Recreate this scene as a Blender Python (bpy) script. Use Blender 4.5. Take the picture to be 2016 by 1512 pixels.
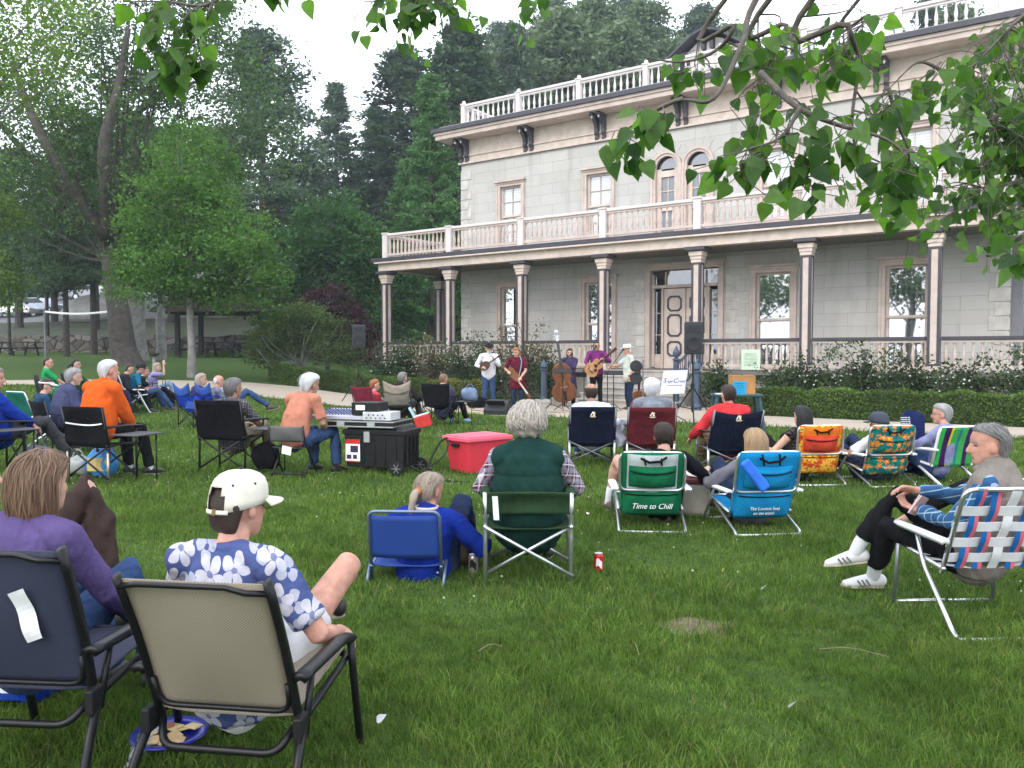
import bpy, math, random
import numpy as np
from mathutils import Vector, Matrix, Euler

for _o in list(bpy.data.objects):
    bpy.data.objects.remove(_o)
SC = bpy.context.scene
COL = SC.collection
rad = math.radians
PI = math.pi
rng = np.random.default_rng(7)
random.seed(7)

# ------------------------------------------------------------------ camera, sky, sun, exposure
F_PX, CAM_H, PITCH = 1600.0, 1.47, 2.2
cam_d = bpy.data.cameras.new('camera')
cam = bpy.data.objects.new('camera', cam_d)
COL.objects.link(cam)
cam.location = (0, 0, CAM_H)
cam.rotation_euler = (rad(90 - PITCH), 0, 0)
cam_d.sensor_width = 36
cam_d.lens = F_PX / 2016 * 36
cam_d.clip_start = 0.05
cam_d.clip_end = 2000
SC.camera = cam

SUN_EL, SUN_AZ = 38, -150           # a veiled evening sky: one weak, very soft sun behind the viewer
world = bpy.data.worlds.new('World')
SC.world = world
world.use_nodes = True
wn = world.node_tree
bg = wn.nodes['Background']
sky = wn.nodes.new('ShaderNodeTexSky')
sky.sky_type = 'NISHITA'
sky.sun_disc = False
sky.sun_elevation = rad(SUN_EL)
sky.sun_rotation = rad(SUN_AZ)
sky.air_density = 1.0
sky.dust_density = 5.0
sky.ozone_density = 1.0
# thin white evening cloud over the whole sky
_tc = wn.nodes.new('ShaderNodeTexCoord')
_nz = wn.nodes.new('ShaderNodeTexNoise'); _nz.inputs['Scale'].default_value = 2.5; _nz.inputs['Detail'].default_value = 5
wn.links.new(_tc.outputs['Generated'], _nz.inputs['Vector'])
_mr = wn.nodes.new('ShaderNodeMapRange')
for _k, _v in ((1, .3), (2, .7), (3, .8), (4, .95)): _mr.inputs[_k].default_value = _v
wn.links.new(_nz.outputs[0], _mr.inputs[0])
_mx = wn.nodes.new('ShaderNodeMix'); _mx.data_type = 'RGBA'
wn.links.new(_mr.outputs[0], _mx.inputs[0])
wn.links.new(sky.outputs[0], _mx.inputs[6])
_mx.inputs[7].default_value = (8.6, 9.2, 10.4, 1)
wn.links.new(_mx.outputs[2], bg.inputs[0])
bg.inputs[1].default_value = 0.15
sun_d = bpy.data.lights.new('sun', 'SUN')
sun_d.energy = 0.6
sun_d.angle = rad(25)
sun_d.color = (1.0, 0.95, 0.88)
sun = bpy.data.objects.new('sun', sun_d)
COL.objects.link(sun)
_sd = Vector((math.sin(rad(SUN_AZ)) * math.cos(rad(SUN_EL)), math.cos(rad(SUN_AZ)) * math.cos(rad(SUN_EL)), math.sin(rad(SUN_EL))))
sun.rotation_euler = _sd.to_track_quat('Z', 'Y').to_euler()

SC.view_settings.view_transform = 'Standard'
SC.view_settings.look = 'None'
SC.view_settings.exposure = 1.0
SC.view_settings.gamma = 1.0
SC.cycles.use_denoising = True
SC.cycles.max_bounces = 6
SC.cycles.diffuse_bounces = 3
SC.cycles.glossy_bounces = 3
SC.cycles.transmission_bounces = 4
SC.cycles.transparent_max_bounces = 8
SC.cycles.volume_bounces = 1
SC.cycles.use_adaptive_sampling = True
SC.cycles.adaptive_threshold = 0.02

# ------------------------------------------------------------------ ground shape
def smst(t):
    t = np.clip(t, 0, 1)
    return t * t * (3 - 2 * t)

def ground_z(x, y):
    x = np.asarray(x, float); y = np.asarray(y, float)
    w = smst((-2 - x) / 12.5)
    z = 1.7 * (1 - np.exp(-np.maximum(0, y - 18) / 18)) * w
    z = z + 0.045 * np.maximum(0, y - 48) * smst((-8 - x) / 10)
    z = z + 0.9 * smst((y - 47.6) / 1.0) * smst((-6 - x) / 6)
    hill = smst((x + 60) / 70)
    z = z + 0.42 * np.maximum(0, y - 54) * (0.18 + 0.82 * hill) * smst((y - 50) / 40)
    return z

def G(px, D, dz=0.0):
    """point of the ground D metres out, on the column px of the photograph"""
    x = (px - 1008) / F_PX * D
    return Vector((x, D, float(ground_z(x, D)) + dz))

# ------------------------------------------------------------------ mesh collecting
def unit(v):
    v = np.asarray(v, float); n = np.linalg.norm(v)
    return v / n if n > 1e-9 else v

def fillet(pts, r, seg=4):
    pts = [np.asarray(p, float) for p in pts]
    out = [pts[0]]
    for i in range(1, len(pts) - 1):
        a, b, c = pts[i - 1], pts[i], pts[i + 1]
        d1, d2 = unit(a - b), unit(c - b)
        k = min(r, np.linalg.norm(a - b) * .48, np.linalg.norm(c - b) * .48)
        p, q = b + d1 * k, b + d2 * k
        for j in range(seg + 1):
            t = j / seg
            out.append((1 - t) ** 2 * p + 2 * t * (1 - t) * b + t * t * q)
    out.append(pts[-1])
    return out

def spline(pts, k=5):
    P = [np.asarray(p, float) for p in pts]
    P = [2 * P[0] - P[1]] + P + [2 * P[-1] - P[-2]]
    out = []
    for i in range(1, len(P) - 2):
        for j in range(k):
            t = j / k
            a, b, c, d = P[i - 1], P[i], P[i + 1], P[i + 2]
            out.append(.5 * ((2 * b) + (c - a) * t + (2 * a - 5 * b + 4 * c - d) * t * t + (3 * b - a - 3 * c + d) * t ** 3))
    out.append(P[-2])
    return out

def frames(P, ref=None):
    P = np.asarray(P, float)
    T = np.gradient(P, axis=0) if len(P) > 2 else np.tile(P[1] - P[0], (2, 1))
    T = np.array([unit(t) for t in T])
    X = []
    if ref is None:
        ref = np.array([1., 0, 0]) if abs(T[0][0]) < .8 else np.array([0, 0, 1.])
    prev = np.asarray(ref, float)
    for t in T:
        x = prev - t * np.dot(prev, t)
        if np.linalg.norm(x) < 1e-4:
            x = np.cross(t, [0.3, .5, .8])
        x = unit(x); X.append(x); prev = x
    X = np.array(X)
    return T, X, np.cross(T, X)

class MB:
    def __init__(s):
        s.v = []; s.f = []; s.m = []; s.n = 0
    def add(s, V, Fc, mi=0):
        V = np.asarray(V, float).reshape(-1, 3)
        o = s.n
        s.v.append(V); s.n += len(V)
        for f in Fc:
            s.f.append(tuple(int(i) + o for i in f)); s.m.append(mi)
        return s
    def box(s, c, size, rot=None, mi=0, taper=1.0):
        h = np.asarray(size, float) / 2
        V = np.array([[x, y, z] for z in (-1, 1) for y in (-1, 1) for x in (-1, 1)], float)
        V[4:, :2] *= taper
        V = V * h
        if rot is not None:
            R = np.array((Euler(rot).to_matrix() if not isinstance(rot, Matrix) else rot.to_3x3()))
            V = V @ R.T
        return s.add(V + np.asarray(c, float), [(0, 2, 3, 1), (4, 5, 7, 6), (0, 1, 5, 4), (2, 6, 7, 3), (0, 4, 6, 2), (1, 3, 7, 5)], mi)
    def bar(s, a, b, w, d, up=(0, 0, 1), mi=0):
        a = np.asarray(a, float); b = np.asarray(b, float)
        t = unit(b - a); x = np.cross(t, up)
        if np.linalg.norm(x) < 1e-4: x = np.cross(t, (1, 0, 0))
        x = unit(x); y = np.cross(x, t)
        V = [p + x * sx * w / 2 + y * sy * d / 2 for p in (a, b) for sy in (-1, 1) for sx in (-1, 1)]
        return s.add(V, [(0, 1, 3, 2), (4, 6, 7, 5), (0, 4, 5, 1), (2, 3, 7, 6), (0, 2, 6, 4), (1, 5, 7, 3)], mi)
    def tube(s, pts, r, n=8, mi=0, closed=False, flat=1.0, ref=None, cap=True):
        P = np.asarray(pts, float)
        if closed: P = np.vstack([P, P[:1]])
        k = len(P)
        R = np.full(k, r, float) if np.isscalar(r) else np.interp(np.linspace(0, 1, k), np.linspace(0, 1, len(r)), r)
        T, X, Y = frames(P, ref)
        a = np.linspace(0, 2 * PI, n, endpoint=False)
        V = (P[:, None] + R[:, None, None] * (np.cos(a)[None, :, None] * X[:, None] + flat * np.sin(a)[None, :, None] * Y[:, None])).reshape(-1, 3)
        Fc = [(i * n + j, i * n + (j + 1) % n, (i + 1) * n + (j + 1) % n, (i + 1) * n + j) for i in range(k - 1) for j in range(n)]
        if cap and not closed:
            Fc.append(tuple(range(n - 1, -1, -1))); Fc.append(tuple((k - 1) * n + j for j in range(n)))
        return s.add(V, Fc, mi)
    def loft(s, P, RX, RY, ref=(1, 0, 0), n=14, mi=0, capf=1.0):
        """elliptical tube with rounded ends"""
        P = np.asarray(P, float); k = len(P)
        RX = np.broadcast_to(np.asarray(RX, float), (k,)); RY = np.broadcast_to(np.asarray(RY, float), (k,))
        T, X, Y = frames(P, ref)
        rows = []
        for e, sgn in ((0, -1), (k - 1, 1)):
            L = []
            for ph in (80, 55, 28):
                c, q = math.cos(rad(ph)), math.sin(rad(ph))
                L.append((P[e] + sgn * T[e] * q * min(RX[e], RY[e]) * capf, RX[e] * c, RY[e] * c, X[e], Y[e]))
            if e == 0: rows += L
            else: tail = L[::-1]
            if e == 0:
                rows += [(P[i], RX[i], RY[i], X[i], Y[i]) for i in range(k)]
        rows += tail
        a = np.linspace(0, 2 * PI, n, endpoint=False)
        V = np.array([p + rx * np.cos(t) * x + ry * np.sin(t) * y for (p, rx, ry, x, y) in rows for t in a])
        m = len(rows)
        Fc = [(i * n + j, i * n + (j + 1) % n, (i + 1) * n + (j + 1) % n, (i + 1) * n + j) for i in range(m - 1) for j in range(n)]
        Fc.append(tuple(range(n - 1, -1, -1))); Fc.append(tuple((m - 1) * n + j for j in range(n)))
        return s.add(V, Fc, mi)
    def ball(s, c, r, n=12, m=8, mi=0, R=None):
        r = np.broadcast_to(np.asarray(r, float), (3,))
        V = [(0, 0, -1)]
        for i in range(1, m):
            t = PI * i / m - PI / 2
            V += [(math.cos(t) * math.cos(2 * PI * j / n), math.cos(t) * math.sin(2 * PI * j / n), math.sin(t)) for j in range(n)]
        V.append((0, 0, 1))
        V = np.array(V) * r
        if R is not None: V = V @ np.array(R).T
        Fc = [(0, 1 + (j + 1) % n, 1 + j) for j in range(n)]
        for i in range(m - 2):
            Fc += [(1 + i * n + j, 1 + i * n + (j + 1) % n, 1 + (i + 1) * n + (j + 1) % n, 1 + (i + 1) * n + j) for j in range(n)]
        e = len(V) - 1
        Fc += [(e, e - n + j, e - n + (j + 1) % n) for j in range(n)]
        return s.add(V + np.asarray(c, float), Fc, mi)
    def lathe(s, prof, c=(0, 0, 0), n=16, mi=0, sq=False, R=None):
        """prof: (r, z) rows; sq gives a square section"""
        a = np.linspace(0, 2 * PI, n, endpoint=False) + (PI / 4 if sq else 0)
        k = math.sqrt(2) if sq else 1
        V = np.array([(r * k * math.cos(t), r * k * math.sin(t), z) for r, z in prof for t in a])
        if R is not None: V = V @ np.array(R).T
        m = len(prof)
        Fc = [(i * n + j, i * n + (j + 1) % n, (i + 1) * n + (j + 1) % n, (i + 1) * n + j) for i in range(m - 1) for j in range(n)]
        Fc.append(tuple(range(n - 1, -1, -1))); Fc.append(tuple((m - 1) * n + j for j in range(n)))
        return s.add(V + np.asarray(c, float), Fc, mi)
    def prism(s, poly, a, ex, ey, th, mi=0):
        """polygon (2-D) placed at a on axes ex, ey and thickened by th both ways"""
        ex = unit(ex); ey = unit(ey); ez = np.cross(ex, ey); a = np.asarray(a, float)
        n = len(poly)
        V = [a + ex * p[0] + ey * p[1] + ez * d for d in (-th / 2, th / 2) for p in poly]
        Fc = [tuple(range(n - 1, -1, -1)), tuple(range(n, 2 * n))] + [(i, (i + 1) % n, n + (i + 1) % n, n + i) for i in range(n)]
        return s.add(V, Fc, mi)
    def sheet(s, fn, nu, nv, th=.004, mi=0):
        """thickened surface fn(u, v), u, v in 0..1"""
        P = np.array([[fn(i / nu, j / nv) for j in range(nv + 1)] for i in range(nu + 1)], float)
        du = np.gradient(P, axis=0); dv = np.gradient(P, axis=1)
        N = np.cross(du, dv); N /= np.maximum(np.linalg.norm(N, axis=2, keepdims=True), 1e-9)
        A = (P + N * th / 2).reshape(-1, 3); B = (P - N * th / 2).reshape(-1, 3)
        w = nv + 1; o = len(A)
        Fc = []
        for i in range(nu):
            for j in range(nv):
                q = (i * w + j, (i + 1) * w + j, (i + 1) * w + j + 1, i * w + j + 1)
                Fc.append(q); Fc.append(tuple(o + k for k in q[::-1]))
        edge = [(i * w, (i + 1) * w) for i in range(nu)][::-1]
        for i in range(nu):
            a, b = i * w, (i + 1) * w; Fc.append((b, a, o + a, o + b))
            a, b = i * w + nv, (i + 1) * w + nv; Fc.append((a, b, o + b, o + a))
        for j in range(nv):
            a, b = j, j + 1; Fc.append((a, b, o + b, o + a))
            a, b = nu * w + j, nu * w + j + 1; Fc.append((b, a, o + a, o + b))
        return s.add(np.vstack([A, B]), Fc, mi)
    def mesh(s, name):
        me = bpy.data.meshes.new(name)
        V = np.vstack(s.v) if s.v else np.zeros((0, 3))
        me.from_pydata(V.tolist(), [], s.f)
        return me
    def build(s, name, mats, parent=None, smooth=False, bevel=0, loc=None, rot=None):
        me = s.mesh(name)
        if not isinstance(mats, (list, tuple)): mats = [mats]
        for m in mats: me.materials.append(m)
        if len(mats) > 1: me.polygons.foreach_set('material_index', s.m)
        if smooth: me.polygons.foreach_set('use_smooth', [True] * len(me.polygons))
        me.update()
        o = link(name, me, parent)
        if loc is not None: o.location = loc
        if rot is not None: o.rotation_euler = rot
        if bevel:
            b = o.modifiers.new('bevel', 'BEVEL'); b.width = bevel; b.segments = 2; b.limit_method = 'ANGLE'
        return o

def link(name, data, parent=None):
    o = bpy.data.objects.new(name, data)
    COL.objects.link(o)
    if parent is not None: o.parent = parent
    return o

def fast_mesh(name, V, Fc, mats, smooth=False, mi=None):
    V = np.ascontiguousarray(V, np.float32).reshape(-1, 3); Fc = np.ascontiguousarray(Fc, np.int32)
    m, k = Fc.shape
    me = bpy.data.meshes.new(name)
    me.vertices.add(len(V)); me.vertices.foreach_set('co', V.ravel())
    me.loops.add(m * k); me.loops.foreach_set('vertex_index', Fc.ravel())
    me.polygons.add(m); me.polygons.foreach_set('loop_start', np.arange(0, m * k, k, dtype=np.int32))
    if not isinstance(mats, (list, tuple)): mats = [mats]
    for mt in mats: me.materials.append(mt)
    if mi is not None: me.polygons.foreach_set('material_index', np.ascontiguousarray(mi, np.int32))
    if smooth: me.polygons.foreach_set('use_smooth', np.ones(m, bool))
    me.update(calc_edges=True)
    return me

def tag(o, label=None, cat=None, group=None, kind=None):
    if label: o['label'] = label
    if cat: o['category'] = cat
    if group: o['group'] = group
    if kind: o['kind'] = kind
    return o

def thing(name, label, cat, loc=(0, 0, 0), heading=0, group=None):
    """an Empty at the foot of a thing; heading in degrees clockwise from straight away from the viewer"""
    o = link(name, None)
    o.location = loc; o.rotation_euler = (0, 0, -rad(heading))
    return tag(o, label, cat, group)

def copy_tree(o, parent=None):
    c = o.copy(); COL.objects.link(c)
    if parent is not None: c.parent = parent
    for ch in list(o.children): copy_tree(ch, c)
    return c

_tmp = bpy.data.scenes.new('scratch')
def bake(me, mods):
    """evaluate modifiers on a mesh and give back the resulting mesh"""
    o = bpy.data.objects.new('scratch', me)
    _tmp.collection.objects.link(o)
    for typ, kw in mods:
        m = o.modifiers.new(typ, typ)
        for k, v in kw.items(): setattr(m, k, v)
    vl = _tmp.view_layers[0]
    vl.update()
    dg = vl.depsgraph
    dg.update()
    r = bpy.data.meshes.new_from_object(o.evaluated_get(dg))
    bpy.data.objects.remove(o)
    return r

# ------------------------------------------------------------------ materials
_mats = {}
def nodemat(name):
    m = bpy.data.materials.new(name); m.use_nodes = True
    nt = m.node_tree
    return m, nt, nt.nodes['Principled BSDF'], nt.nodes['Material Output']

def nd(nt, typ, props=None, **ins):
    n = nt.nodes.new(typ)
    for k, v in (props or {}).items(): setattr(n, k, v)
    for k, v in ins.items():
        key = int(k[1:]) if k[0] == 'i' and k[1:].isdigit() else k
        s = n.inputs[key]
        if isinstance(v, bpy.types.NodeSocket): nt.links.new(v, s)
        else: s.default_value = v
    return n

def c4(c): return (c[0], c[1], c[2], 1.0)

def math_n(nt, op, a, b=0.0, c=0.0):
    return nd(nt, 'ShaderNodeMath', {'operation': op}, i0=a, i1=b, i2=c).outputs[0]

def mixc(nt, fac, a, b, blend='MIX'):
    n = nd(nt, 'ShaderNodeMix', {'data_type': 'RGBA', 'blend_type': blend})
    for i, v in ((0, fac), (6, a), (7, b)):
        if isinstance(v, bpy.types.NodeSocket): nt.links.new(v, n.inputs[i])
        elif i == 0: n.inputs[i].default_value = v
        else: n.inputs[i].default_value = c4(v) if len(v) == 3 else v
    return n.outputs[2]

def coords(nt, kind='Object'):
    return nd(nt, 'ShaderNodeTexCoord').outputs[kind]

def noise(nt, vec, scale, detail=3.0, rough=.55):
    n = nd(nt, 'ShaderNodeTexNoise', None, Scale=scale, Detail=detail, Roughness=rough)
    nt.links.new(vec, n.inputs['Vector'])
    return n.outputs[0]

def bump(nt, bsdf, height, strength=.3, dist=.01):
    b = nd(nt, 'ShaderNodeBump', None, Strength=strength, Distance=dist, Height=height)
    nt.links.new(b.outputs[0], bsdf.inputs['Normal'])

def M(name, col, rough=.7, metal=0.0, var=.18, scale=6.0, bmp=0.0, bscale=80.0, spec=.4, sheen=0.0):
    """plain surface with uneven colour and a fine grain"""
    if name in _mats: return _mats[name]
    m, nt, b, out = nodemat(name)
    tc = coords(nt)
    n1 = noise(nt, tc, scale, 4.0)
    mr = nd(nt, 'ShaderNodeMapRange', None, Value=n1, i1=.3, i2=.7, i3=1 - var, i4=1 + var).outputs[0]
    c = nd(nt, 'ShaderNodeVectorMath', {'operation': 'SCALE'}, i0=col[:3], Scale=mr).outputs[0]
    nt.links.new(c, b.inputs['Base Color'])
    b.inputs['Roughness'].default_value = rough
    b.inputs['Metallic'].default_value = metal
    b.inputs['Specular IOR Level'].default_value = spec
    if sheen: b.inputs['Sheen Weight'].default_value = sheen
    if bmp: bump(nt, b, noise(nt, tc, bscale, 3.0), bmp)
    _mats[name] = m
    return m

def cloth(name, col, var=.22, fold=.5, rough=.9):
    """woven cloth: folds and weave"""
    if name in _mats: return _mats[name]
    m, nt, b, out = nodemat(name)
    _cloth_base(nt, b, col, var, fold, rough)
    _mats[name] = m
    return m

def _cloth_base(nt, b, col, var=.22, fold=.5, rough=.9):
    tc = coords(nt)
    n1 = noise(nt, tc, 7.0, 4.0)
    mr = nd(nt, 'ShaderNodeMapRange', None, Value=n1, i1=.3, i2=.7, i3=1 - var, i4=1 + var).outputs[0]
    if isinstance(col, bpy.types.NodeSocket):
        c = mixc(nt, 1.0, col, (1, 1, 1), 'MULTIPLY')
        c = nd(nt, 'ShaderNodeVectorMath', {'operation': 'SCALE'}, i0=c, Scale=mr).outputs[0]
    else:
        c = nd(nt, 'ShaderNodeVectorMath', {'operation': 'SCALE'}, i0=col[:3], Scale=mr).outputs[0]
    nt.links.new(c, b.inputs['Base Color'])
    b.inputs['Roughness'].default_value = rough
    b.inputs['Specular IOR Level'].default_value = .1
    mp = nd(nt, 'ShaderNodeMapping', None, Vector=tc, Scale=(1, 1, .55)).outputs[0]
    f1 = noise(nt, mp, 14.0, 3.0)
    f2 = noise(nt, tc, 160.0, 2.0)
    h = math_n(nt, 'MULTIPLY_ADD', f2, .12, f1)
    bump(nt, b, h, fold, .03)

def plaid(name, base, c2, line, scale=22.0, axes='xz'):
    if name in _mats: return _mats[name]
    m, nt, b, out = nodemat(name)
    sep = nd(nt, 'ShaderNodeSeparateXYZ', None, Vector=coords(nt))
    o = sep.outputs
    u = math_n(nt, 'ADD', o[0], math_n(nt, 'MULTIPLY', o[1], .8)); v = math_n(nt, 'ADD', o[2], math_n(nt, 'MULTIPLY', o[1], .25))
    def band(t, s, w, ph=0.0):
        fr = math_n(nt, 'FRACT', math_n(nt, 'MULTIPLY_ADD', t, s, ph))
        return math_n(nt, 'LESS_THAN', fr, w)
    c = base
    c = mixc(nt, math_n(nt, 'MULTIPLY', band(u, scale, .45), .55), c, c2)
    c = mixc(nt, math_n(nt, 'MULTIPLY', band(v, scale, .45), .55), c, c2)
    c = mixc(nt, math_n(nt, 'MULTIPLY', band(u, scale, .12, .28), .75), c, line)
    c = mixc(nt, math_n(nt, 'MULTIPLY', band(v, scale, .12, .28), .75), c, line)
    _cloth_base(nt, b, c, .12)
    _mats[name] = m
    return m

def flowers(name, ground, petal, core, scale=9.0, leafc=None, petals=5, size=.42, plane='xz'):
    """cloth printed with open five petalled flowers"""
    if name in _mats: return _mats[name]
    m, nt, b, out = nodemat(name)
    tc = coords(nt)
    sep = nd(nt, 'ShaderNodeSeparateXYZ', None, Vector=tc)
    u = math_n(nt, 'ADD', sep.outputs[0], math_n(nt, 'MULTIPLY', sep.outputs[1], .7))
    v = sep.outputs[2]
    u = math_n(nt, 'MULTIPLY_ADD', noise(nt, tc, scale * 2.2, 2.0), .22 / scale, u); v = math_n(nt, 'MULTIPLY_ADD', noise(nt, tc, scale * 1.9, 2.0), .22 / scale, v)
    def layer(off, sc, pet, sz, col_in, pc, cc):
        vec = nd(nt, 'ShaderNodeCombineXYZ', None, X=math_n(nt, 'ADD', u, off), Y=math_n(nt, 'ADD', v, off * 1.7)).outputs[0]
        vo = nd(nt, 'ShaderNodeTexVoronoi', {'voronoi_dimensions': '2D'}, Vector=vec, Scale=sc, Randomness=.65)
        sv = nd(nt, 'ShaderNodeVectorMath', {'operation': 'SCALE'}, i0=vec, Scale=1.0).outputs[0]
        d = nd(nt, 'ShaderNodeVectorMath', {'operation': 'SUBTRACT'}, i0=sv, i1=vo.outputs['Position']).outputs[0]
        ds = nd(nt, 'ShaderNodeSeparateXYZ', None, Vector=d)
        ang = math_n(nt, 'ARCTAN2', ds.outputs[1], ds.outputs[0])
        hue = nd(nt, 'ShaderNodeSeparateColor', None, Color=vo.outputs['Color']).outputs[0]
        ang = math_n(nt, 'MULTIPLY_ADD', hue, 6.28, ang)
        r = math_n(nt, 'MULTIPLY', nd(nt, 'ShaderNodeVectorMath', {'operation': 'LENGTH'}, i0=d).outputs['Value'], sc)
        wob = math_n(nt, 'ABSOLUTE', math_n(nt, 'COSINE', math_n(nt, 'MULTIPLY', ang, pet / 2)))
        edge = math_n(nt, 'MULTIPLY_ADD', math_n(nt, 'POWER', wob, .6), sz * .86, sz * .16)
        inside = math_n(nt, 'LESS_THAN', r, edge)
        vein = math_n(nt, 'LESS_THAN', wob, .14)
        mask = math_n(nt, 'MULTIPLY', inside, math_n(nt, 'SUBTRACT', 1.0, vein))
        c = mixc(nt, mask, col_in, pc)
        return mixc(nt, math_n(nt, 'LESS_THAN', r, sz * .2), c, cc)
    c = ground
    if leafc is not None:
        c = layer(.37, scale * 1.25, 3, size * .95, c, leafc, ground)
    c = layer(0.0, scale, petals, size, c, petal, core)
    _cloth_base(nt, b, c, .12)
    _mats[name] = m
    return m

def stripes(name, cols, period, axis=0, off=0.0):
    if name in _mats: return _mats[name]
    m, nt, b, out = nodemat(name)
    sep = nd(nt, 'ShaderNodeSeparateXYZ', None, Vector=coords(nt))
    fr = math_n(nt, 'FRACT', math_n(nt, 'MULTIPLY_ADD', sep.outputs[axis], 1 / period, off))
    c = cols[0][1]
    for st, cc in cols[1:]:
        c = mixc(nt, math_n(nt, 'GREATER_THAN', fr, st), c, cc)
    _cloth_base(nt, b, c, .1)
    _mats[name] = m
    return m

def meshfab(name, col, col2, scale=260.0):
    """open woven sling fabric"""
    if name in _mats: return _mats[name]
    m, nt, b, out = nodemat(name)
    tc = coords(nt)
    sep = nd(nt, 'ShaderNodeSeparateXYZ', None, Vector=tc)
    a = math_n(nt, 'SINE', math_n(nt, 'MULTIPLY', sep.outputs[0], scale * 2.0))
    c = math_n(nt, 'SINE', math_n(nt, 'MULTIPLY', sep.outputs[2], scale * 2.6))
    w = math_n(nt, 'MULTIPLY_ADD', math_n(nt, 'MULTIPLY', a, c), .5, .5)
    st = noise(nt, tc, 5.0, 5.0)
    base = mixc(nt, w, col, col2)
    base = mixc(nt, nd(nt, 'ShaderNodeMapRange', None, Value=st, i1=.45, i2=.75, i3=0.0, i4=.45).outputs[0], base, [x * .6 for x in col])
    nt.links.new(base, b.inputs['Base Color'])
    b.inputs['Roughness'].default_value = .75
    bump(nt, b, w, .3, .002)
    _mats[name] = m
    return m

def foliage(name, c1, c2, trans=.3, rough=.6, big=.5, spec=.12):
    """leaves: every leaf a little different, clumps lighter and darker"""
    if name in _mats: return _mats[name]
    m, nt, b, out = nodemat(name)
    geo = nd(nt, 'ShaderNodeNewGeometry')
    c = mixc(nt, geo.outputs['Random Per Island'], c1, c2)
    n1 = noise(nt, coords(nt), big, 2.0)
    mr = nd(nt, 'ShaderNodeMapRange', None, Value=n1, i1=.32, i2=.68, i3=.55, i4=1.55).outputs[0]
    c = nd(nt, 'ShaderNodeVectorMath', {'operation': 'SCALE'}, i0=c, Scale=mr).outputs[0]
    nt.links.new(c, b.inputs['Base Color'])
    b.inputs['Roughness'].default_value = rough
    b.inputs['Specular IOR Level'].default_value = spec
    tr = nd(nt, 'ShaderNodeBsdfTranslucent')
    ct = nd(nt, 'ShaderNodeVectorMath', {'operation': 'MULTIPLY'}, i0=c, i1=(1.3, 1.5, .7)).outputs[0]
    nt.links.new(ct, tr.inputs[0])
    mx = nd(nt, 'ShaderNodeMixShader', None, Fac=trans)
    nt.links.new(b.outputs[0], mx.inputs[1]); nt.links.new(tr.outputs[0], mx.inputs[2])
    nt.links.new(mx.outputs[0], out.inputs[0])
    _mats[name] = m
    return m

def hairmat(name, c1, c2):
    if name in _mats: return _mats[name]
    m, nt, b, out = nodemat(name)
    geo = nd(nt, 'ShaderNodeNewGeometry')
    tc = coords(nt)
    mp = nd(nt, 'ShaderNodeMapping', None, Vector=tc, Scale=(1, 1, .12)).outputs[0]
    n1 = noise(nt, mp, 260.0, 3.0)
    f = math_n(nt, 'MULTIPLY_ADD', geo.outputs['Random Per Island'], .5, math_n(nt, 'MULTIPLY', n1, .5))
    c = mixc(nt, f, c1, c2)
    nt.links.new(c, b.inputs['Base Color'])
    b.inputs['Roughness'].default_value = .5
    b.inputs['Specular IOR Level'].default_value = .3
    bump(nt, b, n1, .6, .004)
    _mats[name] = m
    return m

def glassmat(name, col=(.02, .025, .025), rough=.03):
    if name in _mats: return _mats[name]
    m, nt, b, out = nodemat(name)
    n1 = noise(nt, coords(nt), 1.3, 2.0)
    b.inputs['Base Color'].default_value = c4(col)
    b.inputs['Roughness'].default_value = rough
    b.inputs['Specular IOR Level'].default_value = 1.0
    b.inputs['IOR'].default_value = 1.9
    bump(nt, b, n1, .04, .05)
    _mats[name] = m
    return m

ALU = M('aluminium', (.62, .63, .64), .32, .9, .08, 20)
DARKTUBE = M('dark_steel_tube', (.022, .022, .026), .4, .4, .15, 20)
BLACKPL = M('black_plastic', (.012, .012, .013), .5, 0, .2, 12, .05, 200, spec=.25)
WHITEPL = M('white_plastic', (.74, .74, .76), .45, 0, .05)
PAPER = M('white_paper', (.8, .8, .82), .8, 0, .04)
BLACKCL = cloth('black_cloth', (.007, .007, .009))
NAVYCL = cloth('navy_cloth', (.008, .011, .028))
INK = M('printed_ink', (.03, .03, .06), .8, 0, .05)

def text(body, size, mat, parent, loc, rot, name='lettering', shear=0.0, depth=.0008, align='CENTER', space=1.0):
    cu = bpy.data.curves.new(name, 'FONT')
    cu.body = body; cu.size = size; cu.shear = shear; cu.extrude = depth; cu.align_x = align; cu.align_y = 'CENTER'
    cu.resolution_u = 3; cu.space_character = space
    o = bpy.data.objects.new('scratch', cu)
    _tmp.collection.objects.link(o)
    vl = _tmp.view_layers[0]; vl.update(); vl.depsgraph.update()
    me = bpy.data.meshes.new_from_object(o.evaluated_get(vl.depsgraph))
    bpy.data.objects.remove(o)
    me.materials.clear(); me.materials.append(mat)
    t = link(name, me, parent)
    t.location = loc
    t.rotation_euler = rot
    return t
# ------------------------------------------------------------------ setting: ground sheets
def ground_mat():
    m, nt, b, out = nodemat('lawn_soil')
    tc = coords(nt)
    a = noise(nt, tc, .35, 4.0); d = noise(nt, tc, 3.0, 5.0); e = noise(nt, tc, 40.0, 4.0)
    c = mixc(nt, a, (.030, .062, .013), (.066, .112, .026))
    c = mixc(nt, math_n(nt, 'MULTIPLY', d, .7), c, (.055, .092, .022))
    c = mixc(nt, nd(nt, 'ShaderNodeMapRange', None, Value=e, i1=.5, i2=.8, i3=0.0, i4=.5).outputs[0], c, (.09, .13, .04))
    nt.links.new(c, b.inputs['Base Color']); b.inputs['Roughness'].default_value = .95
    b.inputs['Specular IOR Level'].default_value = .1
    bump(nt, b, e, .6, .03)
    return m
_xs = np.concatenate([np.linspace(-150, -60, 12)[:-1], np.linspace(-60, 60, 121), np.linspace(60, 150, 12)[1:]])
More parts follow.
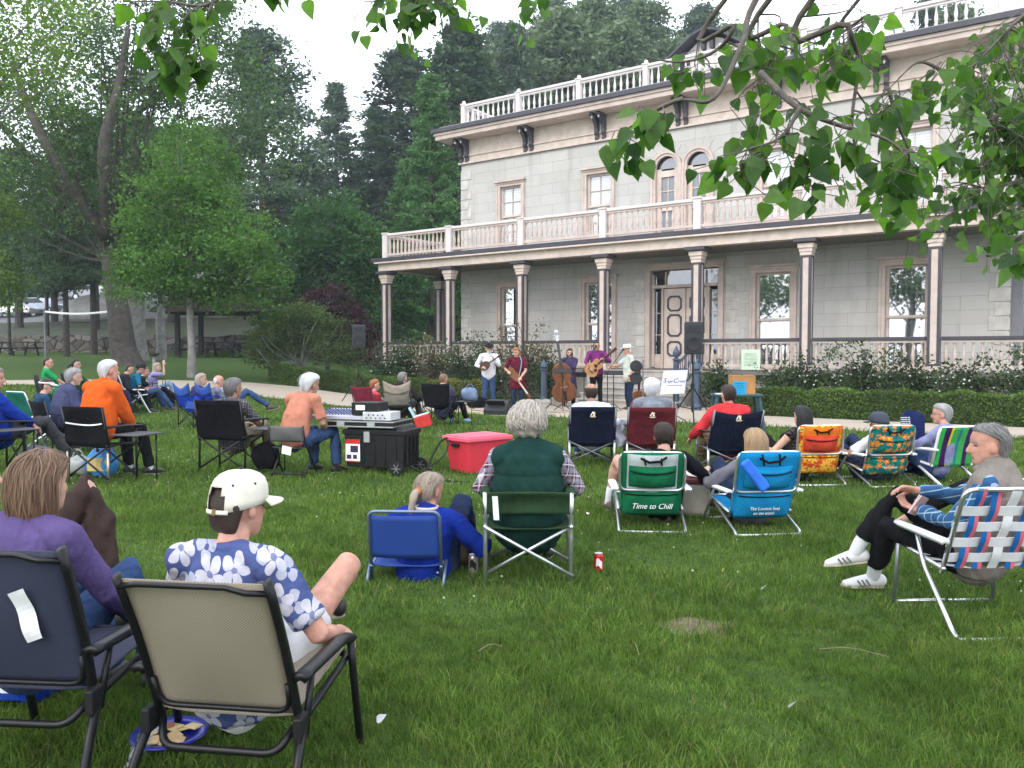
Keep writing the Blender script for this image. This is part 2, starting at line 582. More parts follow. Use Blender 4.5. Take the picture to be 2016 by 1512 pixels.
_ys = np.concatenate([np.linspace(-60, -10, 8)[:-1], np.linspace(-10, 70, 121), np.linspace(70, 160, 30)[1:]])
_gx, _gy = np.meshgrid(_xs, _ys, indexing='ij')
_gv = np.stack([_gx, _gy, ground_z(_gx, _gy)], -1).reshape(-1, 3)
_ny = len(_ys)
_i, _j = np.meshgrid(np.arange(len(_xs) - 1), np.arange(_ny - 1), indexing='ij')
_q = (_i * _ny + _j).ravel()
LAWN = ground_mat()
ground = link('ground', fast_mesh('ground', _gv, np.stack([_q, _q + _ny, _q + _ny + 1, _q + 1], 1), LAWN, True))
tag(ground, kind='structure')

# thin evening air between the viewer and the far trees
hm = bpy.data.materials.new('haze'); hm.use_nodes = True
hm.node_tree.nodes.clear()
_ho = hm.node_tree.nodes.new('ShaderNodeOutputMaterial'); _hv = hm.node_tree.nodes.new('ShaderNodeVolumePrincipled')
_hv.inputs['Color'].default_value = (.80, .90, 1.0, 1); _hv.inputs['Density'].default_value = .0006; _hv.inputs['Anisotropy'].default_value = .2
hm.node_tree.links.new(_hv.outputs[0], _ho.inputs['Volume'])
tag(MB().box((0, 50, 44), (304, 224, 92)).build('haze', hm, None), 'thin pale evening haze', 'haze', kind='stuff')

def flat_sheet(name, x0, x1, y0, y1, mat, dz, n=24):
    X, Y = np.meshgrid(np.linspace(x0, x1, n), np.linspace(y0, y1, n), indexing='ij')
    V = np.stack([X, Y, ground_z(X, Y) + dz], -1).reshape(-1, 3); q = (np.arange(n - 1)[:, None] * n + np.arange(n - 1)).ravel()
    tag(link(name, fast_mesh(name, V, np.stack([q, q + n, q + n + 1, q + 1], 1), mat, True)), kind='structure')
flat_sheet('car_park', -75, -14, 66, 86, M('worn_asphalt', (.17, .17, .17), .9, 0, .15, .6), .03)
flat_sheet('bare_earth', -70, -8, 49.2, 66, M('needle_litter', (.040, .048, .022), .95, 0, .35, .8, .4, 8), .03)
flat_sheet('wood_floor', -110, 60, 88, 140, M('wood_litter', (.035, .04, .022), .95, 0, .3, .5), .05, 40)
_bp = np.array([(1370 - 1008) / F_PX * 4.3, 4.3]); _a = np.linspace(0, 2 * PI, 25)[:-1]
_V = np.array([[_bp[0], _bp[1], .010]] + [[_bp[0] + (.20 + .05 * math.sin(3 * t) + .03 * math.sin(7 * t)) * math.cos(t), _bp[1] + (.15 + .03 * math.sin(5 * t)) * math.sin(t), .004] for t in _a])
tag(link('bare_patch', fast_mesh('bare_patch', _V, np.array([(0, 1 + i, 1 + (i + 1) % 24) for i in range(24)]), M('dry_soil', (.13, .10, .065), .95, 0, .35, 18, .6, 40))), kind='structure')
HO = Vector((-4.69, 30.5, 0)); HA = math.atan2(-10.5, 15.03)
UX, UY = math.cos(HA), math.sin(HA)
def H(u, v, z=0.0):
    return Vector((HO.x + UX * u - UY * v, HO.y + UY * u + UX * v, z))
def hz(u, v):
    p = H(u, v); return float(ground_z(p.x, p.y))
def hflat(u, v, dz=0.0):
    p = H(u, v); p.z = float(ground_z(p.x, p.y)) + dz; return p

# sandy path along the front of the hedge, laid over the lawn
def path_mat():
    m, nt, b, out = nodemat('path_sand')
    tc = coords(nt)
    a = noise(nt, tc, .9, 5.0); d = noise(nt, tc, 60.0, 3.0)
    c = mixc(nt, a, (.36, .29, .215), (.47, .40, .32))
    c = mixc(nt, math_n(nt, 'MULTIPLY', d, .5), c, (.26, .21, .16))
    nt.links.new(c, b.inputs['Base Color']); b.inputs['Roughness'].default_value = .95
    bump(nt, b, d, .5, .02)
    return m
_rows = []
_pr = random.Random(3)
def path_near(u):
    return np.interp(u, [-12, -5, -3, -1.2, 0, 2, 4, 7, 9, 12, 16, 21, 28, 40], [-17, -11, -9.6, -8.3, -7.4, -6.9, -7.0, -6.9, -7.0, -6.7, -6.1, -5.9, -6.2, -7.0])
def path_far(u):
    return np.interp(u, [-12, -5, -3.2, -2.4, -1, 7.2, 8.2, 13.6, 14.4, 40], [-15.2, -9.0, -6.4, -4.6, -3.55, -3.55, -1.4, -1.4, -3.5, -3.5])
_pv = []; _pf = []
for k in range(161):
    u = -12 + 52 * k / 160
    a, b_ = path_near(u) + .12 * math.sin(u * 2.3) + _pr.uniform(-.08, .08), path_far(u)
    for j in range(9):
        _pv.append(hflat(u, a + (b_ - a) * j / 8, .006 + .012 * math.sin(PI * j / 8)))
_pf = [(k * 9 + j, (k + 1) * 9 + j, (k + 1) * 9 + j + 1, k * 9 + j + 1) for k in range(160) for j in range(8)]
path = link('path', fast_mesh('path', np.array(_pv), np.array(_pf), path_mat(), True))
tag(path, kind='structure')

# ------------------------------------------------------------------ the mansion
def stone_mat(name, c1, c2, mortar):
    m, nt, b, out = nodemat(name)
    tc = coords(nt)
    sep = nd(nt, 'ShaderNodeSeparateXYZ', None, Vector=tc)
    vec = nd(nt, 'ShaderNodeCombineXYZ', None, X=math_n(nt, 'ADD', sep.outputs[0], sep.outputs[1]), Y=sep.outputs[2]).outputs[0]
    br = nd(nt, 'ShaderNodeTexBrick', {'offset': .43}, Vector=vec, Scale=1.0)
    br.inputs['Color1'].default_value = c4(c1); br.inputs['Color2'].default_value = c4(c2); br.inputs['Mortar'].default_value = c4(mortar)
    br.inputs['Mortar Size'].default_value = .006; br.inputs['Brick Width'].default_value = 1.15; br.inputs['Row Height'].default_value = .37
    br.inputs['Bias'].default_value = -.1
    n1 = noise(nt, tc, 1.2, 6.0, .65); n2 = noise(nt, tc, 30.0, 4.0)
    mps = nd(nt, 'ShaderNodeMapping', None, Vector=tc, Scale=(2.2, 2.2, .35)).outputs[0]
    stain = noise(nt, mps, 1.1, 4.0)
    c = mixc(nt, nd(nt, 'ShaderNodeMapRange', None, Value=n1, i1=.35, i2=.7, i3=0.0, i4=.5).outputs[0], br.outputs[0], [x * .72 for x in c2])
    c = mixc(nt, nd(nt, 'ShaderNodeMapRange', None, Value=stain, i1=.55, i2=.78, i3=0.0, i4=.5).outputs[0], c, [x * .5 for x in c1])
    c = mixc(nt, math_n(nt, 'MULTIPLY', n2, .25), c, c2)
    nt.links.new(c, b.inputs['Base Color']); b.inputs['Roughness'].default_value = .9
    b.inputs['Specular IOR Level'].default_value = .2
    h = math_n(nt, 'MULTIPLY_ADD', n2, .4, math_n(nt, 'MULTIPLY', br.outputs[1], -1.0))
    bump(nt, b, h, .35, .02)
    return m
STONE = stone_mat('sandstone_blocks', (.47, .452, .415), (.53, .512, .475), (.27, .255, .23))
QUOIN = M('quoin_sandstone', (.50, .475, .43), .9, 0, .2, 3, .25, 25)
TRIM = M('pinkish_beige_paint', (.53, .43, .375), .6, 0, .14, 3, .05, 30)
TRIM2 = M('pale_beige_paint', (.57, .475, .405), .6, 0, .14, 4, .05, 30)
RAILP = M('weathered_rail_paint', (.64, .58, .55), .6, 0, .08, 3)
DARKP = M('dark_slate_paint', (.055, .05, .06), .5, 0, .15, 3)
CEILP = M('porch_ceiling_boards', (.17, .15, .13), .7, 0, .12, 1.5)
STEPS = M('weathered_step_stone', (.36, .33, .29), .9, 0, .2, 4, .3, 20)
BASEST = M('foundation_stone', (.27, .25, .22), .95, 0, .25, 3, .4, 12)
IRON = M('blue_grey_iron_paint', (.06, .085, .125), .5, .2, .15, 8)
GLASS = glassmat('window_glass')
WINGP = M('grey_wing_boards', (.20, .20, .21), .7, 0, .12, 2)
def curtain_glass():
    m, nt, b, out = nodemat('glass_over_pale_blinds')
    tc = coords(nt)
    sep = nd(nt, 'ShaderNodeSeparateXYZ', None, Vector=tc)
    s = math_n(nt, 'MULTIPLY_ADD', math_n(nt, 'SINE', math_n(nt, 'MULTIPLY', sep.outputs[2], 75.0)), .5, .5)
    c = mixc(nt, s, (.42, .45, .45), (.60, .63, .62))
    nt.links.new(c, b.inputs['Base Color'])
    b.inputs['Roughness'].default_value = .05; b.inputs['Specular IOR Level'].default_value = .9; b.inputs['IOR'].default_value = 1.7
    return m
BLIND = curtain_glass()
def dim_curtain():
    m, nt, b, out = nodemat('glass_over_dim_curtain')
    tc = coords(nt)
    sep = nd(nt, 'ShaderNodeSeparateXYZ', None, Vector=tc)
    s = math_n(nt, 'MULTIPLY_ADD', math_n(nt, 'SINE', math_n(nt, 'MULTIPLY', sep.outputs[0], 46.0)), .5, .5)
    n = noise(nt, tc, 3.0, 3.0)
    c = mixc(nt, math_n(nt, 'MULTIPLY', s, n), (.02, .025, .025), (.20, .23, .22))
    nt.links.new(c, b.inputs['Base Color'])
    b.inputs['Roughness'].default_value = .02; b.inputs['Specular IOR Level'].default_value = 1.0; b.inputs['IOR'].default_value = 2.9
    bump(nt, b, noise(nt, tc, 1.1, 1.0), .03, .05)
    return m
CURT = dim_curtain()

house = link('mansion', None)
house.location = HO; house.rotation_euler = (0, 0, HA)
tag(house, 'two storey sandstone mansion with columned porch and three white balustrades', 'mansion')
UL, UR, V0, VB = 2.0, 19.8, 2.0, 13.0
FZ = .96
mid = 10.9
def hb(name, mb, mat, parent=house, **kw):
    return mb.build(name, mat, parent, **kw)

def wall_holes(mb, u0, u1, z0, z1, holes, v, th):
    us = sorted({u0, u1} | {h[0] for h in holes} | {h[1] for h in holes})
    zs = sorted({z0, z1} | {h[2] for h in holes} | {h[3] for h in holes})
    for a, b in zip(us, us[1:]):
        for c, d in zip(zs, zs[1:]):
            um, zm = (a + b) / 2, (c + d) / 2
            if any(h[0] < um < h[1] and h[2] < zm < h[3] for h in holes): continue
            mb.add([(a, v, c), (b, v, c), (b, v, d), (a, v, d)], [(0, 1, 2, 3)])
    for h in holes:
        a, b, c, d = h
        mb.add([(a, v, c), (b, v, c), (b, v, d), (a, v, d), (a, v + th, c), (b, v + th, c), (b, v + th, d), (a, v + th, d)],
               [(0, 4, 5, 1), (1, 5, 6, 2), (2, 6, 7, 3), (3, 7, 4, 0)])
W2 = [mid - 6.62, mid - 3.0, mid + 3.0, mid + 6.62]
W1 = [mid - 6.55, mid - 3.0, mid + 2.9, mid + 6.5]
WTOP = 8.55
holes = [(c - .46, c + .46, 5.35, 7.5) for c in W2] + [(c - .52, c + .52, FZ + .08, 3.85) for c in W1]
holes += [(9.82, 12.14, FZ, 4.12)] + [(c - .5, c + .5, 5.05, 7.86) for c in (mid - .53, mid + .53)]
mb = MB()
wall_holes(mb, UL, UR, 0, WTOP, holes, V0, .28)
mb.add([(UL, V0, 0), (UL, VB, 0), (UL, VB, WTOP), (UL, V0, WTOP)], [(0, 3, 2, 1)])
mb.add([(UR, V0, 0), (UR, VB, 0), (UR, VB, WTOP), (UR, V0, WTOP)], [(0, 1, 2, 3)])
mb.add([(UL, VB, 0), (UR, VB, 0), (UR, VB, WTOP), (UL, VB, WTOP)], [(0, 3, 2, 1)])
for c in (mid - .53, mid + .53):        # spandrels over the arched windows
    for sg in (-1, 1):
        arc = [(c + sg * .5 * math.cos(t), 7.36 + .5 * math.sin(t)) for t in np.linspace(0, PI / 2, 9)]
        poly = arc + [(c + sg * .5, 7.86)]
        if sg > 0: poly = poly[::-1]
        mb.prism(poly, (0, V0 + .14, 0), (1, 0, 0), (0, 0, 1), .276)
hb('wall', mb, STONE)
for uc, sg, za, zb, th in ((UL, 1, 0, WTOP, .09), (UR, -1, 0, WTOP, .09), (9.62, -1, .9, 4.0, .07), (12.34, 1, .9, 4.0, .07), (None, 1, 0, WTOP, 0)):
    mb = MB()                            # quoins: long and short corner stones
    for i in range(23):
        z = .2 + i * .37; w = .46 if i % 2 else .32
        if z + .34 > zb or z < za: continue
        if uc is None: mb.box((UL, V0 + .06 + w / 2, z + .17), (.05, w, .345)); continue
        a = uc - sg * .025 if th == .09 else uc
        mb.box(((a + uc + sg * w) / 2, V0 + .02, z + .17), (abs(uc + sg * w - a), th, .345))
    hb('quoin', mb, QUOIN, bevel=.012)

# window: casing > sash, pane, sill
def window(c, w, z0, z1, glass, cols=1, rows=2, tr=.15, name='window', lower=None):
    m = MB()
    y = V0
    for sg in (-1, 1):
        m.box((c + sg * (w + tr / 2), y - .022, (z0 + z1) / 2), (tr, .09, z1 - z0))
        m.box((c + sg * (w + tr * .78), y - .082, (z0 + z1) / 2), (tr * .42, .03, z1 - z0))
    m.box((c, y - .022, z1 + tr / 2), (2 * w + 2 * tr, .09, tr))
    m.box((c, y - .085, z1 + tr * .78), (2 * w + 2 * tr + .02, .034, tr * .42))
    m.box((c, y - .075, z1 + tr + .035), (2 * w + 2 * tr + .12, .19, .07))
    f = hb(name, m, TRIM, bevel=.008)
    s = MB()
    zm = (z0 + z1) / 2
    for (a, b, yy) in ((z0, zm + .02, .14), (zm - .02, z1, .10)):
        for sg in (-1, 1): s.box((c + sg * (w - .035), y + yy, (a + b) / 2), (.07, .05, b - a))
        s.box((c, y + yy, a + .035), (2 * w - .14, .05, .07)); s.box((c, y + yy, b - .03), (2 * w - .14, .05, .06))
        for k in range(1, cols):
            s.box((c - w + .07 + (2 * w - .14) * k / cols, y + yy + .002, (a + b) / 2), (.025, .03, b - a - .13))
        for k in range(1, rows if cols > 1 else 1):
            s.box((c, y + yy + .001, a + (b - a) * k / rows), (2 * w - .145, .028, .025))
    hb('sash', s, TRIM2, f)
    hb('pane', MB().box((c, y + .135, (zm + z1) / 2), (2 * w - .1, .01, z1 - zm - .08)), glass, f)
    hb('pane', MB().box((c, y + .175, (zm + z0) / 2), (2 * w - .1, .01, zm - z0 - .08)), lower or glass, f)
    hb('sill', MB().box((c, y - .06, z0 - .05), (2 * w + 2 * tr + .08, .22, .1)), TRIM, f, bevel=.01)
    return f
for c in W2: window(c, .46, 5.35, 7.5, BLIND, 2, 2, .15)
for i, c in enumerate(W1): window(c, .52, FZ + .08, 3.85, CURT if i != 1 else dim_curtain(), 1, 1, .17)
for c in (mid - .53, mid + .53):         # arched pair
    m = MB()
    A = np.linspace(0, PI, 21)
    for k, (r0, r1, yy) in enumerate(((.37, .45, -.03), (.45, .525, -.07))):
        out_ = [(c + r1 * math.cos(t), 7.36 + r1 * math.sin(t)) for t in A]; inn = [(c + r0 * math.cos(t), 7.36 + r0 * math.sin(t)) for t in A]
        for q in range(20):
            m.prism([inn[q], out_[q], out_[q + 1], inn[q + 1]], (0, V0 + yy, 0), (1, 0, 0), (0, 0, 1), .12)
        for sg in (-1, 1): m.box((c + sg * (r0 + r1) / 2, V0 + yy, 6.2), (r1 - r0, .12, 2.32))
    f = hb('arched_window', m, TRIM)
    s = MB()
    for sg in (-1, 1): s.box((c + sg * .3, V0 + .08, 6.2), (.15, .06, 2.32))
    for z, h in ((5.2, .3), (6.1, .16), (7.2, .2)): s.box((c, V0 + .08, z), (.46, .055, h))
    s.box((c, V0 + .1, 6.65), (.03, .03, .95)); s.box((c, V0 + .101, 6.65), (.45, .028, .03))
    hb('sash', s, TRIM2, f)
    hb('pane', MB().box((c, V0 + .12, 6.2), (.6, .01, 2.2)), M('grey_blind_glass', (.24, .25, .26), .08, 0, .05), f)
    hb('pane', MB().prism([(c + .36 * math.cos(t), 7.36 + .36 * math.sin(t)) for t in A], (0, V0 + .1, 0), (1, 0, 0), (0, 0, 1), .01), GLASS, f)
    s = MB()
    for t in np.linspace(rad(8), rad(172), 8):
        r0, r1 = .56, .84
        p = [(c + r * math.cos(t + d), 7.36 + r * math.sin(t + d)) for r, d in ((r0, -.01), (r1, -.008), (r1, .008), (r0, .01))]
        if (c < mid) == (p[1][0] < mid): s.prism(p, (0, V0 - .006, 0), (1, 0, 0), (0, 0, 1), .016)
    hb('arch_joint', s, QUOIN, f)

# front entrance
m = MB()
for u in (9.75, 12.21): m.box((u, V0 - .03, (FZ + 4.2) / 2), (.16, .14, 4.2 - FZ))
m.box((mid + .08, V0 - .03, 4.2), (2.62, .14, .16)); m.box((mid + .08, V0 - .06, 4.31), (2.75, .2, .07))
for u in (10.2, 11.76): m.box((u, V0 + .12, (FZ + 3.55) / 2), (.07, .12, 3.55 - FZ))
m.box((mid + .08, V0 + .11, 3.6), (2.3, .16, .1))
for u in (9.87, 12.09): m.box((u, V0 + .13, 2.5), (.09, .1, 3.0))
for u in (10.3, 11.66): m.box((u, V0 + .12, 3.86), (.04, .07, .42))
door_fr = hb('door_surround', m, TRIM, bevel=.01)
hb('transom_light', MB().box((mid + .08, V0 + .15, 3.88), (2.2, .01, .46)), GLASS, door_fr)
for u in (10.04, 11.93):
    hb('sidelight', MB().box((u, V0 + .17, 2.4), (.24, .01, 2.1)), GLASS, door_fr)
    s = MB()
    hb('sidelight_panel', MB().box((u, V0 + .16, 1.2), (.24, .05, .45)), TRIM, door_fr)
    for z in (2.05, 2.75): hb('glazing_bar', MB().box((u, V0 + .155, z), (.24, .03, .025)), TRIM, door_fr)
for u in (10.605, 11.365):
    d = hb('door', MB().box((u, V0 + .16, (FZ + 3.54) / 2), (.735, .06, 3.52 - FZ)), TRIM2, bevel=.006)
    s = MB()
    for z, hh in ((3.05, .25), (2.35, .36), (1.6, .25)):
        k = .1
        o8 = [(-.25 + k, -hh), (.25 - k, -hh), (.25, -hh + k), (.25, hh - k), (.25 - k, hh), (-.25 + k, hh), (-.25, hh - k), (-.25, -hh + k)]
        i8 = [(x * .78, zz * (1 - .055 / hh)) for x, zz in o8]
        for q in range(8):
            s.prism([o8[q], o8[(q + 1) % 8], i8[(q + 1) % 8], i8[q]], (u, V0 + .12, z), (1, 0, 0), (0, 0, 1), .035)
    hb('octagon_moulding', s, DARKP, d)
hb('door_handle', MB().ball((11.04, V0 + .1, 1.95), .035), M('dull_brass', (.3, .22, .09), .4, .8), d, smooth=True)

# porch: floor, base, steps, columns, beam, ceiling
PE = 21.42
m = MB()
m.box((PE / 2, .87, FZ - .05), (PE + .5, V0 + .25, .1)); m.box((.87, 7.6, FZ - .05), (2.25, 11.2, .1))
hb('porch_floor', m, M('porch_floor_boards', (.16, .145, .13), .7, 0, .15, 2))
m = MB()
m.box((PE / 2, -.06, FZ - .17), (PE + .3, .1, .14))
m.box((-.06, 6.6, FZ - .17), (.1, 13.2, .14))
hb('porch_skirt', m, DARKP)
m = MB()
for a, b in ((-.05, 9.3), (12.5, PE)):
    m.box(((a + b) / 2, .05, .36), (b - a, .2, .86))
    m.box(((a + b) / 2, -.02, .7), (b - a, .1, .16))
m.box((.05, 6.8, .36), (.2, 13, .86))
hb('porch_base', m, BASEST)
m = MB()
for i in range(6):
    z1 = FZ - .004 - i * .16
    m.box((mid + .05, -.12 - i * .33 - .165 + .02, z1 / 2 - .04), (3.1, .37, z1 + .08))
    m.box((mid + .05, -.12 - i * .33 - .165, z1 - .022), (3.16, .39, .05))
hb('steps', m, STEPS, bevel=.012)
for u in (9.28, 12.52):
    m = MB(); m.box((u, -.5, .42), (.3, .9, .95)); m.box((u, -.5, .92), (.38, .98, .07))
    hb('step_cheek', m, STEPS, bevel=.012)

def column(u, v, full=True):
    s = MB()
    s.box((0, 0, (FZ + 4.05) / 2), (.26, .26, 4.05 - FZ))
    s.box((0, 0, FZ + .09), (.36, .36, .18))
    c = s.build('column', TRIM, house, bevel=.006); c.location = (u, v, 0)
    e = MB()
    for sx in (-1, 1):
        for sy in (-1, 1):
            e.box((sx * .108, sy * .108, (FZ + .2 + 4.0) / 2), (.066, .066, 3.8 - FZ))
    e.box((0, 0, 4.02), (.285, .285, .05)); e.box((0, 0, FZ + .21), (.3, .3, .05))
    e.build('edge_strip', DARKP, c)
    k = MB()
    k.lathe([(.135, 4.045), (.15, 4.06), (.15, 4.13), (.17, 4.15), (.17, 4.22), (.2, 4.25), (.2, 4.32), (.215, 4.36)], sq=True, n=4)
    k.build('capital', TRIM2, c, bevel=.006)
    k = MB()
    k.lathe([(.19, 4.345), (.2, 4.365), (.26, 4.39), (.29, 4.40), (.29, 4.495)], sq=True, n=4)
    k.build('abacus', DARKP, c)
    return c
c0 = column(0, 0)
UC = [i * PE / 7 for i in range(8)]
for u in UC[1:]:
    c = copy_tree(c0, house); c.location = (u, 0, 0)
for v in (3.1, 6.2, 9.3):
    c = copy_tree(c0, house); c.location = (0, v, 0)
m = MB()
m.box((PE / 2, 0, 4.64), (PE + .5, .34, .28)); m.box((PE / 2, -.1, 4.80), (PE + .66, .46, .05))
m.box((0, 6.8, 4.64), (.34, 13.2, .276)); m.box((-.1, 6.6, 4.80), (.46, 13, .046))
for u in np.arange(1.5, PE, 3.1): m.box((u, -.174, 4.64), (.012, .012, .26))
hb('porch_beam', m, TRIM2, bevel=.006)
m = MB()
m.box((PE / 2, 0.85, 4.90), (PE + 1.0, 2.35, .15)); m.box((.85, 7.55, 4.90), (2.35, 11, .146))
hb('porch_cornice', m, DARKP, bevel=.01)
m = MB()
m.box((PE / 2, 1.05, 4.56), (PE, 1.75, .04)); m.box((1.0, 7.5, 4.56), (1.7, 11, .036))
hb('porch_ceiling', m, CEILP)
m = MB()
m.box((PE / 2, .9, 4.99), (PE + .5, 2.0, .03)); m.box((.9, 7.5, 4.99), (2.0, 11, .026))
hb('porch_roof', m, M('pale_roof_sheet', (.42, .42, .45), .6, 0, .15, 2))

BAL = [(.045, 0), (.045, .07), (.028, .09), (.045, .16), (.05, .24), (.034, .36), (.022, .46), (.022, .5), (.04, .53), (.04, .6)]
def balustrade(p, q, z0, h, n, mat, railm, name, post=True):
    """one bay: two rails and turned balusters between two points of the plan"""
    p = np.array(p, float); q = np.array(q, float)
    L = np.linalg.norm(q - p); t = (q - p) / L
    m = MB()
    hh = h - .22
    prof = [(r * .98, z0 + .13 + zz / .6 * hh) for r, zz in BAL]
    for i in range(n):
        c = p + t * L * (i + .5) / n
        m.lathe(prof, (c[0], c[1], 0), 6)
    m.bar((*p, z0 + .09), (*q, z0 + .09), .1, .08)
    m.bar((*p, z0 + h - .11), (*q, z0 + h - .11), .09, .06)
    b = hb(name, m, mat)
    r = MB()
    r.bar((*p, z0 + h - .035), (*q, z0 + h - .035), .17, .085)
    r.build('handrail', railm, b, bevel=.01)
    return b
LBAL = M('porch_baluster_paint', (.50, .425, .36), .6, 0, .1, 3)
for i in range(7):
    if i == 3: continue
    balustrade((UC[i] + .17, 0), (UC[i + 1] - .17, 0), FZ + .06, .84, 14, LBAL, DARKP, 'porch_balustrade')
for a, b in ((0, 3.1), (3.1, 6.2), (6.2, 9.3)):
    balustrade((0, a + .17), (0, b - .17), FZ + .06, .84, 14, LBAL, DARKP, 'porch_balustrade')
def post(u, v, z0, z1, w, cap=False):
    m = MB(); m.box((0, 0, (z0 + z1) / 2), (w, w, z1 - z0)); m.box((0, 0, z1 + .02), (w + .05, w + .05, .05))
    if cap: m.ball((0, 0, z1 + .09), .075, 8, 6)
    o = hb('post', m, RAILP, bevel=.006); o.location = (u, v, 0)
    return o
UB = .05
for i, u in enumerate(UC):
    post(u, UB - .05, 5.0, 5.88, .22)
    if i < 7: balustrade((u + .11, UB - .05), (UC[i + 1] - .11, UB - .05), 5.02, .86, 15, TRIM, RAILP, 'upper_balustrade')
for a, b in ((0, 3.1), (3.1, 6.2), (6.2, 9.3)):
    post(0, b, 5.0, 5.88, .22)
    balustrade((0, a + .11), (0, b - .11), 5.02, .86, 14, TRIM, RAILP, 'upper_balustrade')

# frieze, eaves, brackets, roof balustrade
m = MB()
m.box(((UL + UR) / 2, (V0 + VB) / 2, (WTOP + 9.42) / 2), (UR - UL + .06, VB - V0 + .06, 9.42 - WTOP))
m.box(((UL + UR) / 2, V0 - .05, WTOP + .04), (UR - UL + .16, .1, .08)); m.box(((UL + UR) / 2, V0 - .045, WTOP + .3), (UR - UL + .14, .06, .05))
m.box((UL - .05, (V0 + VB) / 2, WTOP + .04), (.1, VB - V0, .076))
hb('frieze', m, TRIM2)
m = MB()
m.box(((UL + UR) / 2, (V0 + VB) / 2, 9.50), (UR - UL + 1.4, VB - V0 + 1.4, .16)); m.box(((UL + UR) / 2, (V0 + VB) / 2, 9.62), (UR - UL + 1.5, VB - V0 + 1.5, .1))
hb('eaves', m, TRIM, bevel=.01)
hb('eaves_edge', MB().box(((UL + UR) / 2, (V0 + VB) / 2, 9.74), (UR - UL + 1.66, VB - V0 + 1.66, .14)), DARKP)
hb('roof', MB().box(((UL + UR) / 2, (V0 + VB) / 2, 9.86), (UR - UL + 1.2, VB - V0 + 1.2, .1)), M('roof_deck', (.3, .3, .31), .8, 0, .1))
def bracket_mb(u, side=False):
    m = MB()
    prof = [(0, 9.415), (.5, 9.415), (.52, 9.33), (.34, 9.25), (.2, 9.1), (.15, 8.95), (.17, 8.82), (.1, 8.72), (.11, 8.62), (.0, 8.58)]
    for k in (-.13, .13):
        if side: m.prism([(a, z) for a, z in prof], (UL - .03, u + k, 0), (-1, 0, 0), (0, 0, 1), .12)
        else: m.prism([(a, z) for a, z in prof], (u + k, V0 - .03, 0), (0, -1, 0), (0, 0, 1), .12)
    return m
for i, u in enumerate((UL + .2, 5.1, 8.0, mid, 13.8, 16.7, UR - .2)):
    b = hb('bracket', bracket_mb(u), DARKP)
    d = MB()
    for k in (-.13, .13): d.ball((u + k, V0 - .47, 9.28), (.035, .035, .06), 6, 5)
    hb('pendant', d, RAILP, b)
hb('bracket', bracket_mb(V0 + .25, True), DARKP)
ru = np.linspace(UL + .2, UR - .2, 8)
for i, u in enumerate(ru):
    post(u, V0 - .1, 9.9, 10.72, .17, True)
    if i < 7: balustrade((u + .09, V0 - .1), (ru[i + 1] - .09, V0 - .1), 9.92, .8, 10, RAILP, RAILP, 'roof_balustrade')
for v in (4.5, 7.1):
    post(UL + .2, v, 9.9, 10.72, .17, True)
    balustrade((UL + .2, v - 2.5), (UL + .2, v - .1), 9.92, .8, 10, RAILP, RAILP, 'roof_balustrade')
# cupola
cu_, cz = mid - .15, -.75
m = MB(); m.box((cu_, 5.7, 11.2 + cz), (1.75, 2.4, 2.6)); m.prism([(-.87, 12.5), (.87, 12.5), (.45, 12.82), (0, 12.95), (-.45, 12.82)], (cu_, 5.7, cz), (1, 0, 0), (0, 0, 1), 2.38)
cup = hb('cupola', m, RAILP)
m2 = MB()
pr = [(-1.3, 12.32), (-.45, 12.92), (0, 13.06), (.45, 12.92), (1.3, 12.32)]
m2.prism(pr + [(x, z + .08) for x, z in pr[::-1]], (cu_, 5.6, cz), (1, 0, 0), (0, 0, 1), 3.2)
hb('cupola_roof', m2, DARKP, cup)
for u in (-.75, -.15, .15, .75):
    m = MB(); m.box((cu_ + u, 4.4, 12.3 + cz + (.38 if abs(u) < .5 else 0)), (.12, .22, .34))
    hb('cupola_bracket', m, DARKP, cup)
for u in (-.4, .4):
    hb('cupola_window', MB().box((cu_ + u, 4.49, 11.35 + cz), (.6, .05, 1.3)), TRIM, cup)
    hb('cupola_pane', MB().box((cu_ + u, 4.46, 11.35 + cz), (.46, .01, 1.15)), GLASS, cup)
# wing beyond the right corner
m = MB(); m.box((22.6, 4.5, 2.75), (5.2, .2, 3.6)); m.box((UR + .16, V0 + .3, 2.7), (.26, .3, 3.5))
hb('wing_wall', m, WINGP)

# iron stair rail on the right side of the steps
rail = thing('stair_railing', 'dark blue iron stair railing with finial beside the mansion steps', 'railing', HO)
rail.rotation_euler = (0, 0, HA)
m = MB()
m.box((12.45, -1.95, .62), (.12, .12, 1.24)); m.lathe([(.06, 1.24), (.1, 1.27), (.1, 1.3), (.04, 1.33), (.09, 1.42), (.1, 1.48), (.05, 1.57), (.015, 1.66)], (12.45, -1.95, 0), 10)
m.build('newel', IRON, rail)
m = MB()
m.bar((12.45, -1.9, 1.15), (12.45, -.05, 1.95), .05, .05); m.bar((12.45, -1.9, .42), (12.45, -.05, 1.18), .035, .035)
for k in range(13):
    y = -1.8 + k * .14; z = .45 + (y + 1.9) / 1.85 * .76
    m.tube([(12.45, y, z), (12.45, y, z + .74)], .014, 5)
    if k % 2: m.tube([(12.45, y + .05 * math.cos(t), z + .38 + .12 * math.sin(t)) for t in np.linspace(0, 2 * PI, 9)], .01, 4)
m.build('rail', IRON, rail)
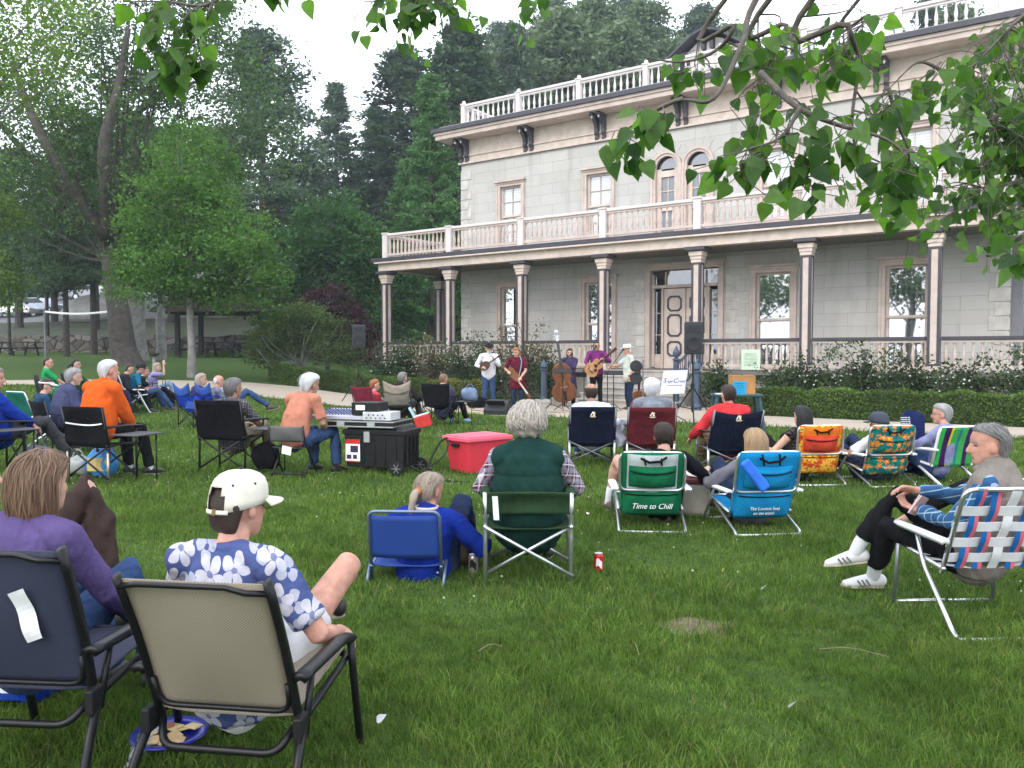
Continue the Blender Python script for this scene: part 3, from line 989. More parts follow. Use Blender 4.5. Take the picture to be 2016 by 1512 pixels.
for (u, v), lb in (((8.72, -2.7), 'blue grey iron post with pointed finial left of the steps'), ((13.35, -2.75), 'blue grey iron post with pointed finial behind the right tripod speaker')):
    t = thing('iron_post', lb, 'post', hflat(u, v), 0, 'iron posts flanking the steps')
    MB().lathe([(.14, 0), (.14, .12), (.1, .16), (.085, .2), (.085, .95), (.12, .98), (.12, 1.02)], n=10).build('shaft', IRON, t, smooth=False)
    MB().lathe([(.06, 1.02), (.11, 1.06), (.1, 1.12), (.05, 1.2), (.012, 1.28)], n=10).build('finial', IRON, t)

# pale notice on the porch balustrade
t = thing('notice_board', 'pale green notice hung on the porch balustrade', 'sign', H(13.87, -.16, 0))
t.rotation_euler = (0, 0, HA)
MB().box((0, 0, 1.28), (.52, .02, .56)).build('board', M('pale_green_card', (.55, .66, .50), .8, 0, .05), t)
m = MB()
for k in range(9): m.box((random.uniform(-.02, .02), -.012, 1.44 - k * .04), (.36 if k else .3, .003, .012 if k else .022))
m.build('printed_line', M('green_ink', (.2, .32, .2), .8), t)
# ------------------------------------------------------------------ vegetation
def rdir(n, r=rng):
    v = r.normal(size=(n, 3)); return v / np.linalg.norm(v, axis=1, keepdims=True)

def leaf_quads(P, size, asp=.6, droop=0.0, flat=0.0, r=rng):
    """one four sided leaf or needle spray at every point"""
    n = len(P)
    a = rdir(n, r); a[:, 2] = a[:, 2] * (1 - flat) - droop
    a /= np.linalg.norm(a, axis=1, keepdims=True)
    b = np.cross(rdir(n, r) * (1 - flat * .5) + np.array([0, 0, flat]), a)
    b /= np.maximum(np.linalg.norm(b, axis=1, keepdims=True), 1e-6)
    s = np.broadcast_to(np.asarray(size, float), (n,))[:, None] * r.uniform(.7, 1.3, (n, 1))
    c = np.cross(a, b) * s * .12
    V = np.stack([P - a * s * .5, P + b * s * asp * .5 + c, P + a * s * .5, P - b * s * asp * .5 + c], 1).reshape(-1, 3)
    return V, np.arange(4 * n).reshape(n, 4)

BARK = M('grey_brown_bark', (.075, .064, .055), .95, 0, .35, 5, .9, 14)
BARKD = M('dark_bark', (.05, .042, .036), .95, 0, .35, 5, .8, 14)
BARKP = M('pale_grey_bark', (.20, .19, .175), .9, 0, .35, 4, .6, 20)
BARKR = M('reddish_pine_bark', (.13, .075, .05), .95, 0, .3, 5, .8, 14)
FOL = dict(
    cotton=foliage('cottonwood_leaves', (.046, .086, .034), (.105, .165, .066), .35, .5, .35),
    maple=foliage('maple_leaves', (.054, .122, .026), (.112, .215, .052), .38, .55, .5),
    near=foliage('yellow_green_leaves', (.065, .11, .024), (.14, .20, .05), .42, .5, .3),  # leaves of a yellower green than the maple
    pine=foliage('pine_needles', (.055, .088, .058), (.105, .145, .095), .2, .6, .25),
    dark=foliage('dark_needles', (.034, .060, .034), (.072, .108, .056), .2, .65, .25),
    cedar=foliage('cedar_sprays', (.055, .13, .046), (.11, .21, .072), .25, .6, .3),
    lush=foliage('lush_round_leaves', (.030, .080, .024), (.066, .14, .042), .3, .55, .3),
    plum=foliage('purple_plum_leaves', (.034, .015, .022), (.072, .026, .038), .25, .5, .5),
    shrub=foliage('shrub_leaves', (.055, .088, .030), (.115, .155, .06), .3, .6, .8),
    hill=foliage('hill_pine_needles', (.075, .11, .058), (.14, .185, .10), .2, .65, .12),
)

def crown_points(blobs, nclust, per, spread, r, shell=.55):
    """leaf points gathered in clumps spread through a union of ellipsoids; gaps stay between the clumps"""
    vol = np.array([b[3] * b[4] * b[5] for b in blobs]); k = r.choice(len(blobs), nclust, p=vol / vol.sum())
    B = np.array(blobs)[k]
    d = rdir(nclust, r); q = r.uniform(shell, 1.0, (nclust, 1)) ** .6
    C = B[:, :3] + d * q * B[:, 3:]
    P = np.repeat(C, per, 0) + r.normal(size=(nclust * per, 3)) * spread * np.array([1, 1, .6])
    return C, P

def deciduous(name, label, loc, trunk, blobs, fol, bark=BARK, r0=.2, nclust=300, per=40, spread=.35, leaf=.15, limbs=14, group='trees round the lawn', seed=1, droop=.15, shell=.55, forks=None):
    """trunk: points from the ground up; limbs reach from its upper half into the clumps"""
    r = np.random.default_rng(seed)
    t = thing(name, label, 'tree', loc, 0, group)
    T = np.array(spline(trunk, 5))
    m = MB()
    h = T[-1][2]
    m.tube(T, [r0 * 1.5, r0 * 1.1, r0, r0 * .85, r0 * .65, r0 * .4], 14)
    m.build('trunk', bark, t, smooth=True)
    C, P = crown_points(blobs, nclust, per, spread, r, shell)
    m = MB()
    for f in (forks or []):
        m.tube(spline(f[0], 5), [f[1], f[1] * .7, f[1] * .35], 9)
    for q in r.choice(len(C), limbs, replace=False):
        e = C[q]; i = int(len(T) * r.uniform(.62, .98))
        a = T[min(i, len(T) - 1)]
        mid_ = (a + e) / 2 + np.array([0, 0, -.08 * np.linalg.norm(e - a)]) + r.normal(size=3) * .2
        m.tube(spline([a, mid_, e], 5), [min(r0 * .32, .085), min(r0 * .16, .045), .012], 6)
    m.build('limb', bark, t, smooth=True)
    V, Fq = leaf_quads(P, leaf, .65, droop, .2, r)
    link('crown', fast_mesh('crown', V, Fq, fol), t)
    return t

def conifer_mesh(seed, H_, R, z0, nb, per, leaf, fol, droop=.25, power=1.0, clump=.25):
    """needle sprays along whorled, drooping branches; returns trunk and crown meshes for a tree H_ tall"""
    r = np.random.default_rng(seed)
    m = MB()
    m.tube([(0, 0, -.5), (0, 0, H_ * .5), (.1, 0, H_)], [H_ * .017, H_ * .010, .02], 8)
    Ps = []; br = MB()
    for k in range(nb):
        f = (k + r.uniform(0, 1)) / nb
        z = z0 + (H_ - z0) * f
        L = R * (1 - f) ** power * r.uniform(.6, 1.15) + .25
        L *= min(1.0, .55 + f * 4)
        a = r.uniform(0, 2 * PI)
        d = np.array([math.cos(a), math.sin(a), 0])
        s = r.uniform(.15, 1, per) ** .7
        pz = z + s * L * (.15 - droop * s)
        P = np.array([0, 0, 1.0]) * pz[:, None] + d * (s * L)[:, None] + r.normal(size=(per, 3)) * clump * np.array([1, 1, .5])
        Ps.append(P)
        if k % 3 == 0:
            br.tube([(0, 0, z), d * L * .8 + np.array([0, 0, z + .8 * L * (.15 - droop * .8)])], [.05, .012], 4)
    P = np.vstack(Ps)
    V, Fq = leaf_quads(P, leaf, .42, .25, .1, r)
    return m.mesh('trunk'), br.mesh('branch'), fast_mesh('crown', V, Fq, FOL[fol])

CON = {}
def conifer_kind(key, *a, bark=BARKD, **k):
    tm, bm, cm = conifer_mesh(*a, **k)
    tm.materials.append(bark); bm.materials.append(bark)
    CON[key] = (a[1], tm, bm, cm)
conifer_kind('spire', 11, 20.0, 3.9, 2.0, 190, 84, .36, 'pine')
conifer_kind('darkspire', 12, 20.0, 4.2, 1.0, 200, 90, .36, 'dark', power=.7, clump=.3)
conifer_kind('pine', 13, 20.0, 4.6, 5.5, 150, 100, .36, 'pine', droop=.12, power=.55, clump=.42, bark=BARKR)
conifer_kind('hillpine', 14, 20.0, 5.2, 3.0, 150, 100, .42, 'hill', droop=.15, power=.6, clump=.5)
conifer_kind('stand', 15, 20.0, 4.2, 6.0, 140, 100, .36, 'dark', droop=.3, power=.6, clump=.45)
conifer_kind('cedar', 16, 20.0, 2.7, .6, 280, 80, .27, 'cedar', droop=-.15, power=.62, clump=.16)
def conifer(key, label, px, D, top, wide=1.0, group='conifers on the hillside', rot=None, x=None):
    H0, tm, bm, cm = CON[key]
    g = G(px, D) if x is None else Vector((x, D, float(ground_z(x, D))))
    zt = CAM_H + (694 - top) * D / F_PX
    t = thing('conifer_tree' if key != 'cedar' else 'cedar_tree', label, 'tree', g, rng.uniform(0, 360) if rot is None else rot, group)
    s = (zt - g.z) / H0
    t.scale = (s * wide, s * wide, s)
    link('trunk', tm, t); link('branch', bm, t); link('crown', cm, t)
    return t

# --- far wood on the hill
conifer('pine', 'tall rounded pine with a reddish trunk left of the open sky', 522, 62, 78, 1.35)
conifer('spire', 'slim pale conifer alone against the white sky', 665, 80, 172, 1.5)
conifer('darkspire', 'broad dark conifer with a pointed top beside the open sky', 792, 74, 112, 1.75)
conifer('spire', 'blue green conifer tip close behind the broad dark conifer', 742, 84, 215, 1.5)
conifer('cedar', 'dense bright green cedar against the left corner of the mansion', 852, 47, 160, 1.15, 'trees round the lawn')
conifer('darkspire', 'dark conifer standing behind the bright cedar, left of the roof', 905, 62, 62, 1.4)
conifer('cedar', 'second green cedar tucked behind the porch end', 800, 52, 320, 1.2, 'trees round the lawn')
_hp = [(955, 72, 118, 'hillpine', 1.1), (1010, 66, 60, 'spire', 1.0), (1060, 78, 130, 'hillpine', 1.2), (1105, 70, 45, 'hillpine', 1.2), (1165, 80, 20, 'hillpine', 1.25), (1215, 74, 70, 'hillpine', 1.2),
       (1270, 84, 25, 'hillpine', 1.2), (1325, 76, 95, 'hillpine', 1.1), (1375, 88, 30, 'pine', 1.15), (1435, 80, 70, 'hillpine', 1.1), (1500, 78, 120, 'hillpine', 1.1),
       (880, 96, 150, 'pine', 1.1), (985, 98, 60, 'pine', 1.1), (1085, 102, 10, 'pine', 1.1), (1230, 106, -10, 'pine', 1.2), (935, 110, 110, 'spire', 1.3), (1030, 112, 80, 'spire', 1.2),
       (1560, 90, 75, 'hillpine', 1.0), (1815, 80, 5, 'darkspire', .8), (1870, 76, 30, 'hillpine', .9), (1640, 84, 100, 'darkspire', 1.0), (1700, 90, 90, 'spire', 1.0), (1760, 84, 70, 'spire', .9)]
_where = {955: 'behind the left end of the roof balustrade', 1010: 'narrow and pale above the second roof bay'}
for i, (px, D, top, kd, w) in enumerate(_hp):
    conifer(kd, _where.get(px, 'pine tree on the wooded hill behind the mansion roof'), px, D, top, w)
_lp = [(40, 62, 300, 1.4), (110, 66, 330, 1.4), (190, 60, 260, 1.3), (270, 70, 230, 1.3), (340, 64, 260, 1.3), (410, 72, 260, 1.3), (455, 66, 270, 1.2), (560, 76, 330, 1.2), (610, 84, 300, 1.2), (700, 92, 330, 1.3), (-40, 70, 260, 1.2)]
for px, D, top, w in _lp:
    conifer('stand', 'dark tree in the wood behind the parked cars', px, D, top, w, 'trees behind the car park')
_lq = [(20, 46, 360, .6), (95, 50, 330, .7), (132, 42.5, 270, .9), (186, 47, 240, .9), (318, 50, 260, .8)]
_ll = ['thin dark trunked tree at the left edge behind the picnic table', 'slender dark tree behind the volleyball net post', 'thick dark trunked pine just beyond the volleyball net', 'dark pine between the net and the big grey trunk', 'pine behind the shelter roof, mostly behind the maple']
for (px, D, top, w), lb in zip(_lq, _ll):
    conifer('stand', lb, px, D, top, w, 'dark trees by the stone wall')

# undergrowth that closes the wood
r_ = np.random.default_rng(21)
n_ = 9000
ux = r_.uniform(-85, 40, n_); uy = r_.uniform(62, 125, n_)
uy = np.where(ux > -6, np.maximum(uy, 62), np.maximum(uy, 84))
uz = ground_z(ux, uy) + r_.uniform(0, 1, n_) ** 1.5 * 5.0
V, Fq = leaf_quads(np.stack([ux, uy, uz], 1), 1.1, .7, .1, .1, r_)
tag(link('undergrowth', fast_mesh('undergrowth', V, Fq, FOL['dark'])), 'dark undergrowth filling the wood below the hill trees', 'undergrowth', kind='stuff')

# --- the big cottonwood: leaning trunk, long forks
g = G(238, 33.5)
deciduous('cottonwood_tree', 'huge old cottonwood with a thick leaning grey trunk and open crown', g,
          [(.35, 0, -.3), (.1, 0, .8), (-.05, 0, 2.2), (-.4, .1, 4.2), (-.3, .2, 5.4)],
          [(-5.2, 1, 9.5, 3.2, 3, 2.6), (-2.6, 0, 12.2, 3.5, 3, 3.0), (1.2, 0, 13.5, 3.6, 3, 2.6), (3.8, .5, 11.6, 2.6, 2.6, 2.6), (5.2, 1, 8.9, 2.2, 2.5, 1.8), (-1, 1.5, 9.0, 3.0, 2.5, 2.2), (-4.8, .5, 6.2, 2.2, 2, 1.7), (1.5, 1, 16, 4, 3, 2), (-2.4, -.8, 6.6, 2.6, 1.6, 1.6), (2.4, -.6, 7.0, 2.4, 1.6, 1.6), (-.2, -1.6, 8.6, 3.0, 1.4, 2.4), (-3.8, -1, 8.4, 2.4, 1.6, 1.8), (0, -1.5, 11.4, 3, 1.6, 2.4)],
          FOL['cotton'], BARK, .46, 820, 46, .42, .15, 26, seed=5, droop=.1,
          forks=[([(-.35, -.3, 5.2), (-1.1, -1.5, 7.0), (-1.8, -2.0, 8.6), (-2.5, -2.0, 10.2), (-3.0, -2, 11.6)], .27), ([(-.3, -.2, 5.2), (.2, -1.4, 6.8), (.5, -2.0, 8.6), (1.0, -2.0, 10.4), (1.3, -1.6, 13)], .3),
                 ([(-1.0, 0, 6.4), (-2.6, .2, 7.5), (-4.3, .2, 9.2), (-5.4, .2, 10.6)], .2), ([(.9, 0, 10.3), (2.2, .2, 11.2), (3.8, .3, 11.8)], .12), ([(-.4, 0, 6), (1.6, .3, 7.6), (3.8, .6, 8.6)], .14)])
deciduous('cottonwood_tree', 'second grey trunk close behind the huge leaning cottonwood', G(268, 36.5),
          [(0, 0, -.3), (0, 0, 2), (.1, 0, 5), (.4, 0, 8)], [(.5, 0, 10, 3, 3, 3.2), (2, 0, 7.6, 2.2, 2, 1.6)], FOL['cotton'], BARKP, .40, 150, 40, .5, .2, 10, seed=6)
# --- maple in front
deciduous('maple_tree', 'bushy bright green maple with a slim straight trunk on the lawn', G(377, 28.3),
          [(0, 0, -.2), (.02, 0, 1.2), (-.03, 0, 2.6), (0, 0, 4.2), (.1, 0, 6.5)],
          [(.2, 0, 7.2, 1.5, 1.5, 1.5), (-.7, 0, 5.6, 1.7, 1.7, 1.5), (1.0, 0, 5.4, 1.6, 1.7, 1.5), (-1.2, 0, 4.1, 1.4, 1.7, 1.2), (.5, -.3, 3.9, 1.8, 1.7, 1.2), (2.2, 0, 3.8, 1.0, 1.5, 1.2), (2.7, .2, 2.6, .9, 1.2, .7), (-.1, 0, 3.0, 1.6, 1.4, .6), (-1.9, -.2, 3.2, .9, 1, .7), (1.6, -.5, 2.7, 1.0, .9, .5), (3.1, 0, 3.3, .7, .9, .5), (-.3, 0, 8.2, .6, .7, .7), (.9, 0, 7.6, .6, .6, .7)],
          FOL['maple'], BARKP, .12, 640, 46, .23, .125, 22, seed=7, droop=.1, shell=.35)
# --- lush round tree, plum, shrub
deciduous('round_tree', 'dense dark green broadleaf tree left of the mansion porch', G(655, 46),
          [(0, 0, -.3), (0, 0, 2), (0, 0, 4.5), (0, 0, 7)],
          [(0, 0, 7.2, 2.2, 2, 2.4), (-2.0, 0, 5.6, 1.8, 2, 2), (1.9, 0, 5.6, 1.8, 2, 2.2), (0, -.5, 3.8, 3.0, 2, 1.8), (2.6, 0, 3.2, 1.6, 1.5, 1.8), (-2.9, 0, 3.3, 1.5, 1.5, 1.6)],
          FOL['lush'], BARKD, .2, 420, 44, .36, .24, 12, seed=8, shell=.4)
deciduous('plum_tree', 'purple leaved plum tree between the shrub and the porch', G(645, 37),
          [(0, 0, -.2), (0, 0, 1), (.1, 0, 2)],
          [(0, 0, 2.9, 1.3, 1.2, 1.2), (.8, 0, 2.0, 1.2, 1.1, 1.1), (-.9, 0, 2.2, 1.0, 1, 1), (1.5, 0, 1.3, .8, .9, 1.0), (-.1, 0, 1.4, 1.4, 1, .9)],
          FOL['plum'], BARKD, .09, 200, 40, .22, .15, 9, seed=9)
sh = deciduous('garden_shrub', 'rounded grey green shrub with many bare stems on the lawn', G(592, 29.6),
               [(0, 0, -.1), (0, 0, .3), (.05, 0, .8)],
               [(0, 0, 2.0, 1.2, 1.1, 1.0), (-1.1, 0, 1.55, .9, 1, .8), (1.1, 0, 1.6, .95, 1, .8), (1.7, 0, 1.0, .6, .8, .5), (-1.6, 0, .95, .5, .8, .45), (.1, 0, 2.6, .8, .8, .45)],
               FOL['shrub'], BARKP, .06, 330, 34, .16, .09, 34, seed=10, shell=.3)
sh['category'] = 'shrub'
# --- left side: near foliage
deciduous('leafy_tree', 'yellow green tree leaning in at the upper left corner', Vector((-13.6, 17.5, 0)),
          [(-1.5, 0, -.2), (-1.4, 0, 2.5), (-1, 0, 5), (.2, 0, 7.5)],
          [(1.2, 0, 7.6, 1.7, 1.6, 1.4), (2.7, 0, 8.6, 1.5, 1.6, 1.3), (.6, 0, 6.0, 1.2, 1.4, .9), (3.4, 0, 7.3, 1.2, 1.2, .8), (-.6, 0, 8.6, 1.6, 1.5, 1.4), (4.0, 0, 9.3, 1.0, 1, .8)],
          FOL['near'], BARKP, .2, 330, 36, .3, .10, 22, seed=12, shell=.3)
deciduous('leafy_tree', 'lighter green tree hanging over the left edge beside the car park', Vector((-20.5, 30, 1.0)),
          [(-1, 0, -.2), (-1, 0, 2), (-.7, 0, 4)],
          [(.6, 0, 3.6, 1.5, 1.4, 1.4), (1.2, 0, 5.6, 1.2, 1.3, 1.1), (-.2, 0, 6.6, 1.5, 1.3, 1.3), (1.7, 0, 2.8, .8, 1, .8)],
          FOL['near'], BARKP, .14, 200, 36, .28, .14, 14, seed=13, shell=.3)
# trees beyond the viewer, mirrored in the panes
for i, (x, y) in enumerate(((-22, -12), (-31, -4), (-15, -19), (-36, 8))):
    deciduous('leafy_tree', 'tree behind the viewer mirrored in the window panes', Vector((x, y, 0)),
              [(0, 0, -.2), (0, 0, 3), (.2, 0, 7)], [(0, 0, 9, 3.2, 3.2, 3.5), (2, 0, 6, 2.4, 2.4, 2), (-2, 0, 7, 2.2, 2.4, 2.4)], FOL['cotton'], BARK, .3, 120, 30, .6, .35, 8, seed=30 + i, group='trees mirrored in the windows')

# --- clipped hedges
def hedge(label, u0, u1, v, fol, seed):
    r = np.random.default_rng(seed)
    L = u1 - u0; w, h = .62, .62
    t = thing('clipped_hedge', label, 'hedge', (0, 0, 0), 0, 'clipped hedges along the path')
    P = []; N = int(L * 1500)
    s = r.uniform(0, L, N); f = r.uniform(0, 1, N); k = r.uniform(0, 1, N)
    vv = np.where(k < .5, -w / 2, np.where(k < .92, (f - .5) * w, w / 2)); zz = np.where(k < .5, f * h, np.where(k < .92, h, f * h))
    bumpy = .03 * np.sin(s * 5 + seed) + .025 * np.sin(s * 11)
    vv = vv + r.normal(size=N) * .02; zz = zz + bumpy * (zz / h) + r.normal(size=N) * .018
    x = HO.x + UX * (u0 + s) - UY * (v + vv); y = HO.y + UY * (u0 + s) + UX * (v + vv)
    zz = np.maximum(zz, .01) + ground_z(x, y)
    V, Fq = leaf_quads(np.stack([x, y, zz], 1), .062, .6, 0, 0, r)
    link('foliage', fast_mesh('foliage', V, Fq, fol), t)
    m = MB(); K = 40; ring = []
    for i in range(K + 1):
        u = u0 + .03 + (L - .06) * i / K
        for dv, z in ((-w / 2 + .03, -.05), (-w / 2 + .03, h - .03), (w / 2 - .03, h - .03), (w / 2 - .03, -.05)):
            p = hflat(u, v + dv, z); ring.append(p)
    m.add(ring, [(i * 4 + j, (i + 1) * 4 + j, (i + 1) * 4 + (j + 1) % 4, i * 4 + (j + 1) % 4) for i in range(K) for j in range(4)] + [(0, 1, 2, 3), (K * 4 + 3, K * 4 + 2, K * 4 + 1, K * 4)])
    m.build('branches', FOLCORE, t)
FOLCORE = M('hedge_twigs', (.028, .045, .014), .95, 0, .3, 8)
HEDGEF = foliage('hedge_leaves', (.045, .085, .018), (.10, .15, .034), .2, .5, .6)
HEDGEY = foliage('yellowing_hedge_leaves', (.075, .085, .018), (.14, .14, .04), .2, .5, .9)
hedge('long clipped green hedge in front of the right flower bushes', 14.6, 27, -3.1, HEDGEF, 3)
hedge('yellowing end of the clipped hedge behind the guitar players', 4.9, 7.1, -3.1, HEDGEY, 4)
hedge('clipped green hedge running left behind the left tripod speaker', -2.6, 4.86, -3.1, HEDGEF, 5)

# --- flower bushes under the porch
BUSHF = foliage('rose_leaves', (.028, .052, .020), (.070, .105, .042), .2, .5, 1.2)
BUSHO = foliage('spent_rose_leaves', (.07, .07, .03), (.15, .125, .075), .2, .5, 1.2)
PETAL = M('white_petals', (.54, .55, .49), .8, 0, .08)
def bush(label, u, v, h, w, seed, nf, fol=None, green=False):
    r = np.random.default_rng(seed)
    p = hflat(u, v)
    t = thing('flowering_bush', label, 'bush', p, 0, 'white flowering bushes under the porch')
    P = []; m = MB(); tips = []
    for k in range(46):
        a = r.uniform(0, 2 * PI); q = r.uniform(.25, 1) * w; hh = h * r.choice([r.uniform(.45, .95), r.uniform(.8, 1.35)], p=[.75, .25])
        b = np.array([math.cos(a) * q, math.sin(a) * q * .7, hh])
        c = b * np.array([.35, .35, .75]); e = b + np.array([math.cos(a) * .18, math.sin(a) * .12, -.1 * r.uniform(0, 2)])
        S = np.array(spline([(0, 0, 0), c, b, e], 5))
        if k % 2: m.tube(S, [.012, .004], 4)
        q_ = 46; i = np.minimum((r.beta(1.6, 1.6, q_) * len(S)).astype(int), len(S) - 1)
        P.append(S[i] + r.normal(size=(q_, 3)) * np.array([.11, .11, .09])); tips.append(S[r.integers(8, len(S), max(1, nf // 46 + 1))])
    P = np.vstack(P); P[:, 2] = np.maximum(P[:, 2], .03)
    low = r.normal(size=(700, 3)) * np.array([w * .5, w * .4, .0]); low[:, 2] = r.uniform(.03, h * .6, 700)
    P = np.vstack([P, low])
    V, Fq = leaf_quads(P, .085, .6, .1, 0, r)
    link('foliage', fast_mesh('foliage', V, Fq, fol or BUSHF), t)
    m.build('stem', BARK, t)
    Q = np.vstack(tips)[:nf] + r.normal(size=(min(nf, len(np.vstack(tips))), 3)) * .1
    Q[:, 1] -= .06
    V1, F1 = leaf_quads(Q, .055, 1.0, 0, 0, r); V2, F2 = leaf_quads(Q, .05, 1.0, 0, 0, r)
    link('blossom', fast_mesh('blossom', np.vstack([V1, V2]), np.vstack([F1, F2 + len(V1)]), PETAL), t)
for i, (u, v, h, w, nf, fol, lb) in enumerate((
        (.9, -1.0, 1.35, .75, 80, None, 'at the left end of the porch'), (2.1, -1.1, 1.65, .8, 120, None, 'before the first porch bay'), (3.3, -1.1, 1.7, .8, 130, BUSHO, 'brownish, before the second porch column'),
        (4.6, -1.1, 1.55, .8, 110, None, 'behind the man in the black hat'), (5.8, -1.1, 1.8, .85, 70, None, 'behind the long haired woman'), (7.0, -1.1, 1.95, .85, 50, BUSHO, 'tall, between the iron post and the long haired woman'), (8.1, -1.5, 1.3, .6, 20, None, 'small, left of the steps'),
        (13.4, -1.2, 1.3, .6, 8, None, 'low and dark right of the steps'), (14.9, -1.1, 1.15, .55, 10, None, 'low, under the pale green notice'), (15.7, -1.1, 1.6, .75, 130, None, 'just right of the pale green notice'), (16.9, -1.1, 1.75, .85, 150, None, 'before the column with the nearest right window'),
        (18.0, -1.1, 1.5, .8, 120, None, 'under the rightmost large window'), (19.2, -1.1, 1.45, .8, 100, None, 'before the last visible porch column'), (20.5, -1.2, 1.6, .85, 140, None, 'full of blossom at the right edge'), (21.8, -1.3, 1.6, .9, 120, None, 'at the far right under the wing'))):
    bush('white flowering bush ' + lb, u, v, h * (.72 if i > 6 else .92), w, 50 + i, int(nf * .55), fol)

# --- overhanging cottonwood: heart shaped leaves close to the viewer
def heart_leaves(P, D_, size, r):
    """P base points, D_ hanging directions"""
    out = [(0, 0), (.30, -.02), (.46, .16), (.40, .42), (.22, .70), (0, 1.05), (-.22, .70), (-.40, .42), (-.46, .16), (-.30, -.02)]
    n = len(P)
    t = D_ / np.linalg.norm(D_, axis=1, keepdims=True)
    x = np.cross(t, rdir(n, r) + np.array([0, -.9, .15])); x /= np.linalg.norm(x, axis=1, keepdims=True)
    z = np.cross(x, t)
    s = (np.broadcast_to(size, (n,)) * r.uniform(.55, 1.1, n))[:, None]
    fold = r.uniform(.02, .55, (n, 1)); curl = r.uniform(-.25, .35, (n, 1))
    V = [P + s * (x * a + t * b + z * (abs(a) * fold * .8 - curl * b * b)) for a, b in out] + [P + s * (t * .45 - z * .02)]
    V = np.stack(V, 1)
    k = len(out)
    Ft = np.array([(i, (i + 1) % k, k) for i in range(k)])
    Fq = (np.arange(n)[:, None, None] * (k + 1) + Ft[None]).reshape(-1, 3)
    return V.reshape(-1, 3), Fq

def leafmat(name, c1, c2, trans):
    m, nt, b, out = nodemat(name)
    geo = nd(nt, 'ShaderNodeNewGeometry')
    c = mixc(nt, geo.outputs['Random Per Island'], c1, c2)
    n1 = noise(nt, coords(nt), 30.0, 3.0)
    c = nd(nt, 'ShaderNodeVectorMath', {'operation': 'SCALE'}, i0=c, Scale=nd(nt, 'ShaderNodeMapRange', None, Value=n1, i1=.3, i2=.7, i3=.85, i4=1.2).outputs[0]).outputs[0]
    nt.links.new(c, b.inputs['Base Color']); b.inputs['Roughness'].default_value = .42; b.inputs['Specular IOR Level'].default_value = .25
    tr = nd(nt, 'ShaderNodeBsdfTranslucent')
    nt.links.new(nd(nt, 'ShaderNodeVectorMath', {'operation': 'MULTIPLY'}, i0=c, i1=(2.2, 2.6, .9)).outputs[0], tr.inputs[0])
    mx = nd(nt, 'ShaderNodeMixShader', None, Fac=trans)
    nt.links.new(b.outputs[0], mx.inputs[1]); nt.links.new(tr.outputs[0], mx.inputs[2]); nt.links.new(mx.outputs[0], out.inputs[0])
    return m
HLEAF = leafmat('heart_leaf', (.022, .058, .014), (.10, .19, .036), .42)
TWIG = M('twig_bark', (.11, .095, .08), .9, 0, .3, 20, .6, 60)
def S(px, py, D):
    """a point seen at (px, py) of the photograph and D metres out"""
    return np.array([(px - 1008) / F_PX * D, D, CAM_H + (694 - py) / F_PX * D])

over = thing('overhanging_tree', 'cottonwood above the viewer, heart shaped leaves hanging into the top of the view', 'tree', (0, 0, 0))
TB = np.array([3.6, -2.2, 0.])
m = MB()
m.tube(spline([TB + (0, 0, -.3), TB + (-.05, 0, 2), TB + (-.2, .3, 4.2), TB + (-.6, .9, 6.5)], 6), [.34, .26, .22, .15], 14)
m.build('trunk', BARK, over, smooth=True)
def branch(pts, D, r0, leaf, per, seed, spread=.12, side=.3, root=None, ntw=5):
    r = np.random.default_rng(seed)
    B = [S(px, py, D + dd) for px, py, dd in pts]
    if root is not None: B = [np.array(q, float) for q in root] + B
    C = np.array(spline(B, 6))
    m = MB(); m.tube(C, [r0, r0 * .8, r0 * .5, r0 * .18], 7)
    b = m.build('branch', TWIG, over, smooth=True)
    n0 = len(root) * 6 if root is not None else 0
    P = []; Dn = []; tw = MB()
    lo = max(n0 - 2, 0)
    for k in range(ntw):
        i = r.integers(lo, len(C) - 1)
        a = C[i]; d = unit(np.array([r.normal() * .8, r.normal() * .5, -.5 + r.normal() * .4]))
        e = a + d * side * r.uniform(.5, 1.2)
        tw.tube(spline([a, (a + e) / 2 + r.normal(size=3) * .02, e], 3), [r0 * .3, r0 * .12], 5)
        for q in range(per):
            s = r.uniform(.1, 1.05); base = a + (e - a) * s + r.normal(size=3) * .01
            off = unit(np.array([r.normal(), r.normal() * .7, -.7 + r.normal() * .4])) * r.uniform(.3, 1.0) * spread
            tw.tube([base, base + off], .0016, 3)
            P.append(base + off); Dn.append(off * .8 + np.array([0, 0, -.08]) + r.normal(size=3) * .04)
    V, Fq = heart_leaves(np.array(P), np.array(Dn), leaf, r)
    tw.build('twig', TWIG, b)
    link('leaves', fast_mesh('leaves', V, Fq, HLEAF), b)
    return C
# right: long bough dipping to the left, with its leaf cluster at the end
branch([(1520, -60, 0), (1455, 95, 0), (1400, 200, 0), (1330, 205, .02), (1232, 258, .05)], 2.3, .012, .066, 7, 71, .05, .09, [(2.3, .2, 4.2), (1.2, 1.6, 3.3)], 1)
branch([(1340, 200, 0), (1300, 215, 0), (1262, 245, .0), (1225, 262, 0)], 2.3, .006, .068, 5, 72, .07, .09, None, 5)
branch([(1460, -40, 0), (1440, 60, 0), (1400, 110, .1), (1335, 130, .1), (1260, 120, .1)], 2.7, .010, .070, 5, 73, .09, .13, [(2.2, .4, 4.1)], 5)
branch([(1560, -60, 0), (1540, 60, .1), (1510, 130, .1), (1480, 180, .1)], 2.6, .012, .072, 6, 74, .11, .20, [(2.3, .4, 4.2)], 8)
branch([(1640, -60, 0), (1660, 60, 0), (1680, 130, .1), (1670, 240, .1), (1680, 320, .1)], 2.5, .012, .070, 5, 75, .10, .20, [(2.3, .3, 4.2)], 9)
branch([(1490, 150, .1), (1560, 215, 0), (1640, 250, 0), (1740, 280, 0), (1790, 330, 0)], 2.4, .010, .068, 5, 76, .09, .15, None, 9)
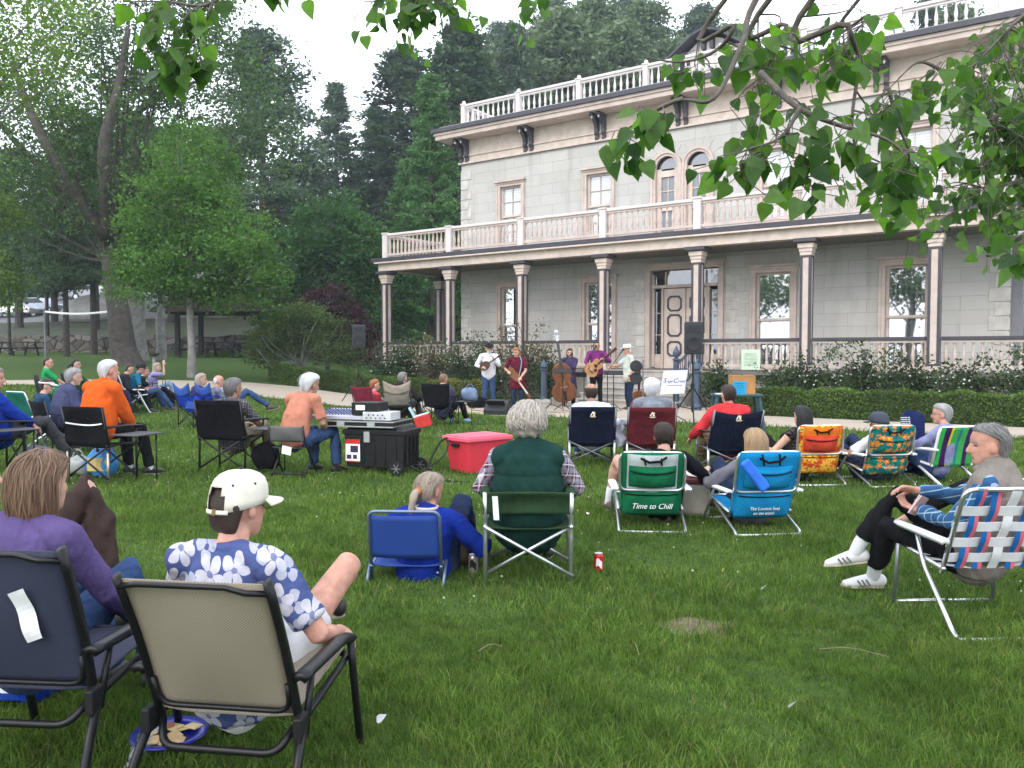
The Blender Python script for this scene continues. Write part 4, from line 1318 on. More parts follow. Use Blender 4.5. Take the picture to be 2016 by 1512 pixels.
branch([(1570, 215, 0), (1530, 275, 0), (1460, 300, 0)], 2.35, .007, .068, 6, 77, .09, .12, None, 7)
branch([(1600, 240, 0), (1580, 310, 0), (1560, 350, 0)], 2.4, .006, .066, 6, 78, .08, .12, None, 5)
branch([(1740, 180, .1), (1760, 250, .1), (1790, 330, .1), (1740, 360, .1)], 2.5, .007, .068, 6, 79, .09, .14, None, 8)
branch([(1720, -40, .1), (1700, 40, .1), (1650, 90, .1)], 2.8, .009, .072, 6, 80, .1, .2, [(2.4, .4, 4.2)], 9)
branch([(1850, 150, 0), (1800, 130, 0), (1760, 160, 0)], 2.7, .007, .066, 6, 86, .1, .18, None, 5)
# right edge: denser mass of smaller leaves a little farther off
for k, (pts, nt_) in enumerate((([(2120, -60, 0), (2000, 40, 0), (1930, 110, 0), (1880, 160, 0)], 20), ([(2140, 120, 0), (2020, 180, 0), (1940, 240, 0), (1880, 260, 0)], 20),
                                ([(2140, 200, 0), (2000, 245, 0), (1900, 270, 0), (1840, 300, 0)], 17), ([(2140, 230, .2), (2016, 265, .2), (1930, 330, .2), (1890, 370, .2)], 17),
                                ([(2120, 320, .1), (2030, 350, .1), (1960, 370, .1), (1900, 410, .1)], 10), ([(2140, 20, .4), (2050, 60, .4), (1980, 150, .4), (1920, 200, .4)], 20),
                                ([(2140, 300, .3), (2060, 290, .3), (2000, 300, .3), (1960, 320, .3)], 14))):
    branch(pts, 3.9, .013, .066, 9, 90 + k, .13, .32, [(3.4, 0.2, 4.4)] , nt_)
branch([(2080, 420, 0), (2030, 465, 0), (1990, 485, 0)], 2.5, .006, .07, 5, 99, .08, .10, [(3.3, .6, 3.2)], 5)
# top: hanging sprays against the sky
branch([(560, -120, 0), (500, -40, 0), (420, 20, 0), (340, 15, 0), (255, 15, 0)], 2.6, .010, .070, 6, 100, .08, .12, [(1.6, .2, 4.6), (-.4, 1.2, 3.6)], 10)
branch([(440, -20, 0), (420, 40, 0), (390, 90, 0), (350, 120, 0)], 2.6, .006, .070, 6, 101, .08, .10, None, 7)
branch([(860, -120, 0), (790, -40, 0), (760, 10, 0), (720, 15, 0)], 4.3, .012, .075, 7, 102, .12, .2, [(1.8, .2, 4.8), (.4, 2.0, 4.6)], 7)
branch([(830, -60, 0), (830, 0, 0), (800, 50, 0)], 4.3, .008, .075, 6, 103, .12, .16, None, 5)
branch([(1000, -120, 0), (980, -30, 0), (900, 10, 0), (860, 5, 0)], 4.3, .010, .075, 7, 104, .1, .18, [(1.9, .4, 4.8)], 6)
branch([(1080, -80, 0), (1060, -20, 0), (1020, 0, 0)], 4.3, .008, .075, 5, 105, .1, .12, [(1.9, .4, 4.8)], 4)

# --- grass blades, denser and finer near the viewer
def grass(n, d0, d1, h, w, r):
    D = np.sqrt(r.uniform(d0 * d0, d1 * d1, n)); X = r.uniform(-.95, .95, n) * D
    u = (X - HO.x) * UX + (D - HO.y) * UY; v = -(X - HO.x) * UY + (D - HO.y) * UX
    edge = path_near(u) + .12 * np.sin(u * 2.3) + r.normal(size=n) * .05
    ok = (v < edge) & ((((X - _bp[0]) / .2) ** 2 + ((D - _bp[1]) / .15) ** 2 > r.uniform(.3, 1.5, n)) | (r.uniform(size=n) < .12))
    clump = np.sin(X * 3.1 + 1.3 * np.sin(D * 2.3)) + np.sin(D * 2.7 + 1.9 * np.sin(X * 1.7)) + .8 * np.sin(X * 9 + D * 7)
    X, D, clump = X[ok], D[ok], clump[ok]; n = len(X)
    hh = h * r.uniform(.4, 1.4, n) * (1 + .22 * clump); a = r.uniform(0, 2 * PI, n); lean = r.uniform(.15, .95, n) * hh
    b = a + r.uniform(-1.2, 1.2, n)
    z0 = ground_z(X, D) - .004
    base = np.stack([X, D, z0], 1); dx = np.stack([np.cos(a), np.sin(a), 0 * a], 1) * (w * r.uniform(.7, 1.3, n))[:, None] / 2
    ld = np.stack([np.cos(b), np.sin(b), 0 * b], 1)
    m1 = base + ld * (lean * .3)[:, None] + np.array([0, 0, 1.]) * (hh * .6)[:, None]
    tip = base + ld * lean[:, None] + np.array([0, 0, 1.]) * (hh * .92)[:, None]
    V = np.stack([base - dx, base + dx, m1 + dx * .75, m1 - dx * .75, tip], 1)
    Ft = np.array([(0, 1, 2), (0, 2, 3), (3, 2, 4)])
    return V.reshape(-1, 3), (np.arange(n)[:, None, None] * 5 + Ft[None]).reshape(-1, 3)
def grass_mat():
    m, nt, b, out = nodemat('grass_blades')
    geo = nd(nt, 'ShaderNodeNewGeometry'); tc = coords(nt)
    c = mixc(nt, geo.outputs['Random Per Island'], (.044, .100, .014), (.185, .275, .060))
    dry = nd(nt, 'ShaderNodeMath', {'operation': 'FRACT'}, i0=math_n(nt, 'MULTIPLY', geo.outputs['Random Per Island'], 37.0)).outputs[0]
    c = mixc(nt, math_n(nt, 'MULTIPLY', math_n(nt, 'GREATER_THAN', dry, .95), .8), c, (.30, .27, .12))
    n1 = noise(nt, tc, .9, 5.0); n2 = noise(nt, tc, 3.2, 4.0)
    c = mixc(nt, nd(nt, 'ShaderNodeMapRange', None, Value=n1, i1=.4, i2=.65, i3=0.0, i4=.6).outputs[0], c, (.045, .088, .016))
    c = mixc(nt, nd(nt, 'ShaderNodeMapRange', None, Value=n2, i1=.55, i2=.8, i3=0.0, i4=.5).outputs[0], c, (.20, .215, .075))
    n3 = noise(nt, tc, 9.0, 3.0)
    c = nd(nt, 'ShaderNodeVectorMath', {'operation': 'SCALE'}, i0=c, Scale=nd(nt, 'ShaderNodeMapRange', None, Value=n3, i1=.3, i2=.7, i3=.6, i4=1.35).outputs[0]).outputs[0]  # clumpy shading of the lawn put into the blade colour
    nt.links.new(c, b.inputs['Base Color']); b.inputs['Roughness'].default_value = .6; b.inputs['Specular IOR Level'].default_value = .08
    tr = nd(nt, 'ShaderNodeBsdfTranslucent'); nt.links.new(nd(nt, 'ShaderNodeVectorMath', {'operation': 'MULTIPLY'}, i0=c, i1=(1.3, 1.4, .8)).outputs[0], tr.inputs[0])
    mx = nd(nt, 'ShaderNodeMixShader', None, Fac=.3)
    nt.links.new(b.outputs[0], mx.inputs[1]); nt.links.new(tr.outputs[0], mx.inputs[2]); nt.links.new(mx.outputs[0], out.inputs[0])
    return m
Vs, Fs, o_ = [], [], 0
rg = np.random.default_rng(77)
for args in ((175000, 1.9, 4.5, .054, .0040), (160000, 4.5, 8, .050, .006), (140000, 8, 14, .065, .010), (110000, 14, 26, .075, .018), (65000, 26, 46, .085, .035)):
    V, Fq = grass(*args, rg); Vs.append(V); Fs.append(Fq + o_); o_ += len(V)
tag(link('grass', fast_mesh('grass', np.vstack(Vs), np.vstack(Fs), grass_mat())), 'short green lawn grass', 'grass', kind='stuff')
D = np.sqrt(rg.uniform(4 ** 2, 17 ** 2, 1500)); X = rg.uniform(-.66, .66, 1500) * D
pt = np.sin(X * 1.3 + 2) + np.sin(D * 1.1 + X * .7) + rg.normal(size=1500) * .5
k = (pt > .3); X, D = X[k], D[k]
P = np.stack([X, D, ground_z(X, D) + rg.uniform(.045, .075, len(X))], 1)
oc = np.array([(1, 0, 0), (0, 1, 0), (-1, 0, 0), (0, -1, 0), (0, 0, 1), (0, 0, -1)]) * .0075
Vc = (P[:, None] + oc[None] * rg.uniform(.7, 1.3, (len(P), 1, 1))).reshape(-1, 3)
Fo = np.array([(0, 1, 4), (1, 2, 4), (2, 3, 4), (3, 0, 4), (1, 0, 5), (2, 1, 5), (3, 2, 5), (0, 3, 5)])
tag(link('clover_flowers', fast_mesh('clover_flowers', Vc, (np.arange(len(P))[:, None, None] * 6 + Fo[None]).reshape(-1, 3), M('clover_white', (.42, .44, .38), .9))), 'tiny white clover flowers scattered in the lawn', 'clover', kind='stuff')
# ------------------------------------------------------------------ chairs (local: x right, y forward, z up, origin on the ground)
def tubes(name, mat, parent, lines, r, n=8, fil=.0):
    o = None
    for L in lines:
        o = MB().tube(fillet(L, fil) if fil else L, r, n).build(name, mat, parent, smooth=True)
    return o

def panel(name, mat, parent, A, B, C_, D_, sag=.03, th=.006, nu=10, nv=8, dirn=(0, 1, 0), edge=0.0):
    """cloth between four corners (A-B lower edge, D-C upper), bellied along dirn"""
    A, B, C_, D_ = [np.asarray(q, float) for q in (A, B, C_, D_)]; dn = np.asarray(dirn, float)
    def fn(u, v):
        p = (A * (1 - u) + B * u) * (1 - v) + (D_ * (1 - u) + C_ * u) * v
        k = math.sin(PI * u) * (.35 + .65 * math.sin(PI * min(1, max(0, v)))) if edge == 0 else math.sin(PI * u)
        up = edge * (math.sin(PI * u)) * (v if edge else 0)
        return p + dn * sag * k - np.array([0, 0, 1.]) * up + dn * .003 * math.sin(9 * u + 5 * v)
    return MB().sheet(fn, nu, nv, th).build(name, mat, parent, smooth=True)

GC = 'chairs set out on the lawn'
def director_chair(label, loc, heading, cloth_m, frame_m, w=.29, zb=(.52, .86), seat=.43, rec=.05, arm=True, table=None, strip=None, logo=False, dip=0.0, pads=BLACKPL, light_tip=None, front=.42, name='director_chair'):
    t = thing(name, label, 'folding chair', loc, heading, GC)
    yb, yf, az = -.22, front - .22, seat + .185
    for sx in (-1, 1):
        x = sx * w
        up = tubes('upright', frame_m, t, [[(x, yb, 0), (x, yb + .02, seat), (x * 1.0, yb - rec - .02, zb[1])]], .0135, 8, .06)
        if light_tip is not None:
            MB().tube([(x, yb, .0), (x, yb, .36)], .0155, 8).build('leg_sleeve', light_tip, up, smooth=True)
        MB().tube([(x, yf, 0), (x, yf, az)], .0135, 8).build('front_leg', frame_m, t, smooth=True)
        if arm:
            m = MB(); m.sheet(lambda u, v, x=x: (x + (v - .5) * .055, yb - .03 + u * (yf - yb + .12), .015 + az + .012 * math.sin(PI * v) - .02 * u ** 3), 8, 4, .018)
            m.build('armrest', pads, t, smooth=True)
    tubes('cross_brace', frame_m, t, [[(-w - .01, yb + .014, .07), (w, yb + .014, seat)], [(w + .01, yb - .014, .07), (-w, yb - .014, seat)],
                                      [(-w, yf + .014, .07), (w, yf + .014, seat)], [(w, yf - .014, .07), (-w, yf - .014, seat)]], .0115, 8)
    tubes('seat_rail', frame_m, t, [[(s * w, yb - .02, seat), (s * w, yf + .03, seat)] for s in (-1, 1)], .012, 8)
    panel('seat', cloth_m, t, (-w, yb, seat), (w, yb, seat), (w, yf, seat), (-w, yf, seat), .05, .008, dirn=(0, 0, -1))
    y0 = yb - rec * (zb[0] - seat) / (zb[1] - seat); y1 = yb - rec - .02
    bk = panel('backrest', cloth_m, t, (-w - .012, y0, zb[0]), (w + .012, y0, zb[0]), (w + .012, y1, zb[1]), (-w - .012, y1, zb[1]), -.05 if not dip else -.03, .012, 12, 8, dirn=(0, -1, 0), edge=dip)
    if strip is not None:
        za = zb[0] + (zb[1] - zb[0]) * strip[0]; ya = y0 + (y1 - y0) * strip[0]
        MB().sheet(lambda u, v: (-w + .03 + u * (2 * w - .06), ya - .012 + .052 * math.sin(PI * u) * .8, za - .025 * math.sin(PI * u) + v * .016), 10, 1, .004).build('white_piping', M('white_tape', (.75, .75, .76)), bk)
    if logo:
        mk_logo(bk, (0, y1 - .008 + .022, zb[1] - .105))
    if table:
        tz = .56; sx = table
        tb = MB().box((sx * (w + .21), -.0, tz), (.36, .44, .016)).build('side_table', M('dark_table_top', (.05, .05, .055), .5, 0, .1), t, bevel=.008)
        tubes('table_leg', frame_m, tb, [[(sx * (w + .01), yf - .02, .2), (sx * (w + .2), .1, tz - .01)], [(sx * (w + .3), .18, tz - .01), (sx * (w + .3), .18, .02)]], .009, 6)
    return t

def mk_logo(parent, p):
    wht = M('logo_white', (.75, .75, .76)); gold = M('logo_gold', (.75, .42, .03))
    x, y, z = p
    m = MB()
    m.prism([(-.035, 0), (-.026, 0), (-.004, .034), (.016, 0), (.028, 0), (-.002, .052)], (x, y - .004, z), (1, 0, 0), (0, 0, 1), .004)
    m.prism([(.004, 0), (.012, .014), (.020, 0)], (x, y - .004, z), (1, 0, 0), (0, 0, 1), .003)
    m.box((x, y - .004, z - .012), (.075, .003, .004))
    m.build('logo_peak', wht, parent)
    m = MB(); m.prism([(.016 + .014 * math.cos(a), .032 + .014 * math.sin(a)) for a in np.linspace(-.9, 2.6, 10)], (x, y - .003, z), (1, 0, 0), (0, 0, 1), .003)
    m.build('logo_sun', gold, parent)
    text('GCI', .020, wht, parent, (x - .002, y - .007, z + .002), (PI / 2, 0, 0), depth=.0006)
    m = MB(); m.box((x, y - .005, z - .02), (.06, .002, .004)); m.build('logo_bar', gold, parent)

def quad_chair(label, loc, heading, cloth_m, top_m=None, frame_m=DARKTUBE, w=.27, seat=.42, top=.88, peaks=True, arms=True, table=None):
    t = thing('camp_chair', label, 'camp chair', loc, heading, GC)
    yb, yf = -.26, .24
    lines = []
    for (a, b) in (((-w, yb), (w, yb)), ((-w, yf), (w, yf)), ((-w, yb), (-w, yf)), ((w, yb), (w, yf))):
        lines += [[(a[0], a[1], .03), (b[0], b[1], seat)], [(b[0], b[1], .03), (a[0], a[1], seat)]]
    tubes('cross_legs', frame_m, t, lines, .0095, 6)
    for sx in (-1, 1):
        tubes('upright', frame_m, t, [[(sx * w, yb, .0), (sx * w, yb, seat), (sx * (w + .01), yb - .1, top)]], .0105, 6, .05)
        MB().tube([(sx * w, yf, 0), (sx * w, yf, .62)], .0095, 6).build('front_leg', frame_m, t)
        if arms:
            MB().sheet(lambda u, v, sx=sx: (sx * w + (v - .5) * .07, yb - .04 + u * (yf - yb + .06), .625 - .035 * math.sin(PI * u)), 8, 3, .01).build('armrest', cloth_m, t, smooth=True)
    panel('seat', cloth_m, t, (-w, yb, seat), (w, yb, seat), (w, yf, seat), (-w, yf, seat), .08, .008, dirn=(0, 0, -1))
    def fn(u, v):
        x = (u - .5) * 2
        zt = top - (.11 * (1 - abs(x) ** 1.6) if peaks else .015 * (1 - x * x))
        wid = w * (.86 + .16 * v)
        z = seat - .02 + (zt - seat + .02) * v
        return (x * wid, yb - .1 * (z - seat) / (top - seat) - .05 * (1 - x * x) * math.sin(PI * (.25 + .6 * v)), z)
    b = MB().sheet(fn, 14, 9, .008).build('backrest', cloth_m, t, smooth=True)
    if top_m is not None:
        MB().sheet(lambda u, v: tuple(np.array(fn(u, .55 + .45 * v)) + np.array([0, -.007, 0])), 14, 4, .004).build('head_panel', top_m, b, smooth=True)
    if table:
        tb = MB().box((table * (w + .2), .05, .5), (.32, .38, .015)).build('side_table', M('dark_table_top', (.05, .05, .055), .5, 0, .1), t, bevel=.006)
        tubes('table_leg', frame_m, tb, [[(table * (w + .3), .18, 0), (table * (w + .3), .18, .49)], [(table * (w + .02), .1, .2), (table * (w + .25), .1, .49)]], .008, 6)
    return t

def beach_chair(label, loc, heading, cloth_m, frame_m=ALU, arm_m=None, w=.27, seat=.24, top=.76, rec=26, pouch=None, lower=None, panel_m=None, words=None, stripe=False, leg_m=None, strap=True, name='beach_chair', thick=.0125, wordm=None):
    """low folding chair: looped back tube, sling, wide arms, splayed legs"""
    t = thing(name, label, 'beach chair', loc, heading, GC)
    leg_m = leg_m or frame_m; arm_m = arm_m or WHITEPL
    s, c = math.sin(rad(rec)), math.cos(rad(rec))
    y0, z0 = -.20, seat - .02
    L = (top - z0) / c
    def bp(x, q, off=0.0):               # point on the back plane, q metres up the slope, off behind it
        return np.array((x, y0 - q * s - off * c, z0 + q * c - off * s))
    if stripe:
        lp = [bp(-w, 0), bp(-w, L), bp(w, L), bp(w, 0)]
    else:
        lp = None
    if lp is not None:
        tubes('back_frame', frame_m, t, [lp], thick, 8, .07)
    else:
        a = bp(-w + .005, L * .42, .05); b = bp(w - .005, L * .42, .05)
        ring = fillet([bp(0, L, 0), bp(-w, L, .0), bp(-w, L * .40, .05), bp(w, L * .40, .05), bp(w, L, .0), bp(0, L, 0)], .07)
        MB().tube(ring, thick, 8).build('back_frame', frame_m, t, smooth=True)
        tubes('back_side_rail', leg_m, t, [[bp(x, -.04), bp(x, L * .5)] for x in (-w + .02, w - .02)], thick * .9, 8)
    sl = MB().sheet(lambda u, v: tuple(bp((u - .5) * 2 * (w - .012), .0 + (L + .004) * v, .012 + .03 * math.sin(PI * u) * math.sin(PI * v) * (-1 if stripe else 1))), 12, 12, .009).build('backrest', cloth_m, t, smooth=True)
    if panel_m is not None:
        MB().sheet(lambda u, v: tuple(bp((u - .5) * 2 * (w - .06), .01 + (L * .98) * v, .027 + .03 * math.sin(PI * u))), 8, 8, .005).build('back_panel', panel_m, sl, smooth=True)
    panel('seat', cloth_m, t, (-w, y0, seat), (w, y0, seat), (w, .22, seat + .05), (-w, .22, seat + .05), .05, .008, dirn=(0, 0, -1))
    tubes('seat_rail', leg_m, t, [[(x, y0 - .02, seat - .01), (x, .24, seat + .05)] for x in (-w, w)] + [[(-w, .24, seat + .05), (w, .24, seat + .05)]], thick * .9, 8)
    for sx in (-1, 1):
        x = sx * (w + .035)
        za = seat + .17
        m = MB(); m.sheet(lambda u, v: (x + (v - .5) * .055 * (1 + .2 * u), y0 - .12 + .5 * u, za - .015 * u + .01 * math.sin(PI * v)), 8, 4, .024)
        m.build('armrest', arm_m, t, smooth=True, bevel=.004)
        tubes('leg', leg_m, t, [[(x, .30, 0), (x, .27, .03), (x, .02, za - .012)]], thick, 8, .04)
        tubes('leg', leg_m, t, [[(x - sx * .03, y0 - .20, .0), (x - sx * .03, y0 - .17, .03), (x - sx * .03, .10, seat + .02)]], thick, 8, .04)
    tubes('foot_bar', leg_m, t, [[(-w - .03, .31, .006), (w + .03, .31, .006)], [(-w - .005, y0 - .21, .006), (w + .005, y0 - .21, .006)]], thick * .9, 8)
    if pouch is not None:
        def pk(u, v, z0_=.46, z1_=.80, dep=.05, ww=w * .72):
            return tuple(bp((u - .5) * 2 * ww, L * (z0_ + (z1_ - z0_) * v), .035 + .03 * math.sin(PI * u) + dep * math.sin(PI * u) ** .5 * math.sin(PI * min(1, v * 1.1)) ** .5))
        p = MB().sheet(lambda u, v: pk(u, v), 10, 8, .008).build('pouch', pouch, t, smooth=True)
        MB().sheet(lambda u, v: tuple(np.array(pk(u, .80 + .24 * v)) + np.array([0, -.016, 0])), 10, 3, .008).build('flap', pouch, p, smooth=True)
        MB().tube([np.array(pk(u, .79)) + np.array([0, -.018, -.002]) for u in np.linspace(.03, .97, 12)], .005, 5).build('zip', BLACKCL, p)
    if lower is not None:
        def lk(u, v): return tuple(bp((u - .5) * 2 * w * .88, L * (-.04 + .42 * v), .03 + .055 * math.sin(PI * u) ** .5 * math.sin(PI * min(1, max(0, v * .9 + .05))) ** .5))
        p = MB().sheet(lk, 10, 8, .008).build('lower_pouch', lower, t, smooth=True)
        MB().tube([np.array(lk(u, .88)) + np.array([0, -.008, 0]) for u in np.linspace(.03, .97, 12)], .005, 5).build('zip', BLACKCL, p)
        if words:
            for k, (wd, sz, sh) in enumerate(words):
                q = np.array(lk(.5, .46 - .20 * k)) + np.array([0, -.0075, 0])
                text(wd, sz, wordm or M('silver_print', (.62, .66, .64)), p, q, (PI / 2 - rad(rec) * .55, 0, 0), shear=sh, depth=.0025)
    if strap:
        m = MB()
        for x in (-.075, .07):
            m.tube([bp(x, L * .99, .03), bp(x * .95, L * .93, .06), bp(x * .9 + .01, L * .84, .06)], .008, 5)
        m.tube([bp(-.10, L * .95, .05), bp(-.03, L * .90, .075), bp(.06, L * .92, .075), bp(.11, L * .97, .05)], .010, 6)
        m.build('strap', BLACKCL, t)
    return t

# ------------------------------------------------------------------ foreground pair: sling patio chairs
def patio_chair(label, loc, heading, fab, w=.235, tagp=None, zlo=.335, ztop=.80, rec=.15, name='patio_chair'):
    t = thing(name, label, 'patio chair', loc, heading, GC)
    BK = M('black_enamel_tube', (.008, .008, .009), .38, 0, .1, 20, spec=.3)
    yb = -.24
    def bp(x, q): return np.array((x, yb - rec * q - .05 * q * q, zlo + (ztop - zlo) * q))
    for sx in (-1, 1):
        m = MB(); m.tube([bp(sx * (w + .012), q) for q in np.linspace(-.12, 1.03, 8)], .020, 8, flat=.6, ref=(0, 1, 0))
        m.build('back_rail', BK, t, smooth=True)
        MB().tube(fillet([(sx * (w + .03), yb - .0, zlo - .02), (sx * (w + .045), yb - .10, .18), (sx * (w + .05), yb - .17, 0)], .05), .014, 8, flat=1.3).build('rear_leg', BK, t, smooth=True)
        MB().tube(fillet([(sx * (w + .045), .26, 0), (sx * (w + .043), .20, .26), (sx * (w + .04), .17, zlo + .10)], .06), .014, 8, flat=1.3).build('front_leg', BK, t, smooth=True)
        m = MB(); m.sheet(lambda u, v: (sx * (w + .045) + (v - .5) * .045, yb - .06 + u * .45, zlo + .135 - .01 * u + .012 * math.sin(PI * v) - .05 * max(0, u - .85) * 3), 10, 4, .026)
        m.build('armrest', BK, t, smooth=True)
        tubes('arm_strut', BK, t, [[(sx * (w + .035), yb + .06, zlo + .125), (sx * (w + .035), yb + .0, zlo - .06)]], .012, 8)
        MB().box((sx * (w + .03), yb - .02, zlo - .03), (.03, .07, .08)).build('hinge', BLACKPL, t, bevel=.006)
    tubes('back_bar', BK, t, [[bp(-w - .01, .96) + (0, -.014, 0), bp(-w * .75, .99) + (0, -.022, 0), bp(w * .5, .99) + (0, -.022, 0), bp(w * .75, .955) + (0, -.022, 0), bp(w + .01, .95) + (0, -.014, 0)],
                              fillet([bp(-w, .25) + (0, -.012, 0), bp(-w * .98, .035) + (0, -.014, 0), bp(w * .98, .035) + (0, -.014, 0), bp(w, .25) + (0, -.012, 0)], .06)], .009, 7)
    tubes('seat_frame', BK, t, [fillet([(-w - .02, yb, zlo - .03), (-w - .02, .22, zlo + .03), (w + .02, .22, zlo + .03), (w + .02, yb, zlo - .03)], .06), fillet([(-w, yb, zlo - .04), (-w * .85, yb - .06, zlo - .10), (w * .85, yb - .06, zlo - .10), (w, yb, zlo - .04)], .05)], .013, 8)
    MB().sheet(lambda u, v: tuple(bp((u - .5) * 2 * w, .01 + 1.0 * v) + np.array([0, -.035 * math.sin(PI * u) * math.sin(PI * v), 0])), 14, 12, .004).build('backrest', fab, t, smooth=True)
    panel('seat', fab, t, (-w, yb, zlo), (w, yb, zlo), (w, .22, zlo + .05), (-w, .22, zlo + .05), .04, .004, dirn=(0, 0, -1))
    if tagp is not None:
        u0, v0 = tagp
        MB().sheet(lambda u, v: tuple(bp((u0 + .105 * u + .09 * (1 - v) * .5 - .5) * 2 * w, v0 + .36 * v) + np.array([0, -.045 - .006 * math.sin(v * 7 + u), .02 * u])), 3, 10, .001).build('care_label', PAPER, t)
        q = bp((u0 + .07 - .5) * 2 * w, v0 + .05)
    return t
def world_spot(x, D): return Vector((x, D, float(ground_z(x, D))))

TAN = meshfab('tan_sling_mesh', (.34, .29, .215), (.14, .115, .085), 300)
NAVYM = meshfab('navy_sling_mesh', (.030, .036, .070), (.016, .019, .042), 300)
patio_chair('tan mesh patio chair with black frame holding the man in the white cap', world_spot(-.87, 2.78), 8, TAN, .222)
cA = patio_chair('navy mesh patio chair with a white care label on its back', world_spot(-1.60, 2.86), 5, NAVYM, .25, (.66, .36), zlo=.385, ztop=.86, rec=.09)

# --- row of low and director chairs, mid lawn
BLUEM = meshfab('bright_blue_sling', (.008, .055, .30), (.005, .03, .17), 200)
def low_chair(label, loc, heading):
    t = thing('low_chair', label, 'beach chair', loc, heading, GC)
    w = .225; GR = M('grey_blue_tube', (.14, .19, .27), .4, .6, .1, 10)
    def bp(x, z): return np.array((x, -.18 - (z - .10) * .22, z))
    tubes('back_frame', GR, t, [[bp(-w, .02), bp(-w, .475), bp(w, .475), bp(w, .02)]], .0115, 8, .05)
    MB().sheet(lambda u, v: tuple(bp((u - .5) * 2 * (w - .005), .17 + .28 * v) + np.array([0, -.03 * math.sin(PI * u), 0])), 12, 8, .006).build('backrest', BLUEM, t, smooth=True)
    panel('seat', BLUEM, t, (-w, -.18, .12), (w, -.18, .12), (w, .25, .15), (-w, .25, .15), .04, .006, dirn=(0, 0, -1))
    tubes('seat_rail', GR, t, [[(s * w, -.2, .11), (s * w, .27, .15)] for s in (-1, 1)], .011, 8)
    for s in (-1, 1):
        tubes('leg', GR, t, [[(s * (w + .02), .22, 0), (s * (w + .02), -.02, .14)]], .011, 8)
        tubes('leg', GR, t, [[(s * (w + .02), -.25, 0), (s * (w + .02), -.1, .13)]], .011, 8)
    return t
low_chair('low chair with a bright blue mesh back close to the grass', G(808, 5.32), 3)
GRNCL = cloth('olive_green_canvas', (.022, .048, .022))
cg = director_chair('aluminium director chair with a green canvas back strip', G(1040, 5.28), 1, GRNCL, ALU, .27, (.46, .60), .38, .02, light_tip=None, pads=GRNCL)
m = MB()
m.sheet(lambda u, v: (-.225 + .035 * u + .01 * (1 - v), -.265 - .004 * math.sin(8 * v), .43 + .15 * v), 2, 6, .001)
m.build('care_label', PAPER, cg)

# rocker chairs in front of the stage
MARCL = cloth('maroon_canvas', (.105, .016, .022)); GREYTUBE = M('grey_steel_tube', (.16, .17, .18), .35, .7, .1, 20)
director_chair('navy camp chair with peak logo holding the bald man in the white shirt', G(1164, 10.55), 2, NAVYCL, GREYTUBE, 0.285, (.27, .79), .34, .17, logo=True, light_tip=ALU, name='camp_chair')
director_chair('maroon camp chair with peak logo', G(1278, 10.45), 3, MARCL, GREYTUBE, 0.295, (.27, .79), .34, .17, logo=True, light_tip=ALU, name='camp_chair')
director_chair('navy camp chair with peak logo holding the person in the red hoodie', G(1430, 9.85), -6, NAVYCL, GREYTUBE, .295, (.25, .80), .33, .19, logo=True, light_tip=ALU, dip=.05, name='camp_chair')
# director chairs on the left
ORF = dict(light_tip=M('pale_bronze_tube', (.42, .36, .30), .35, .8, .1, 20))
director_chair('black director chair with side table holding the man in orange', G(200, 9.25), 18, BLACKCL, DARKTUBE, .285, (.42, .87), .44, .05, table=1, strip=(.58,), **ORF)
director_chair('black director chair with cans on its side table at the left edge', G(-8, 9.9), 38, BLACKCL, DARKTUBE, .285, (.42, .87), .44, .05, table=1, strip=(.58,), **ORF)
director_chair('large plain black director chair holding the man in the dark plaid shirt', G(455, 9.95), 14, BLACKCL, DARKTUBE, .31, (.42, .90), .46, .06, table=1)
# camp chairs farther off
BLUECL = cloth('royal_blue_nylon', (.008, .03, .26)); BLUE2 = meshfab('blue_head_mesh', (.015, .075, .36), (.01, .05, .25), 150)
quad_chair('bright blue camp chair, left of the blue pair, with a bag on its side', G(388, 16.2), 38, BLUECL, BLUE2)
quad_chair('bright blue camp chair, right of the blue pair, behind the grey haired man', G(430, 16.3), 40, BLUECL, BLUE2)
TANCL = cloth('tan_nylon', (.19, .165, .135)); TAN2 = cloth('pale_tan_nylon', (.30, .25, .20))
quad_chair('tan camp chair with a paler head panel', G(782, 16.6), -6, TANCL, TAN2, top=.92)
quad_chair('black camp chair with a side table in front of the wedge speaker', G(868, 16.3), 14, BLACKCL, None, peaks=False, table=1, top=.87, w=.29)
REDCL = cloth('dark_red_nylon', (.16, .018, .035))
quad_chair('dark red camp chair in front of the left tripod speaker', G(733, 16.9), 32, REDCL, None, peaks=False, top=.78)
quad_chair('dark camp chair holding the man in the green shirt', G(106, 18.2), 50, cloth('charcoal_nylon', (.03, .028, .03)), None, peaks=False, top=.98)
quad_chair('dark camp chair holding the woman in dark green', G(158, 18.7), 50, cloth('charcoal_nylon', (.03, .028, .03)), None, peaks=False, top=.98)
quad_chair('black camp chair with a red dot holding the person in the dark blue fleece', G(124, 11.6), 40, BLACKCL, None, peaks=False, top=.80)
TEALCL = cloth('teal_sling', (.012, .13, .10))
beach_chair('low teal beach chair holding the woman in the sun visor', G(80, 13.0), 30, TEALCL, WHITEPL, seat=.3, top=.86, rec=20, strap=False, stripe=True)
beach_chair('white framed lawn chair holding the man in the teal shirt', G(266, 19.2), 62, NAVYCL, WHITEPL, seat=.38, top=.92, rec=18, strap=False, stripe=True, name='lawn_chair')
quad_chair('dark folding chair holding the bald man in black', G(284, 20.0), 55, BLACKCL, None, peaks=False, top=.80)
quad_chair('low grey folding chair holding the woman in lavender', G(303, 21.2), 60, cloth('charcoal_nylon', (.03, .028, .03)), None, peaks=False, top=.72)
quad_chair('navy camp chair holding the boy in red and white', G(220, 18.3), 55, NAVYCL, None, peaks=False, top=.86)
